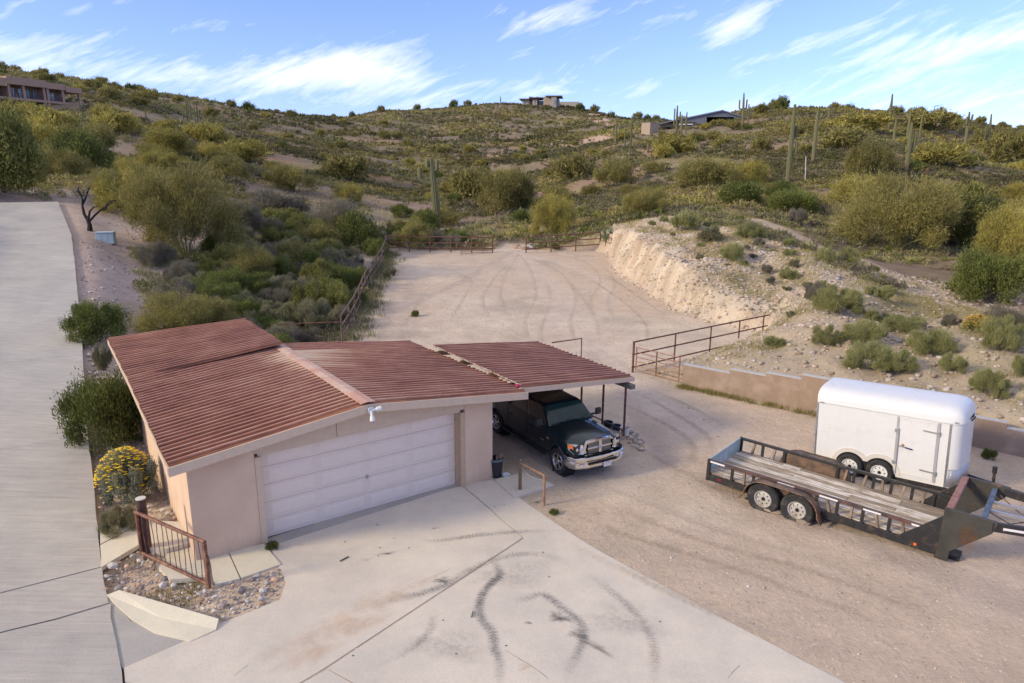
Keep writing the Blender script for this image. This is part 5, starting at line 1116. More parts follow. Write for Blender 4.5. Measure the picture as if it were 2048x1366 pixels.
# steel barn behind the crest
q = hit(1432, 247, 150); YB = q[1]; sc_ = YB/1379
bn_ = empty('steel_barn', (q[0], q[1]+3, at(1432, 245, YB)[2]), -.06, 'large grey steel barn with an open gable end on the crest', 'barn')
M_STL = pm('grey_steel_sheet', (.17, .18, .20), .55, .2, var=.06, sc=.6); M_STR = pm('steel_roof', (.22, .23, .25), .45, .3, var=.05)
X = lambda px: (px-1432)*sc_; Z = lambda py: (245-py)*sc_
for (a, c, za0, za1, zb_) in [((1366), 1419, Z(241), Z(226.2), -4), (1471, 1500, Z(227.5), Z(236), -4)]: b = MB(); b.prism([(X(a), 0, zb_), (X(c), 0, zb_), (X(c), 0, za1), (X(a), 0, za0)], (0, .3, 0)); b.build('wall', M_STL, bn_)
b = MB(); b.prism([(X(1419), 0, Z(233.5)), (X(1471), 0, Z(233.5)), (X(1471), 0, Z(227.5)), (X(1447), 0, Z(221.5)), (X(1419), 0, Z(226.2))], (0, .3, 0)); b.build('wall', M_STL, bn_)
b = MB(); b.prism([(X(1450), 0.6, -4), (X(1471), 0.6, -4), (X(1471), 0.6, Z(233)), (X(1450), 0.6, Z(233))], (0, .3, 0)); b.build('wall', M_DARK, bn_)
for (a, za, c, zc) in [(1326, 245.5, 1447, 220.6), (1447, 220.6, 1502, 236.6)]: b = MB(); b.prism([(X(a), -.5, Z(za)), (X(c), -.5, Z(zc)), (X(c), -.5, Z(zc)-.35), (X(a), -.5, Z(za)-.35)], (0, 28, 0)); b.build('roof', M_STR, bn_)
MB().bb(X(1366), X(1395), -1, 0, Z(244.5), Z(242.0)).build('awning', M_RF, bn_); MB().bb(X(1366), X(1392), -1.2, -.6, Z(248.5), Z(246.5)).build('awning', M_WHITE, bn_)
MB().bb(X(1330), X(1372), 2, 2.3, Z(252), Z(244.5)).build('wall', M_STN, bn_)
q = hit(1306, 264, 150); sc_ = q[1]/1379; sh = empty('block_shed', tuple(q), .9, 'beige flat roofed block shed left of the steel barn', 'shed')
MB().bb(-30*sc_, 6*sc_, -9*sc_, 9*sc_, -2, 15*sc_).build('wall', pm('beige_block', (.40, .31, .22), .9, var=.05, sc=1), sh); MB().bb(-30.5*sc_, 6.5*sc_, -9.5*sc_, 9.5*sc_, 15*sc_+.01, 15.8*sc_).build('roof', M_STN2, sh)

# ---------------------------------------------------------------- saguaros
def sag_mat(name, lo, hi):
    m, t, b = new_mat(name); L = t.links; co = coords(t); a = N(t, 'ShaderNodeTexNoise', _Scale=1.2, _Detail=6., _Roughness=.7); L.new(co, a.inputs['Vector']); sp = N(t, 'ShaderNodeSeparateXYZ'); L.new(co, sp.inputs[0])
    k = mth(t, 'ADD', mth(t, 'MULTIPLY', sp.outputs[2], .22), mth(t, 'MULTIPLY', a.outputs['Fac'], .8)); cr = N(t, 'ShaderNodeValToRGB'); e = cr.color_ramp.elements; e[0].position = .42; e[0].color = (*lo, 1); e[1].position = .95; e[1].color = (*hi, 1); L.new(k, cr.inputs[0])
    oi = N(t, 'ShaderNodeObjectInfo'); s = N(t, 'ShaderNodeVectorMath', operation='SCALE'); L.new(cr.outputs[0], s.inputs[0]); L.new(mth(t, 'ADD', mth(t, 'MULTIPLY', oi.outputs['Random'], .3), .85), s.inputs['Scale']); L.new(s.outputs[0], b.inputs['Base Color']); b.inputs['Roughness'].default_value = .8; return m
M_SAG = sag_mat('saguaro_skin', (.20, .145, .085), (.15, .145, .065)); M_SAGD = sag_mat('dead_saguaro_skin', (.42, .30, .15), (.42, .32, .16))
def ribbed(pts, rs, nr, b, ntip=4):
    n = nr*2; pts = [Vector(p) for p in pts]
    # rounded tip
    t = (pts[-1]-pts[-2]).normalized(); r_ = rs[-1]; P = list(pts); R_ = list(rs)
    for k in range(1, ntip+1): a = pi/2*k/ntip; P.append(pts[-1]+t*r_*math.sin(a)*1.2); R_.append(max(.01, r_*math.cos(a)))
    base = len(b.v); prev = None
    for i, p in enumerate(P):
        tt = (P[min(i+1, len(P)-1)]-P[max(i-1, 0)]).normalized(); 
        x = Vector((1, 0, 0)) if prev is None else prev
        x = (x-tt*x.dot(tt)).normalized(); prev = x; y = tt.cross(x)
        for k in range(n): a = 2*pi*k/n; rr2 = R_[i]*(1.0 if k % 2 == 0 else .84); b.v.append(tuple(p+(x*math.cos(a)+y*math.sin(a))*rr2))
    for i in range(len(P)-1):
        for k in range(n): b.f.append((base+i*n+k, base+i*n+(k+1) % n, base+(i+1)*n+(k+1) % n, base+(i+1)*n+k)); b.m.append(0)
def saguaro(bx, by, tx, ty, arms, label, rad_=None, m=None, group=None, fall=230):
    """arms: (t along trunk, side -1/+1, reach px, rise px)"""
    q = place(bx, by, fall); top = at(tx, ty, q[1]); h = top[2]-q[2]; lean = (top[0]-q[0]) ; px = q[1]/1379.
    t = empty('saguaro', tuple(q), 0, label, 'cactus', group); r0 = (rad_ or min(.30, .11+h*.021))*.82; nn = 9
    f = lambda s: Vector((lean*s, 0, h*s)); ang = 0
    b = MB(); ribbed([f(s)-Vector((0, 0, .15 if s == 0 else 0)) for s in np.linspace(0, 1, nn)], [r0*(.86+.22*math.sin(pi*min(1, s*1.15)))*(1 if s < .8 else 1-.35*(s-.8)/.2) for s in np.linspace(0, 1, nn)], 11, b); b.build('trunk', m or M_SAG, t, smooth=False)
    for (s, sd_, re, ri) in arms:
        re *= px; ri *= px; p = f(s); out = Vector((sd_*1., random.uniform(-.35, .35), 0)).normalized(); ra = r0*.74; pp = [p+out*(r0*.3)]
        for a in np.linspace(.0, pi/2, 6): pp.append(p+out*(re*math.sin(a) if re > .1 else 0)+Vector((0, 0, re*.55*(1-math.cos(a)))))
        pp.append(pp[-1]+Vector((0, 0, max(.2, ri-re*.5)))+out*.02); b = MB(); ribbed(pp, [ra*.75]+[ra*.9]*5+[ra, ra*.92], 8, b); b.build('arm', m or M_SAG, t)
    return t
saguaro(876, 464, 862, 318, [(.66, -1, 26, 26), (.86, -1, 9, 14), (.84, 1, 9, 17), (.30, 1, 4, 18)], 'tall saguaro with curling arms just behind the left rear fence', .44)
SG = [(1573, 382, 1590, 211, [(.42, 1, 10, 22), (.62, 1, 8, 20)], 'tallest slender saguaro with two small right arms above the dirt track', .34),
 (1625, 328, 1636, 223, [(.86, 1, 8, 8)], 'armless looking saguaro with a tiny top stub right of the tallest one', .33),
 (1812, 345, 1824, 247, [(.45, 1, 9, 32), (.42, -1, 4, 6)], 'thick saguaro with one upright right arm on the right hillside', .36),
 (1812, 290, 1822, 221, [], 'thin armless saguaro close behind the thick one armed saguaro', .27),
 (1777, 262, 1785, 189, [], 'tall armless saguaro standing against the sky on the right hill', .36),
 (1787, 283, 1793, 236, [], 'shorter armless saguaro below the skyline saguaro', .3),
 (1838, 283, 1845, 231, [], 'armless saguaro right of the one armed pair', .28),
 (1930, 292, 1939, 225, [(.62, -1, 4, 14), (.75, 1, 6, 10)], 'stout saguaro with stubby arms near the right skyline', .4),
 (1975, 295, 1983, 229, [(.2, -1, 9, 26), (.2, 1, 9, 22)], 'saguaro with two low upright arms at far right', .32),
 (1911, 258, 1914, 233, [(.5, -1, 2, 8)], 'small saguaro on the right skyline', .35),
 (1888, 258, 1889, 243, [], 'pale stumpy saguaro on the right skyline beside a dark bush', .35),
 (1657, 243, 1660, 213, [(.4, 1, 4, 8)], 'saguaro on the crest above the two tallest trunks', .36),
 (1577, 250, 1578, 229, [], 'short saguaro on the crest left of the tallest trunk', .34),
 (1485, 252, 1488, 187, [(.5, -1, 8, 16), (.52, 1, 6, 16)], 'tall saguaro with two upraised arms beside the steel barn', .38),
 (1496, 246, 1498, 209, [(.4, -1, 3, 7), (.35, 1, 4, 9), (.6, 1, 3, 8)], 'knobbly saguaro with many short arms right of the barn', .34),
 (1352, 276, 1355, 212, [(.38, -1, 5, 30), (.45, 1, 6, 20)], 'saguaro with two upright arms left of the barn', .34),
 (1362, 276, 1364, 231, [], 'dark armless saguaro, middle of the trio left of the barn', .34),
 (1371, 268, 1374, 225, [], 'rightmost armless saguaro of the trio left of the barn', .3),
 (1259, 322, 1264, 233, [(.3, -1, 12, 32)], 'saguaro with one long left arm below the block shed', .30),
 (1231, 288, 1233, 230, [(.3, -1, 5, 12), (.32, 1, 6, 14)], 'thin saguaro with two small arms by the spoil heaps', .28),
 (1296, 306, 1296, 287, [], 'short dark saguaro between the one armed saguaro and the shed', .28), (1371, 306, 1372, 288, [], 'short young saguaro below the barn trio', .28), (1400, 306, 1400, 288, [], 'young saguaro right of its short twin below the barn', .28),
 (1259, 404, 1260, 388, [], 'knee high saguaro above the cut bank', .16), (1040, 432, 1041, 415, [], 'small saguaro in the scrub right of the big arms saguaro', .2),
 (385, 264, 378, 197, [(.1, -1, 14, 34), (.12, 1, 12, 48), (.2, -1, 7, 44), (.2, 1, 7, 40), (.3, -1, 4, 40), (.15, 1, 16, 30)], 'many armed saguaro clump on the left hillside', .24),
 (225, 234, 222, 200, [], 'slim saguaro right of the adobe house', .22), (160, 224, 157, 203, [], 'short saguaro close to the adobe house terrace', .2), (355, 272, 352, 250, [], 'small saguaro left of the many armed clump', .2), (293, 243, 290, 222, [], 'small saguaro half way between house and clump', .2), (184, 226, 182, 198, [], 'thin saguaro below the left ridge bushes', .16),
 (482, 272, 482, 238, [], 'lone thin saguaro right of the many armed clump', .2), (966, 332, 967, 296, [], 'lone saguaro on the middle slope', .24), (1162, 288, 1163, 259, [(.3, 1, 3, 8)], 'small saguaro left of the spoil heap', .25), (675, 310, 675, 296, [], 'tiny saguaro on the middle slope left', .22), (1197, 252, 1197, 236, [], 'tiny saguaro beside the climbing dirt road', .2), (430, 205, 430, 196, [], 'tiny saguaro on the left ridge line', .2),
 (1957, 331, 1957, 319, [], 'knee high saguaro low on the right slope', .2), (788, 365, 793, 352, [], 'short pale saguaro rib in the shaded gully', .07), (1001, 204, 1001, 193, [], 'tiny saguaro near the hilltop house', .35)]
for s_ in SG: saguaro(*s_[:4], s_[4], s_[5], s_[6])
saguaro(1516, 304, 1517, 284, [], 'yellow dead saguaro stub on the right slope', .26, M_SAGD)
saguaro(138, 240, 141, 225, [], 'tan dead saguaro stub below the adobe house', .3, M_SAGD)
q = place(1852, 354); o = MB(); ribbed([(0, 0, -.1), (0, 0, .4), (.04, 0, .9)], [.28, .34, .28], 11, o); o = o.build('barrel_cactus', pm('barrel_skin', (.13, .06, .05), .8, var=.2, sc=4), loc=tuple(q)); tag(o, 'dark reddish barrel cactus on the right slope', 'cactus')
q = hit(1610, 368); tp = at(1612, 313, q[1]); o = MB().tube([(0, 0, -.1), (tp[0]-q[0], 0, tp[2]-q[2])], .045, 8).build('white_pole', M_WHITE, loc=tuple(q)); tag(o, 'thin white pole standing in the scrub between two tall saguaros', 'pole')
q = hit(341, 272); tp = at(333, 265, q[1]); o = MB().tube([(0, 0, 0.2), (tp[0]-q[0], 0, tp[2]-q[2])], .14, 8).build('fallen_log', M_WHITE if False else pm('bleached_wood', (.55, .5, .42), .8), loc=tuple(q)); tag(o, 'short bleached log among the yellow bushes on the left slope', 'log')
# bare tree by the drive
q = hit(180, 462); bt = empty('bare_tree', tuple(q), 0, 'black leafless crooked tree beside the driveway', 'tree'); s_ = q[1]/1379
M_BARK = pm('black_bark', (.022, .016, .014), .9, var=.3, sc=5)
f = lambda *P: [Vector(((x-180)*s_, dyy*s_, (462-y)*s_)) for x, y, dyy in P]
MB().tube(f((180, 462, 0), (181, 450, 0), (178, 441, 1), (172, 430, 2), (170, 415, 3), (173, 400, 1), (170, 385, 0)), [.17, .13, .11, .09, .07, .05, .03], 7).build('trunk', M_BARK, bt, smooth=True)
rb = random.Random(3)
for P_ in [((179, 446, 0), (192, 432, 3), (204, 422, 4), (216, 415, 3), (232, 405, 4), (240, 400, 6)), ((180, 440, 0), (186, 424, -2), (195, 416, -3), (205, 414, -5)), ((170, 412, 3), (177, 400, 4), (184, 388, 2), (190, 378, 1)), ((172, 395, 1), (166, 385, 2), (168, 378, 3)), ((204, 422, 4), (214, 421, 0), (224, 412, -2)), ((216, 415, 3), (222, 406, 5), (234, 402, 7))]:
    n = len(P_); MB().tube(f(*P_), [.075*(1-.8*i/n) for i in range(n)], 6).build('limb', M_BARK, bt, smooth=True)
b = MB()
for i in range(70):
    x, y = rb.choice([(173, 390), (170, 384), (184, 390), (190, 380), (232, 405), (222, 410), (205, 414), (236, 401), (212, 417)]); x += rb.uniform(-5, 5); y += rb.uniform(-4, 4); b.tube(f((x, y, 0), (x+rb.uniform(-7, 7), y-rb.uniform(1, 9), rb.uniform(-5, 5))), [.012, .004], 3, cap=False)
b.build('twigs', M_BARK, bt)

# ---------------------------------------------------------------- vegetation prototypes
def leaf_mat(name, trans=.25, rough=.75, rnd=.16):
    m, t, b = new_mat(name); L = t.links; a = N(t, 'ShaderNodeAttribute', attribute_name='Col'); oi = N(t, 'ShaderNodeObjectInfo'); s = N(t, 'ShaderNodeVectorMath', operation='SCALE'); L.new(a.outputs['Color'], s.inputs[0])
    L.new(mth(t, 'ADD', mth(t, 'MULTIPLY', oi.outputs['Random'], 2*rnd), 1-rnd), s.inputs['Scale']); L.new(s.outputs[0], b.inputs['Base Color']); b.inputs['Roughness'].default_value = rough; b.inputs['Specular IOR Level'].default_value = .25
    tr = N(t, 'ShaderNodeBsdfTranslucent'); L.new(s.outputs[0], tr.inputs[0]); mx = N(t, 'ShaderNodeMixShader', ); mx.inputs[0].default_value = trans; L.new(b.outputs[0], mx.inputs[1]); L.new(tr.outputs[0], mx.inputs[2]); L.new(mx.outputs[0], t.nodes['Material Output'].inputs[0]); return m
M_LEAF = leaf_mat('foliage'); M_STUFF = leaf_mat('scrub_foliage', .2, rnd=0.)
M_TWIG = pm('grey_bark', (.13, .10, .075), .9, var=.2, sc=5); M_PVB = pm('green_bark', (.20, .20, .07), .8, var=.2, sc=3)
def tris(cen, dirs, ln, wd, r, col):
    """one slim triangle per centre: root side towards -dir"""
    n = len(cen); d = dirs/np.linalg.norm(dirs, axis=1)[:, None]; q = r.normal(size=(n, 3)); s = np.cross(d, q); s /= np.linalg.norm(s, axis=1)[:, None]+1e-9
    ln = np.broadcast_to(ln, n)[:, None]; wd = np.broadcast_to(wd, n)[:, None]
    V = np.stack([cen-d*ln*.5-s*wd*.5, cen-d*ln*.5+s*wd*.5, cen+d*ln*.5], 1).reshape(-1, 3); F = np.arange(3*n).reshape(n, 3); return V, F, np.repeat(col, 3, 0)
KIND = {  # leaf length, width (fraction of radius), colour, tip colour, lumps, outwardness, upwardness, dome bottom
 'pv': dict(ln=.17, wd=.016, c=(.17, .16, .055), c2=(.36, .31, .095), k=32, up=.8, zb=.02, sq=.62, fill=.55),
 'pvy': dict(ln=.17, wd=.016, c=(.25, .23, .06), c2=(.48, .40, .10), k=32, up=.8, zb=.02, sq=.62, fill=.55),
 'cr': dict(ln=.05, wd=.028, c=(.085, .11, .03), c2=(.22, .24, .06), k=46, up=1.3, zb=.03, sq=.36, fill=.5),
 'mq': dict(ln=.07, wd=.03, c=(.13, .145, .04), c2=(.29, .28, .08), k=26, up=.5, zb=.03, sq=.5, fill=.5),
 'gs': dict(ln=.16, wd=.02, c=(.19, .185, .10), c2=(.31, .29, .16), k=14, up=.9, zb=.0, sq=.6, fill=.6),
 'dt': dict(ln=.2, wd=.012, c=(.15, .135, .10), c2=(.26, .235, .17), k=16, up=.8, zb=.0, sq=.6, fill=.6),
 'rb': dict(ln=.22, wd=.016, c=(.20, .21, .08), c2=(.40, .39, .17), k=26, up=1.6, zb=.0, sq=.6, fill=.7),
 'bb': dict(ln=.06, wd=.035, c=(.22, .24, .16), c2=(.36, .38, .28), k=30, up=1., zb=.0, sq=.4, fill=.6)}
def proto(kind, seed, n, ln_=1., wd_=1.):
    K = KIND[kind]; r = np.random.default_rng(seed); k = K['k']; a = r.uniform(0, 2*pi, k); rho = np.sqrt(r.uniform(0, 1, k))*.80; zc = .10+.72*np.sqrt(np.maximum(0, 1-rho**2))*r.uniform(.05, 1.08, k)**.75
    zc = np.maximum(zc, K['zb']+.06); lump = np.stack([rho*np.cos(a), rho*np.sin(a), zc], 1); lr = r.uniform(.13, .36, k)*(1.1-.25*rho); lum = r.uniform(0, 1, k)
    li = r.integers(0, k, n); u = r.normal(size=(n, 3)); u /= np.linalg.norm(u, axis=1)[:, None]; c = lump[li]+r.normal(size=(n, 3))*lr[li][:, None]*np.array([.46, .46, .36])
    # clusters inside the lump so that gaps open between sprays
    sub = r.normal(size=(k*60, 3)); sub /= np.linalg.norm(sub, axis=1)[:, None]; si = li*60+r.integers(0, 60, n); w = r.random(n) < K['sq']+(-.1 if kind in ('pv', 'pvy', 'rb') else .2)
    c2 = lump[li]+sub[si]*(lr[li]*(.5+.65*((si*7919) % 31)/31))[:, None]*np.array([1, 1, .85])+r.normal(size=(n, 3))*lr[li][:, None]*.17; c = np.where(w[:, None], c2, c)
    c[:, 2] = np.maximum(c[:, 2], K['zb']*.5+.02); d = c-np.array([0, 0, .05]); d /= np.linalg.norm(d, axis=1)[:, None]; d = d+r.normal(size=(n, 3))*(.95 if kind in ('pv', 'pvy') else .6); d[:, 2] += K['up']*.45
    t = np.clip(.55*lum[li]+.5*r.random(n)-.05, 0, 1)[:, None]; col = np.array(K['c'])*(1-t)+np.array(K['c2'])*t; col *= r.uniform(.75, 1.25, n)[:, None]
    V, F, C = tris(c, d, K['ln']*ln_*r.uniform(.6, 1.3, n), K['wd']*wd_*r.uniform(.7, 1.3, n), r, col)
    b = MB(); kb = min(k, 14)
    for i in range(kb):
        e = Vector(lump[i]); m_ = Vector((e.x*.45+r.normal()*.04, e.y*.45+r.normal()*.04, e.z*.5)); w_ = .011 if kind in ('pv', 'pvy', 'mq') else .008; b.tube([(e.x*.05, e.y*.05, -.04), m_, e, e*1.05], [w_, w_*.7, w_*.4, w_*.15], 4, cap=False)
        for j in range(3):
            s_ = e+Vector(tuple(r.normal(size=3)*.5))*float(lr[i]); b.tube([m_.lerp(e, .4+.2*j), s_], [w_*.35, w_*.1], 3, cap=False)
    return V, F, C, b
PROT = {}
def get_proto(kind, lod, i):
    key = (kind, lod, i)
    if key not in PROT:
        n, l_, w_ = {'hi': (44000, .34, .5) if kind in ('pv', 'pvy') else (30000, 1.0, .85) if kind in ('cr', 'mq', 'bb') else (30000, .6, .5), 'mid': (15000, .5, .9) if kind in ('pv', 'pvy') else (9000, .8, 1.2), 'lo': (2200, 1.3, 3.)}[lod]
        if kind in ('cr', 'mq', 'bb') and lod != 'hi': l_ *= 1.6; w_ *= 1.1
        V, F, C, b = proto(kind, sum(map(ord, kind+lod))*7+i, n, l_, w_); me = arr_mesh('crown', V, F, M_LEAF, C)
        tm = D.meshes.new('stems'); tm.from_pydata(b.v, [], b.f); tm.materials.append(M_PVB if kind in ('pv', 'pvy') else M_TWIG); PROT[key] = (me, tm)
    return PROT[key]
PN = {'pv': ('palo_verde', 'tree'), 'pvy': ('palo_verde', 'tree'), 'cr': ('creosote_bush', 'shrub'), 'mq': ('mesquite_tree', 'tree'), 'gs': ('grey_shrub', 'shrub'), 'dt': ('twiggy_shrub', 'shrub'), 'rb': ('feathery_shrub', 'shrub'), 'bb': ('brittlebush', 'shrub')}
PH = {'pv': 'olive green palo verde', 'pvy': 'yellow green palo verde', 'cr': 'dark green creosote', 'mq': 'green mesquite', 'gs': 'grey green rounded shrub', 'dt': 'grey twiggy shrub', 'rb': 'feathery light green shrub', 'bb': 'silvery brittlebush'}
OCC = []
def plant(kind, loc, R, Hh, label=None, group=None, lod=None, i=None, sink=.03):
    Y = math.hypot(loc[0], loc[1]); lod = lod or ('hi' if Y < 48 or (R > 2.4 and Y < 80) else 'mid' if Y < 125 else 'lo'); i = random.randrange(2 if lod == 'hi' else 3) if i is None else i; cm, tm = get_proto(kind, lod, i)
    t = empty(PN[kind][0], tuple(loc), random.uniform(0, 6.28), label, PN[kind][1], group); t.scale = (R*random.uniform(.92, 1.08), R*random.uniform(.92, 1.08), Hh)
    o = D.objects.new('crown', cm); COL.objects.link(o); o.parent = t; o = D.objects.new('trunk' if PN[kind][1] == 'tree' else 'stems', tm); COL.objects.link(o); o.parent = t; OCC.append((loc[0], loc[1], R)); return t
def plant_px(kind, px, py, w, h, label, group=None, **k):
    q = hit(px, py); s_ = math.hypot(q[1], 0)/1379; return plant(kind, q, w*s_*.55, h*s_*1.02, label, group, **k)
NAMED = [('cr', 196, 684, 112, 92, 'dark creosote bush at the drive edge beyond the garage roof corner'), ('cr', 212, 886, 160, 160, 'large bright creosote bush between the concrete drive and garage eave'),
 ('bb', 268, 1008, 112, 120, 'silvery brittlebush with yellow flowers beside the garage wall'), ('gs', 246, 1072, 84, 70, 'low grey green shrub behind the small swing gate'), ('gs', 210, 742, 40, 60, 'wispy grey bush between the two creosotes by the roof edge'),
 ('pv', 372, 512, 236, 182, 'big golden green palo verde right of the utility box'), ('pvy', 262, 428, 130, 112, 'bright yellow palo verde above the bare black tree'), ('mq', 2, 385, 180, 160, 'big leafy mesquite overhanging the top of the concrete drive'),
 ('pv', 455, 362, 86, 52, 'round palo verde on the shaded slope above the big golden tree'), ('pvy', 490, 322, 112, 48, 'flat topped yellow palo verde on the left slope ridge'), ('pvy', 335, 312, 120, 56, 'yellow palo verde below the bleached log'), ('pv', 180, 312, 110, 66, 'palo verde on the slope below the adobe house'),
 ('pvy', 232, 268, 92, 44, 'yellow palo verde right of the adobe house'), ('pvy', 92, 262, 120, 48, 'yellow palo verde screening the foot of the adobe house'), ('pvy', 30, 268, 130, 62, 'yellow palo verde covering the left end of the adobe house'), ('pvy', 60, 318, 170, 84, 'broad yellow palo verde above the mesquite'), ('pvy', 415, 286, 76, 46, 'yellow palo verde right of the many armed saguaro'),
 ('cr', 160, 345, 120, 80, 'dark bush on the slope above the drive end'), ('pv', 700, 362, 110, 54, 'dark olive tree in the shaded gully'), ('pv', 590, 385, 96, 56, 'olive tree left of the gully'), ('dt', 560, 432, 110, 60, 'grey twiggy shrub mass in the wash below the shaded slope'), ('dt', 660, 468, 130, 70, 'pale grey twiggy shrub near the fence corner'), ('dt', 480, 470, 110, 66, 'grey twiggy shrub right of the golden palo verde'),
 ('cr', 720, 500, 78, 80, 'dark creosote against the left rear fence corner'), ('pv', 1012, 425, 118, 92, 'tall palo verde behind the rear fence opening'), ('pv', 945, 398, 90, 70, 'palo verde right of the curling arm saguaro'), ('cr', 1035, 418, 70, 56, 'dark rounded bush in front of the tall palo verde'), ('pvy', 1104, 474, 96, 82, 'light green palo verde behind the right rear fence'), ('cr', 850, 464, 62, 46, 'dark creosote at the foot of the curling arm saguaro'), ('pv', 1150, 362, 100, 56, 'spreading palo verde left of the one armed saguaro'),
 ('pv', 1232, 374, 84, 58, 'dark round palo verde below the one armed saguaro'), ('pv', 1410, 376, 112, 62, 'olive palo verde on the slope above the dirt track'), ('pvy', 1345, 312, 84, 44, 'yellow palo verde below the barn trio of saguaros'), ('pv', 1788, 498, 210, 150, 'huge palo verde with visible limbs right of the dirt track'), ('mq', 1918, 492, 160, 120, 'dark leafy tree behind the huge palo verde'), ('pvy', 2010, 560, 170, 150, 'golden palo verde at the right edge'), ('cr', 1972, 602, 130, 110, 'dark green creosote below the golden palo verde'),
 ('pvy', 1720, 412, 150, 62, 'wide yellow palo verde at the foot of the thick saguaro'), ('pv', 1735, 352, 90, 70, 'palo verde left of the thick one armed saguaro'), ('pvy', 1880, 332, 110, 46, 'yellow palo verde right of the thick saguaro'), ('pv', 2015, 330, 100, 66, 'palo verde at the far right slope'), ('pvy', 1720, 262, 110, 40, 'palo verde on the crest left of the skyline saguaro'), ('pv', 1860, 262, 100, 40, 'palo verde on the crest right of the skyline saguaro'),
 ('cr', 1480, 408, 90, 46, 'dark green creosote above the cut bank crest'), ('cr', 1590, 425, 110, 48, 'creosote bush at the foot of the tallest saguaro'), ('pv', 1690, 300, 90, 50, 'palo verde on the slope right of the second tall saguaro'), ('dt', 1590, 452, 46, 34, 'dark leafless shrub beside the dirt track'), ('cr', 1560, 402, 60, 40, 'small creosote left of the tallest saguaro base'),
 ('rb', 1672, 626, 100, 58, 'feathery green shrub on the end of the cut bank'), ('dt', 1630, 612, 56, 50, 'dark twiggy shrub left of the feathery shrub'), ('rb', 1652, 526, 38, 34, 'left of two feathery tufts beside the dirt track'), ('rb', 1692, 526, 36, 32, 'right of two feathery tufts beside the dirt track'), ('rb', 1650, 690, 56, 44, 'bright feathery shrub on the left of the dirt mound'), ('rb', 1722, 684, 100, 46, 'wide feathery shrub on top of the dirt mound'), ('rb', 1804, 664, 90, 36, 'feathery shrub at the back of the dirt mound'),
 ('rb', 1740, 738, 110, 56, 'straggly yellow green shrub low on the dirt mound'), ('rb', 1795, 742, 80, 48, 'yellow tinged shrub in the middle of the mound'), ('rb', 1862, 706, 96, 54, 'feathery shrub right of the mound middle'), ('rb', 1900, 748, 60, 40, 'small green shrub on the stony right of the mound'), ('rb', 1998, 704, 84, 76, 'tall feathery shrub at the right of the mound'), ('rb', 1975, 792, 72, 60, 'pale green shrub above the retaining wall at right'), ('rb', 2046, 752, 50, 52, 'green shrub cut by the right picture edge'), ('dt', 2015, 668, 90, 60, 'grey brown twiggy shrub behind the flowering shrub'), ('rb', 1955, 668, 58, 36, 'shrub covered in orange yellow flowers on the right slope'),
 ('rb', 1500, 478, 60, 34, 'feathery tuft on the bank crest'), ('rb', 1372, 462, 70, 36, 'yellow green tuft on the far end of the bank crest'), ('gs', 1420, 482, 60, 34, 'grey shrub on top of the cut bank'), ('rb', 1462, 520, 54, 34, 'green shrub half way down the bank'), ('rb', 1575, 560, 40, 26, 'small dark tuft on the bank slope'), ('cr', 1110, 500, 22, 12, 'small green plant under the right rear fence'), ('cr', 1977, 918, 26, 24, 'small green plant at the foot of the tan wall'), ('gs', 780, 560, 34, 26, 'weedy tuft right of the left fence'), ('cr', 830, 634, 16, 14, 'small green weed in the middle of the dirt yard'), ('cr', 1108, 1032, 22, 12, 'small weed at the slab edge'), ('cr', 545, 1102, 30, 20, 'weed in the corner of the door jamb'), ('gs', 640, 665, 90, 70, 'green bush touching the roof end beside the short fence')]
for a in NAMED: plant_px(*a)
# flowers: small yellow heads on stems
M_FLW = pm('yellow_petals', (.85, .60, .02), .7, var=.15, sc=20)
def flowers(px, py, w, h, n, parent_label, col=M_FLW, up=.75):
    q = hit(px, py); s_ = q[1]/1379; b = MB(); r = random.Random(5)
    for i in range(n):
        a = r.uniform(0, 2*pi); rho = r.random()**.4; x = rho*math.cos(a)*w*s_*.5; y = rho*math.sin(a)*w*s_*.5; z = (1.05*math.sqrt(max(0, 1-rho*rho))*up+.25)*h*s_+r.uniform(-.03, .06); e = .030+.022*r.random()
        b.add([(x+e*math.cos(k*pi/3), y+e*math.sin(k*pi/3), z+.006*(k % 2)) for k in range(6)]+[(x, y, z+.012)], [(k, (k+1) % 6, 6) for k in range(6)])
    o = b.build('flowers', col, loc=tuple(q)); o['kind'] = 'stuff'; return o
_o = [o for o in COL.objects if o.get('label', '').startswith('silvery brittlebush')][0]; f_ = flowers(256, 1004, 118, 112, 360, '');
f_.parent = _o; f_.matrix_parent_inverse = (Matrix.Translation(_o.location) @ _o.rotation_euler.to_matrix().to_4x4() @ Matrix.Diagonal((*_o.scale, 1))).inverted()
_o = [o for o in COL.objects if o.get('label', '').startswith('shrub covered in orange')][0]; f_ = flowers(1955, 668, 60, 34, 320, '', pm('orange_petals', (.60, .33, .02), .7, var=.15, sc=20))
f_.parent = _o; f_.matrix_parent_inverse = (Matrix.Translation(_o.location) @ _o.rotation_euler.to_matrix().to_4x4() @ Matrix.Diagonal((*_o.scale, 1))).inverted()

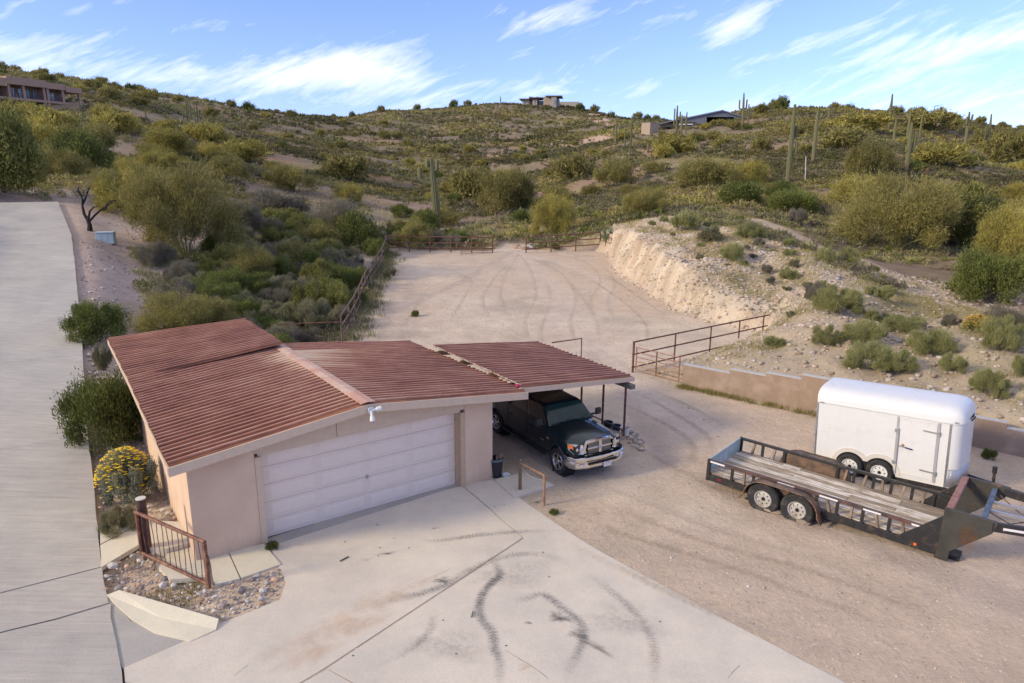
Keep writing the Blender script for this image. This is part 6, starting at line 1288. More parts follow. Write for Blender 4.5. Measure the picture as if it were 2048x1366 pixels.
# free scatter of individual trees and shrubs, filling the wash and the slopes
def free(x, y, R, slack=.55):
    for (a, c, r_) in OCC:
        if math.hypot(a-x, c-y) < (R+r_)*slack: return False
    return True
RP = [np.array(TRK), np.array(RD)]
def ok(x, y, m=.8):
    if poly_sd(np.array([x]), np.array([y]), PAD)[0] < m: return False
    if line_dist(np.array([x]), np.array([y]), DC)[0][0] < 2.8+m: return False
    if y < 60 and line_dist(np.array([x]), np.array([y]), DR)[0][0] < 3.6 and y > 17: return False
    if line_dist(np.array([x]), np.array([y]), TRK)[0][0] < 2.3: return False
    if bank_w(np.array([x]), np.array([y]))[0] > .1: return False
    if math.hypot(x+27, y-49) < 6: return False
    if x > 4 and y < 36 and x < 30: return False
    return True
R5 = random.Random(11); lx, ly = -3.37, -13.79
def in_gar(x, y):
    c, s = math.cos(YAW), math.sin(YAW); dx, dy = x-G0[0], y-G0[1]; u, v = dx*c+dy*s, -dx*s+dy*c; return -2.6 < u < 11.5 and -1.5 < v < 11.4
cnt = 0
for _ in range(4000):      # the wash behind the garage
    if cnt >= 185: break
    y = R5.uniform(19, 72); x = R5.uniform(-24, -5); kd = R5.choices(['cr', 'dt', 'gs', 'pv', 'mq', 'rb'], [5, 4, 3, 1.1, 1.4, 1.2])[0]; R = {'pv': R5.uniform(1.3, 2.2), 'mq': R5.uniform(1., 1.7), 'rb': R5.uniform(.5, .8)}.get(kd, R5.uniform(.65, 1.35))
    if not ok(x, y, R*.75) or in_gar(x, y) or not free(x, y, R, .42): continue
    plant(kd, (x, y, G1(x, y)), R, R*R5.uniform(1.0, 1.5), ('small ' if R < .85 else 'large ' if R > 1.15 else '')+PH[kd]+(' in the wash close behind the garage' if y < 30 else ' in the middle of the brushy wash' if y < 48 else ' at the far end of the brushy wash')+(' by the fence' if x > -13 else ' by the drive'), 'shrubs crowding the wash behind the garage'); cnt += 1
cnt = 0
for _ in range(9000):      # hillside trees
    if cnt >= 190: break
    y = R5.uniform(68, 400)**1.0; y = 68+(y-68)*R5.random()**.35; x = R5.uniform(-.80, .80)*y; kd = R5.choices(['pv', 'pvy', 'cr'], [4, 3.5, 2])[0]; R = R5.uniform(1.6, 3.1) if kd != 'cr' else R5.uniform(1.0, 1.7)
    if not ok(x, y, 1) or not free(x, y, R, .8) or line_dist(np.array([x]), np.array([y]), RD)[0][0] < 9: continue
    if abs(x-0.30*y) < 8+.0*y and 200 < y < 320 and False: continue
    plant(kd, (x, y, G1(x, y)), R, R*R5.uniform(.9, 1.25), ('small ' if R < 2 else 'large ' if R > 2.6 else '')+PH[kd]+(' low' if y < 130 else ' half way up' if y < 230 else ' high')+' on the '+('left' if x/y < -.3 else 'central' if x/y < .2 else 'right')+' desert slope', 'palo verdes and shrubs dotted over the slopes'); cnt += 1
cnt = 0
for _ in range(3000):      # irregular low brush on the mound and bank shoulder
    if cnt >= 46: break
    x = R5.uniform(8, 24); y = R5.uniform(20, 60); R = R5.uniform(.22, .55)
    if poly_sd(np.array([x]), np.array([y]), PAD)[0] < .8+(1.6 if y > 34 else 0) or line_dist(np.array([x]), np.array([y]), TRK)[0][0] < 1.7 or x > .75*y or not free(x, y, R, .8): continue
    kd = R5.choices(['rb', 'gs', 'dt'], [5, 3, 1.2])[0]; plant(kd, (x, y, G1(x, y)), R, R*R5.uniform(.9, 1.5), ('tiny ' if R < .33 else 'low ')+PH[kd]+(' on the stony dirt mound' if y < 32 else ' on the shoulder of the cut bank' if y < 46 else ' on top of the cut bank'), 'low brush on the mound and bank', lod='mid'); cnt += 1
# trees breaking the skyline
for i, (px, kd, h_) in enumerate([(5, 'pv', 16), (88, 'pv', 16), (122, 'pv', 14), (203, 'pv', 16), (262, 'cr', 14), (285, 'pv', 12), (463, 'pv', 14), (497, 'cr', 16), (553, 'pv', 8), (668, 'pv', 8), (705, 'cr', 10), (762, 'pv', 12), (835, 'pv', 12), (908, 'cr', 14), (935, 'pv', 12), (1160, 'cr', 12), (1190, 'pv', 14), (1222, 'cr', 10), (1275, 'pv', 14), (1295, 'cr', 10), (1312, 'pv', 10), (1548, 'pv', 18), (1562, 'cr', 22), (1700, 'cr', 12), (1670, 'pv', 14), (1960, 'pv', 16), (2002, 'pv', 12), (1900, 'cr', 14)]):
    for py in range(100, 300, 2):
        q = hit_(px, py, 60)
        if q is not None: break
    s_ = q[1]/1379; plant(kd, q-np.array([0, 0, .3]), h_*s_*.8, h_*s_*1.2, PH[kd]+' on the skyline '+('left of the summit house' if px < 1000 else 'right of the summit house' if px < 1400 else 'of the right hand hill'), 'trees silhouetted along the ridge line', lod='lo')

# ---------------------------------------------------------------- low scrub, grass, gravel (uncountable)
def template(kind, n, seed, ln_, wd_):
    V, F, C, _ = proto(kind, seed, n, ln_/KIND[kind]['ln'], wd_/KIND[kind]['wd']); return V, C
def merge(name, T, idx_, P, Rr, Hr, Cm, mat, label, cat):
    """join scattered copies of templates; all geometry real"""
    Vs, Cs = [], []
    for k, (V, C) in enumerate(T):
        s_ = np.where(idx_ == k)[0]
        if not len(s_): continue
        a = rng.uniform(0, 2*pi, len(s_)); ca, sa = np.cos(a)[:, None], np.sin(a)[:, None]; x = V[None, :, 0]*ca-V[None, :, 1]*sa; y = V[None, :, 0]*sa+V[None, :, 1]*ca
        out = np.stack([x*Rr[s_][:, None]+P[s_, 0][:, None], y*Rr[s_][:, None]+P[s_, 1][:, None], V[None, :, 2]*Hr[s_][:, None]+P[s_, 2][:, None]], -1); Vs.append(out.reshape(-1, 3)); Cs.append((C[None]*Cm[s_][:, None, :]).reshape(-1, 3))
    V = np.concatenate(Vs); C_ = np.concatenate(Cs); me = arr_mesh(name, V, np.arange(len(V)).reshape(-1, 3), mat, C_); return arr_obj(name, me, label=label, cat=cat, kind='stuff')
def scatter(n, ylo, yhi, xs, pw=1.):
    y = ylo+(yhi-ylo)*rng.random(n)**pw; x = rng.uniform(-xs, xs, n)*(y+4); return x, y
def mask(x, y, m=.5):
    k = (poly_sd(x, y, PAD) > m) & (line_dist(x, y, DC)[0] > 3.1) & (line_dist(x, y, TRK)[0] > 1.8) & (bank_w(x, y) < .2) & (np.hypot(x+27, y-49) > 5.2) & ~((y < 60) & (y > 16) & (line_dist(x, y, DR)[0] < 2.9))
    return k
def outgar(x, y):
    c, s = math.cos(YAW), math.sin(YAW); dx, dy = x-G0[0], y-G0[1]; u, v = dx*c+dy*s, -dx*s+dy*c; return ~((u > -1.9) & (u < 11.4) & (v > -1) & (v < 10.6))
for (ylo, yhi, n, l_, w_, cntb, pw, rs) in [(18, 75, 120, .25, .10, 4200, 1.0, (.3, .75)), (60, 135, 60, .32, .17, 10500, .8, (.4, .95)), (125, 235, 28, .42, .26, 18000, .75, (.5, 1.15)), (225, 460, 14, .6, .42, 24000, .8, (.7, 1.6))]:
    T = [template(kd, n, 900+i, l_, w_) for i, kd in enumerate(['gs', 'gs', 'rb', 'cr', 'dt', 'gs'])]; x, y = scatter(cntb*2, ylo, yhi, .80, pw); k = mask(x, y) & outgar(x, y) & ~((x > 4) & (x < 30) & (y < 38)); d_ = fbm(x, y, 14, 301, 3); k &= rng.random(len(x)) < .58+d_*1.7; x, y = x[k][:cntb], y[k][:cntb]
    n_ = len(x); R_ = rng.uniform(*rs, n_); z = gz(x, y)-.03; cm = rng.uniform(.7, 1.2, (n_, 1))*np.where((fbm(x, y, 22, 311, 2) > .05)[:, None], [[1.12, 1.0, .70]], [[.88, .84, .76]]); cm = cm*np.clip(1+1.1*fbm(x, y, 55, 321, 3)[:, None]+.5*fbm(x, y, 12, 325, 2)[:, None], .55, 1.5); merge('desert_scrub', T, rng.integers(0, 6, n_), np.stack([x, y, z], 1), R_, R_*rng.uniform(.7, 1.1, n_), cm, M_STUFF, 'low grey green desert scrub covering the slopes', 'scrub')
def grass(name, P, hgt, n_bl, spread, c, label, wd=.012):
    r = rng; m = len(P); cen = np.repeat(P, n_bl, 0); N_ = len(cen); o = r.normal(size=(N_, 2))*spread; h = hgt*r.uniform(.5, 1.2, N_); d = r.normal(size=(N_, 3))*.35; d[:, 2] = 1; cen = cen+np.c_[o, h*.45]; cen[:, 2] = gz(cen[:, 0], cen[:, 1])+h*.42
    t = r.random((N_, 1)); C_ = np.array(c[0])*(1-t)+np.array(c[1])*t; V, F, C2 = tris(cen, d, h, wd*r.uniform(.7, 1.5, N_), r, C_*r.uniform(.8, 1.2, (N_, 1))); return arr_obj(name, arr_mesh(name, V, F, M_STUFF, C2), label=label, cat='grass', kind='stuff')
# dry yellow grass in the wash and on the drive verge slope
x, y = scatter(14000, 18, 78, .62, 1.); k = mask(x, y, .2) & outgar(x, y) & (fbm(x, y, 5, 401, 3) > .02) & (x < 0); x, y = x[k], y[k]; grass('dry_grass', np.stack([x, y, x*0], 1), .42, 14, .22, ((.30, .26, .12), (.44, .37, .17)), 'dry straw coloured grass among the brush left of the yard', .022)
x, y = scatter(6000, 20, 50, .62, 1.); dd = line_dist(x, y, DR)[0]; k = (dd > 3.0) & (dd < 7) & mask(x, y, .2) & outgar(x, y) & (x < -9); x, y = x[k], y[k]; grass('verge_grass', np.stack([x, y, x*0], 1), .36, 16, .2, ((.17, .19, .08), (.30, .30, .13)), 'green grey grass down the slope beside the drive', .02)
# weeds along the left fence
fx = np.array([p[0] for p in ln]); fy = np.array([p[1] for p in ln]); s_ = rng.random(340); i_ = np.minimum((s_*8).astype(int), 7); f_ = s_*8-i_; x = fx[i_]*(1-f_)+fx[i_+1]*f_+rng.normal(size=340)*.5+.25; y = fy[i_]*(1-f_)+fy[i_+1]*f_+rng.normal(size=340)*.4
grass('fence_weeds', np.stack([x, y, x*0], 1), .45, 26, .18, ((.13, .14, .06), (.27, .25, .12)), 'green weeds growing along the foot of the left fence', .02)
# yellow weeds at the foot of the tan wall
s_ = rng.random(120)**1.5*5.2+.1; x = WA[0]+wt[0]*s_-.16+rng.normal(size=120)*.07; y = WA[1]+wt[1]*s_-.2+rng.normal(size=120)*.08
grass('wall_weeds', np.stack([x, y, x*0], 1), .17, 22, .10, ((.15, .15, .05), (.36, .29, .10)), 'yellow green weeds along the foot of the tan wall', .014)
# grass on the bank crest and on the mound
x = rng.uniform(6, 24, 9000); y = rng.uniform(34, 72, 9000); bw_ = bank_w(x, y); cr_ = (poly_sd(x, y, PAD) > 2.0) & (line_dist(x, y, TRK)[0] > 1.5) & (fbm(x, y, 3, 501, 3) > -.02); x, y = x[cr_], y[cr_]
grass('bank_grass', np.stack([x, y, x*0], 1), .26, 12, .22, ((.26, .25, .10), (.44, .36, .16)), 'yellowing grass over the top of the cut bank', .018)
x = rng.uniform(6, 26, 6000); y = rng.uniform(20, 40, 6000); k = (poly_sd(x, y, PAD) > .5) & (fbm(x, y, 2.4, 511, 3) > .06); x, y = x[k], y[k]
grass('mound_grass', np.stack([x, y, x*0], 1), .20, 14, .16, ((.22, .21, .08), (.40, .32, .14)), 'sparse yellow weeds over the dirt mound', .014)
x = rng.uniform(30, 160, 30000); y = rng.uniform(60, 150, 30000); x2 = rng.uniform(-40, 60, 20000); y2 = rng.uniform(64, 150, 20000); x = np.r_[x, x2]; y = np.r_[y, y2]; k = mask(x, y) & (np.abs(x) < .8*y) & (fbm(x, y, 9, 521, 3) > .03); x, y = x[k], y[k]
grass('slope_grass', np.stack([x, y, x*0], 1), .35, 6, .5, ((.30, .26, .12), (.42, .35, .16)), 'thin straw coloured grass between the slope shrubs', .06)
# gravel and stones
def stones(name, P, s, cols, mat, label, asp=(1, .8, .55), cat='stones'):
    """12 sided irregular pebbles, joined"""
    phi = (1+5**.5)/2; ico = np.array([(-1, phi, 0), (1, phi, 0), (-1, -phi, 0), (1, -phi, 0), (0, -1, phi), (0, 1, phi), (0, -1, -phi), (0, 1, -phi), (phi, 0, -1), (phi, 0, 1), (-phi, 0, -1), (-phi, 0, 1)])/1.9; FF = np.array([(0,11,5),(0,5,1),(0,1,7),(0,7,10),(0,10,11),(1,5,9),(5,11,4),(11,10,2),(10,7,6),(7,1,8),(3,9,4),(3,4,2),(3,2,6),(3,6,8),(3,8,9),(4,9,5),(2,4,11),(6,2,10),(8,6,7),(9,8,1)])
    n = len(P); V = ico[None]*rng.uniform(.72, 1.15, (n, 12, 1))*s[:, None, None]*np.array(asp); a = rng.uniform(0, 2*pi, n); ca, sa = np.cos(a)[:, None], np.sin(a)[:, None]; V = np.stack([V[..., 0]*ca-V[..., 1]*sa, V[..., 0]*sa+V[..., 1]*ca, V[..., 2]], -1)+P[:, None, :]
    F_ = (FF[None]+np.arange(n)[:, None, None]*12).reshape(-1, 3); C_ = np.repeat(cols, 12, 0); return arr_obj(name, arr_mesh(name, V.reshape(-1, 3), F_, mat, C_), label=label, cat=cat, kind='stuff')
def stone_mat():
    m, t, b = new_mat('stone_mix'); L = t.links; a = N(t, 'ShaderNodeAttribute', attribute_name='Col'); nz_ = N(t, 'ShaderNodeTexNoise', _Scale=18., _Detail=4.); L.new(coords(t), nz_.inputs['Vector']); s = N(t, 'ShaderNodeVectorMath', operation='SCALE'); L.new(a.outputs['Color'], s.inputs[0]); L.new(mth(t, 'ADD', nz_.outputs['Fac'], .5), s.inputs['Scale']); L.new(s.outputs[0], b.inputs['Base Color']); b.inputs['Roughness'].default_value = .9; return m
M_STN_ = stone_mat(); PAL = np.array([(.42, .36, .32), (.50, .42, .36), (.30, .22, .18), (.55, .50, .46), (.36, .30, .29), (.44, .30, .22)])
def cols_(n, pal=PAL): return pal[rng.integers(0, len(pal), n)]*rng.uniform(.8, 1.15, (n, 1))
def gravel(name, x, y, lo, hi, label, pal=PAL, pw=3): 
    n = len(x); s = lo+(hi-lo)*rng.random(n)**pw; return stones(name, np.stack([x, y, gz(x, y)+s*.15], 1), s, cols_(n, pal), M_STN_, label)
x = rng.uniform(-10, 40, 16000); y = rng.uniform(9, 64, 16000); k = (poly_sd(x, y, PAD) < -.1) & (np.abs(x) < .8*y) & (poly_sd(x, y, np.array([p[:2] for p in sl1+sl2[2:]])) > .1 if False else True); k &= poly_sd(x, y, np.array(sl1)) > .05; k &= poly_sd(x, y, np.array(sl2)) > .05; k &= poly_sd(x, y, np.array(sl3)) > .05; k &= outgar(x, y) | (x > 0); k &= (rng.random(16000) < .35+.9*(fbm(x, y, 3, 601, 3) > .1)); gravel('yard_gravel', x[k], y[k], .012, .05, 'small loose stones over the dirt yard', np.array([(.48, .39, .32), (.55, .47, .40), (.36, .28, .23)]), 4)
x = rng.uniform(5, 30, 17000); y = rng.uniform(18, 46, 17000); k = (poly_sd(x, y, PAD) > .15); gravel('mound_stones', x[k], y[k], .03, .17, 'pale broken stones over the dirt mound and bank', np.array([(.40, .32, .25), (.46, .39, .32), (.30, .23, .17), (.42, .37, .33)]), 5)
x = rng.uniform(7, 20, 13000); y = rng.uniform(34, 68, 13000); k = bank_w(x, y) > .3; gravel('bank_stones', x[k], y[k], .03, .16, 'crumbled stones stuck in the pale cut bank', np.array([(.48, .39, .30), (.42, .31, .22), (.52, .45, .38)]), 4)
x = rng.uniform(-26, -11, 6000); y = rng.uniform(17, 50, 6000); dd = line_dist(x, y, DR)[0]; k = (dd > .15) & (dd < 4.6) & (line_dist(x, y, DC)[0] > 2.5); gravel('verge_stones', x[k], y[k], .02, .12, 'grey pink stones spilling down the slope beside the drive', np.array([(.40, .33, .31), (.50, .44, .42), (.32, .25, .22)]), 3)
# rock beds beside the garage: individual cobbles and finer gravel
RBD = empty('rock_bed', tuple(un(330, 1150, 0)), 0, 'bed of rounded cobbles and weeds below the small swing gate', 'rock bed')
M_C = [pm('cobble_a', (.42, .36, .31), .9, var=.15, sc=9, rnd=.25), pm('cobble_b', (.48, .32, .22), .9, var=.15, sc=9, rnd=.25), pm('cobble_c', (.52, .48, .43), .9, var=.12, sc=9, rnd=.25), pm('cobble_d', (.28, .23, .21), .9, var=.15, sc=9, rnd=.25)]
CM_ = [rock_mesh('stone', 60+i, M_C[i % 4], 1, .7) for i in range(12)]
def cobbles(par, poly, n, lo, hi, pw=2., seed=1):
    r = random.Random(seed); P_ = np.array([un(*p)[:2] for p in poly]); lo_ = P_.min(0); hi_ = P_.max(0); c = 0; put = []
    while c < n:
        x, y = r.uniform(lo_[0], hi_[0]), r.uniform(lo_[1], hi_[1]); s = lo+(hi-lo)*r.random()**pw; c += .02
        if poly_sd(np.array([x]), np.array([y]), P_)[0] > -s*.5 or any(math.hypot(a-x, b_-y) < (s+q)*.75 for a, b_, q in put): continue
        put.append((x, y, s)); o = D.objects.new('stone', r.choice(CM_)); COL.objects.link(o); o.parent = par; o.location = (x-par.location.x, y-par.location.y, max(0, G1(x, y))+s*.3-par.location.z); o.scale = (s, s*r.uniform(.7, 1), s*r.uniform(.7, 1)); o.rotation_euler = (0, 0, r.uniform(0, 6.28)); c += 1
cobbles(RBD, [(204, 1142), (285, 1092), (335, 1120), (340, 1166), (412, 1166), (480, 1162), (560, 1136), (570, 1165), (556, 1205), (500, 1222), (440, 1243), (330, 1208), (240, 1188), (208, 1186)], 175, .03, .13, 2.6, 2)
RB2 = empty('rock_bed', tuple(un(260, 950, 0)), 0, 'strip of reddish cobbles between the concrete drive and the garage wall', 'rock bed')
cobbles(RB2, [(186, 900), (240, 880), (320, 900), (372, 1052), (280, 1048), (204, 1060), (190, 990)], 120, .04, .14, 2., 3)
RB3 = empty('rock_bed', tuple(un(200, 770, .1)), 0, 'stones in the narrow gap under the far garage eave', 'rock bed'); cobbles(RB3, [(172, 700), (215, 690), (262, 780), (290, 880), (186, 890)], 60, .05, .15, 2., 4)
r_ = random.Random(8); P_ = np.array([un(*p)[:2] for p in [(186, 900), (240, 880), (320, 900), (372, 1052), (204, 1060)]]); x = rng.uniform(-13, -4, 14000); y = rng.uniform(10, 21, 14000); P2 = np.array([un(*p)[:2] for p in [(204, 1142), (285, 1092), (412, 1166), (560, 1136), (556, 1205), (440, 1243), (240, 1188)]]); k = (poly_sd(x, y, P_) < 0) | (poly_sd(x, y, P2) < 0); gravel('bed_gravel', x[k], y[k], .012, .045, 'fine gravel between the cobbles beside the garage', PAL, 2)
x = rng.uniform(-11, -4, 2500); y = rng.uniform(10, 18, 2500); k = ((poly_sd(x, y, P_) < 0) | (poly_sd(x, y, P2) < -.1)) & (fbm(x, y, 1.3, 701, 3) > .08); grass('bed_weeds', np.stack([x[k], y[k], x[k]*0], 1), .15, 16, .07, ((.16, .17, .05), (.36, .29, .10)), 'yellow green weeds growing through the cobbles', .009)
RP_ = empty('rock_pile', tuple(un(1268, 885, 0)), 0, 'small pile of white grey rocks at the front carport post', 'rock pile')
cobbles(RP_, [(1250, 868), (1272, 862), (1290, 880), (1296, 900), (1275, 906), (1258, 890)], 26, .07, .16, 1.2, 6)
# boulders dumped behind the rear fences
BM = [rock_mesh('boulder', 80+i, pm('boulder_%s' % 'abc'[i], [(.34, .25, .19), (.38, .30, .24), (.42, .37, .32)][i], .9, var=.15, sc=2, rnd=.15), 2, .7) for i in range(3)]
for i in range(46):
    u = r_.random(); px, py = (760+u*235, r_.uniform(464, 480)) if i < 34 else (1025+r_.random()*40, r_.uniform(470, 488)); q = at(px, py, 64.8+r_.uniform(-.6, 1.8)); s = r_.uniform(.16, .42) if i > 5 else r_.uniform(.35, .55); z = G1(q[0], q[1])
    if i <= 5: q = at(765+i*9, 480, 64.5)
    o = D.objects.new('boulder', BM[r_.randrange(3)]); COL.objects.link(o); o.location = (q[0], q[1], z+s*.25+(.3 if i % 3 == 0 else 0)*0); o.scale = (s*1.2, s, s); o.rotation_euler = (0, 0, r_.uniform(0, 6)); tag(o, 'boulder in the row dumped behind the rear pipe fence', 'boulder', 'boulders dumped behind the rear fence')
# prickly pear at the bank end
q = place(1214, 492); pc = empty('prickly_pear', tuple(q), 0, 'prickly pear cactus tangled in the fence stub by the bank', 'cactus'); M_PAD = pm('cactus_pad', (.10, .15, .06), .7, var=.15)
for i in range(14):
    a = r_.uniform(0, 6.28); z = r_.uniform(.15, 1.3); o = MB().lathe([(0, -.03), (.15, -.02), (.17, 0), (.15, .02), (0, .03)], n=12).build('pad', M_PAD, pc, smooth=True); o.location = (.3*math.cos(a), .2*math.sin(a), z); o.rotation_euler = (pi/2+r_.uniform(-.3, .3), 0, a); o.scale = (1, 1.3, 1)

# ---------------------------------------------------------------- flat marks: tyre prints, oil, dirt, cracks
def decal(name, V, F, fade, m, label, cat, loc):
    me = D.meshes.new(name); me.from_pydata([tuple(v) for v in V], [], F); me.materials.append(m); me.update(); a = me.attributes.new('fade', 'FLOAT', 'POINT'); a.data.foreach_set('value', np.array(fade, np.float32)); o = D.objects.new(name, me); COL.objects.link(o); o.location = loc; return tag(o, label, cat, kind='stuff')
def path(pts, step, ground=False, z=.018):
    P = [np.array(hit(*p) if ground else un(*p, z)) for p in pts]; Q = []
    # catmull-rom smoothing
    P = [2*P[0]-P[1]]+P+[2*P[-1]-P[-2]]
    for i in range(1, len(P)-2):
        n = max(2, int(np.linalg.norm(P[i+1]-P[i])/step))
        for j in range(n): u = j/n; Q.append(.5*((2*P[i])+(-P[i-1]+P[i+1])*u+(2*P[i-1]-5*P[i]+4*P[i+1]-P[i+2])*u*u+(-P[i-1]+3*P[i]-3*P[i+1]+P[i+2])*u**3))
    return Q
def treads(name, pts, w, m, label, step=.07, z=.018, ground=False, solid=True, strength=1., bar=.04):
    Q = path(pts, step, ground, z); V = []; F = []; fd = []; n = len(Q)
    for i in range(1, n-1):
        p = Q[i]; t = Q[i+1]-Q[i-1]; t = t/np.linalg.norm(t); s = np.array([-t[1], t[0], 0]); e = strength*min(1, i/14, (n-1-i)/14)*(.85+.12*math.sin(i*.09)+.15*math.sin(i*.037+1))
        zz = (lambda q: G1(q[0], q[1])+.022) if ground else (lambda q: z)
        for sg in (-1, 1):     # slanted lug print on each shoulder
            c0 = p+s*sg*w*.06; c1 = p+s*sg*w*.44+t*step*.35; b_ = len(V)
            jt = random.gauss(0, .008); c1 = c1+s*jt*2+t*jt
            for q in (c0-t*bar*.5, c0+t*bar*.5, c1+t*bar*.35, c1-t*bar*.35): V.append((q[0], q[1], zz(q)))
            e2 = e*random.uniform(.25, 1.1); fd += [e2*.8, e2*.8, e2*.15, e2*.15]; F.append((b_, b_+1, b_+2, b_+3))
        if solid and i < n-2:
            p2 = Q[i+1]; b_ = len(V); dz = .0008
            for q in (p-s*w*.5, p-s*0, p+s*w*.5, p2+s*w*.5, p2+s*0, p2-s*w*.5): V.append((q[0], q[1], zz(q)-dz))
            e3 = e*.9; fd += [0, e3, 0, 0, e3, 0]; F += [(b_, b_+1, b_+4, b_+5), (b_+1, b_+2, b_+3, b_+4)]
    return decal(name, V, F, fd, m, label, 'tyre marks', (0, 0, 0))
M_RUB = decal_mat('rubber_print', (.17, .168, .175), .8, 13, .06); M_RUB2 = decal_mat('faint_rubber_print', (.27, .255, .25), .5, 13, .14)
treads('tyre_marks', [(975, 1100), (985, 1118), (1001, 1148), (985, 1163), (967, 1185), (958, 1215), (966, 1243), (985, 1264), (988, 1290), (999, 1330), (998, 1366), (1000, 1400)], .26, M_RUB, 'darkest curved black tyre print in the middle of the apron', solid=True)
treads('tyre_marks', [(845, 1064), (856, 1082), (900, 1078), (960, 1070), (1040, 1063), (1125, 1060)], .24, M_RUB2, 'grey tyre print running across the apron before the garage door', strength=1.2)
treads('tyre_marks', [(740, 1210), (800, 1198), (885, 1172), (940, 1140), (985, 1120), (1040, 1108), (1100, 1112), (1160, 1136)], .28, M_RUB2, 'tyre print sweeping up to the apron centre', strength=1.1)
treads('tyre_marks', [(1160, 1136), (1200, 1165), (1250, 1205), (1290, 1250), (1308, 1300), (1310, 1366), (1308, 1400)], .28, M_RUB2, 'pale tyre print curving down the right side of the apron', strength=.9)
treads('tyre_marks', [(1000, 1190), (1040, 1200), (1085, 1188), (1120, 1212), (1158, 1242), (1168, 1270), (1158, 1300), (1140, 1335), (1118, 1375)], .26, M_RUB, 'broken black tyre print beside the oil stains', solid=True, strength=.8)
treads('tyre_marks', [(715, 1342), (770, 1325), (830, 1292), (862, 1255), (866, 1218), (850, 1200)], .24, M_RUB2, 'bluish tyre print curling at the lower left of the apron', solid=True)
def blob(px, py, rx, ry, m, label, seed=0, rot=0, n=28, cat='stain', z=.0165):
    c = un(px, py, z); r = random.Random(seed); V = [(0, 0, 0)]; fd = [1.]
    for ring, f in ((.5, .75), (1, 0)):
        for k in range(n):
            a = 2*pi*k/n; q = ring*(1+.25*math.sin(3*a+seed)+.15*math.sin(7*a+seed*2)); x = rx*q*math.cos(a); y = ry*q*math.sin(a); V.append((x*math.cos(rot)-y*math.sin(rot), x*math.sin(rot)+y*math.cos(rot), 0)); fd.append(f)
    F = [(0, 1+k, 1+(k+1) % n) for k in range(n)]+[(1+k, 1+n+k, 1+n+(k+1) % n, 1+(k+1) % n) for k in range(n)]; return decal('stain', V, F, fd, m, label, cat, tuple(c))
M_OIL = decal_mat('oil', (.045, .043, .05), .9, 7, .18); M_WET = decal_mat('wet_streak', (.20, .175, .145), .6, 5, .05); M_OR = decal_mat('orange_soil_wash', (.66, .44, .28), .55, 2.2, .25); M_BR = decal_mat('brown_spill', (.20, .10, .05), .75, 8, .2); M_GW = decal_mat('grey_scuff', (.34, .31, .31), .45, 9, .25)
for a in [(1118, 1234, .26, .17, M_OIL, 'black oil stain in the middle of the broken tyre print', 1, -.5), (1157, 1268, .22, .16, M_OIL, 'second black oil stain lower down', 2, -.6), (1190, 1292, .42, .10, M_WET, 'grey wet streak running from the lower oil stain', 3, -.72), (1057, 1245, .09, .05, M_OIL, 'small dark spot left of the oil stains', 4, 0), (884, 1160, .20, .14, M_OIL, 'brownish black scuff left of the darkest tyre print', 5, .3),
          (776, 1106, .26, .06, M_OIL, 'thin black smear nearest the left of the door', 6, .3), (735, 1118, .22, .08, M_GW, 'grey speckled smear below the garage door', 7, .4), (755, 1049, .05, .07, M_BR, 'small brown spot before the garage door', 8, 0), (870, 1056, .13, .05, M_BR, 'rusty brown spill before the garage door', 9, .5), (788, 1076, .06, .03, M_BR, 'tiny brown spot near the rusty spill', 10, 0), (598, 1088, .18, .09, M_GW, 'grey damp patch at the left end of the door', 11, .3),
          (700, 1235, 1.6, .5, M_OR, 'orange soil washed over the lower left of the apron', 12, .75), (800, 1185, 1.2, .18, M_OR, 'orange soil streak along the slab joint', 13, .72), (640, 1290, 1.2, .4, M_OR, 'second wash of orange soil near the sloped kerb', 14, .7), (1055, 1330, .25, .1, M_OR, 'small orange patch at the lower apron', 15, .5), (1250, 1240, .9, .6, M_GW, 'broad grey scuffed area at the right of the apron', 16, 0), (900, 1290, .9, .5, M_GW, 'grey scuffed area at the lower centre of the apron', 17, 0), (1020, 1150, 1.1, .5, M_GW, 'grey scuffed area at the centre of the apron', 18, .3)]: blob(*a)
blob(1075, 1003, .22, .07, M_OIL, 'dark wet hole at the edge of the carport pad', 19, .6, z=.021)
# cracks and bits of debris
M_CRK = pm('crack_shadow', (.10, .085, .07), .95)
def crack(pts, w, label, z=.0162):
    Q = path(pts, .06, False, z); V = []; F = []
    for i in range(len(Q)-1):
        t = Q[i+1]-Q[i]; t /= np.linalg.norm(t)+1e-9; s = np.array([-t[1], t[0], 0])*w*(.5+.5*random.random()); o = s*random.uniform(-1, 1)*1.2; V += [tuple(Q[i]-s+o), tuple(Q[i]+s+o)]
    F = [(2*i, 2*i+1, 2*i+3, 2*i+2) for i in range(len(Q)-2)]; me = D.meshes.new('crack'); me.from_pydata(V, [], F); me.materials.append(M_CRK); o = D.objects.new('crack', me); COL.objects.link(o); tag(o, label, 'crack', kind='stuff')
crack([(1010, 1300), (1075, 1340), (1105, 1366)], .003, 'hairline crack at the bottom of the apron'); crack([(1480, 1330), (1460, 1350), (1450, 1366)], .003, 'hairline crack near the right slab edge'); crack([(470, 1350), (495, 1330), (510, 1318)], .003, 'hairline crack at the lower left of the apron')
o = MB().tube([tuple(un(680, 1122, .03)), tuple(un(697, 1113, .03))], .012, 5).build('stick', M_BARK); tag(o, 'thin dark stick lying on the apron', 'stick')
o = MB().tube([tuple(un(943, 1234, .03)), tuple(un(946, 1222, .03))], .012, 5).build('stick', pm('green_stick', (.12, .16, .1), .8)); tag(o, 'short greenish stick beside the darkest tyre print', 'stick')
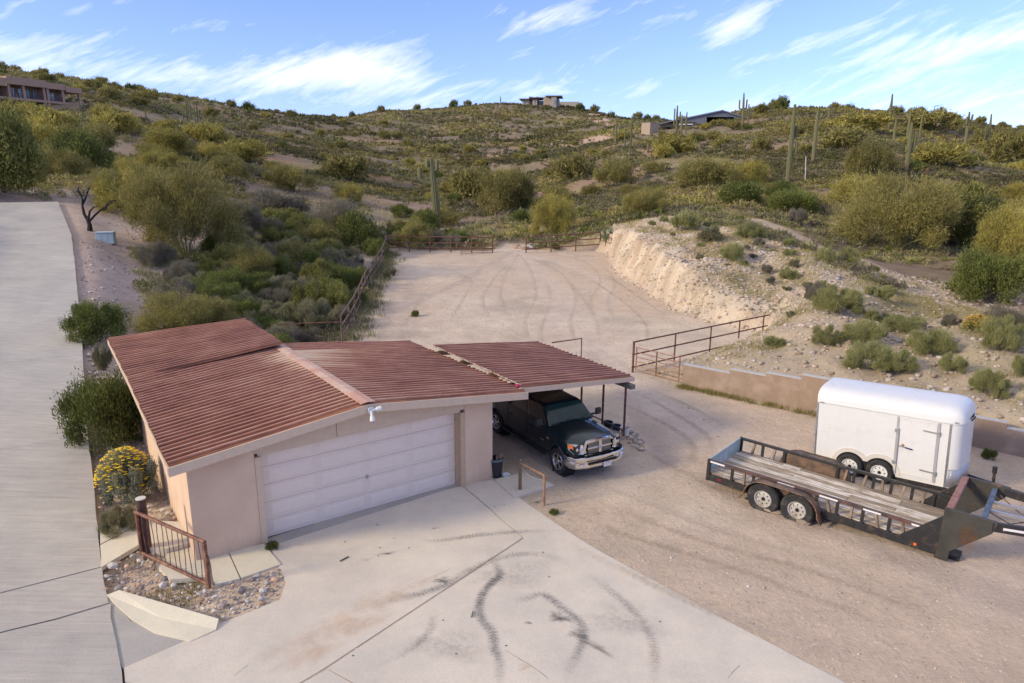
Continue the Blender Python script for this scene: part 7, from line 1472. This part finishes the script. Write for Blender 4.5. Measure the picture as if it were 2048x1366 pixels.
bits = np.array([un(px, py, 0)[:2] for px, py in [(1086, 1106), (690, 1085), (886, 1242), (1098, 1155), (912, 1309), (706, 1313), (1012, 1293), (1040, 985), (989, 1015), (760, 1097), (757, 1113), (1320, 1245), (1008, 1010), (818, 1097), (560, 1150)]]); stones('debris_bits', np.c_[bits, np.full(len(bits), .02)], np.full(len(bits), .018), np.full((len(bits), 3), .05), M_STN_, 'tiny dark bits scattered on the apron', cat='debris')
# wheel tracks pressed into the dirt
M_TRD = decal_mat('pressed_dirt', (.38, .30, .225), .36, 5, .0); M_TRL = decal_mat('pale_dirt_track', (.60, .51, .41), .6, 4, .0)
for i, (P_, m_) in enumerate([([(1240, 775), (1300, 800), (1360, 835), (1410, 870), (1425, 900), (1400, 935)], M_TRD), ([(1225, 800), (1290, 828), (1345, 860), (1385, 890), (1380, 930), (1330, 965)], M_TRD), ([(1275, 770), (1350, 800), (1430, 842), (1460, 870)], M_TRD), ([(1110, 1010), (1220, 1060), (1330, 1100), (1480, 1150), (1650, 1215), (1900, 1300)], M_TRD), ([(1160, 995), (1290, 1045), (1420, 1090), (1620, 1150), (1850, 1230), (2040, 1290)], M_TRD), ([(1130, 960), (1250, 990), (1400, 1050), (1560, 1100), (1800, 1180)], M_TRL),
      ([(1010, 620), (1000, 590), (1010, 550), (1030, 520), (1040, 500)], M_TRL), ([(980, 640), (965, 600), (985, 560), (1020, 525)], M_TRD), ([(1190, 640), (1180, 600), (1200, 560), (1170, 525), (1100, 508)], M_TRL), ([(1225, 640), (1215, 600), (1228, 565), (1200, 530), (1120, 510)], M_TRD), ([(1130, 560), (1160, 590), (1190, 640), (1200, 690)], M_TRD), ([(900, 640), (930, 590), (940, 560), (900, 540), (850, 530)], M_TRD), ([(1090, 700), (1080, 660), (1100, 600), (1090, 560)], M_TRD), ([(800, 660), (840, 600), (870, 570), (960, 550)], M_TRD), ([(1150, 690), (1140, 640), (1150, 590), (1120, 545), (1060, 515)], M_TRL), ([(1060, 690), (1050, 640), (1070, 590), (1060, 540), (1035, 505)], M_TRL), ([(1180, 560), (1240, 600), (1290, 650), (1290, 700)], M_TRD), ([(1210, 548), (1270, 590), (1330, 630)], M_TRD), ([(1240, 880), (1330, 930), (1440, 985), (1500, 1030)], M_TRD), ([(1100, 1075), (1230, 1140), (1400, 1215), (1600, 1290), (1760, 1350)], M_TRL)]):
    m_ = M_TRL if 6 <= i < 16 else m_
    treads('wheel_track', P_, .34, m_, ['wheel track curving past the carport posts', 'second wheel track curving past the carport posts', 'wheel track nearest the tan wall', 'long wheel track across the dirt below the flatbed trailer', 'upper of two long wheel tracks across the dirt', 'pale wheel track heading for the flatbed trailer'][i] if i < 6 else 'wheel track in the upper dirt yard', step=.16, ground=True, bar=.07, strength=1.0, solid=True)
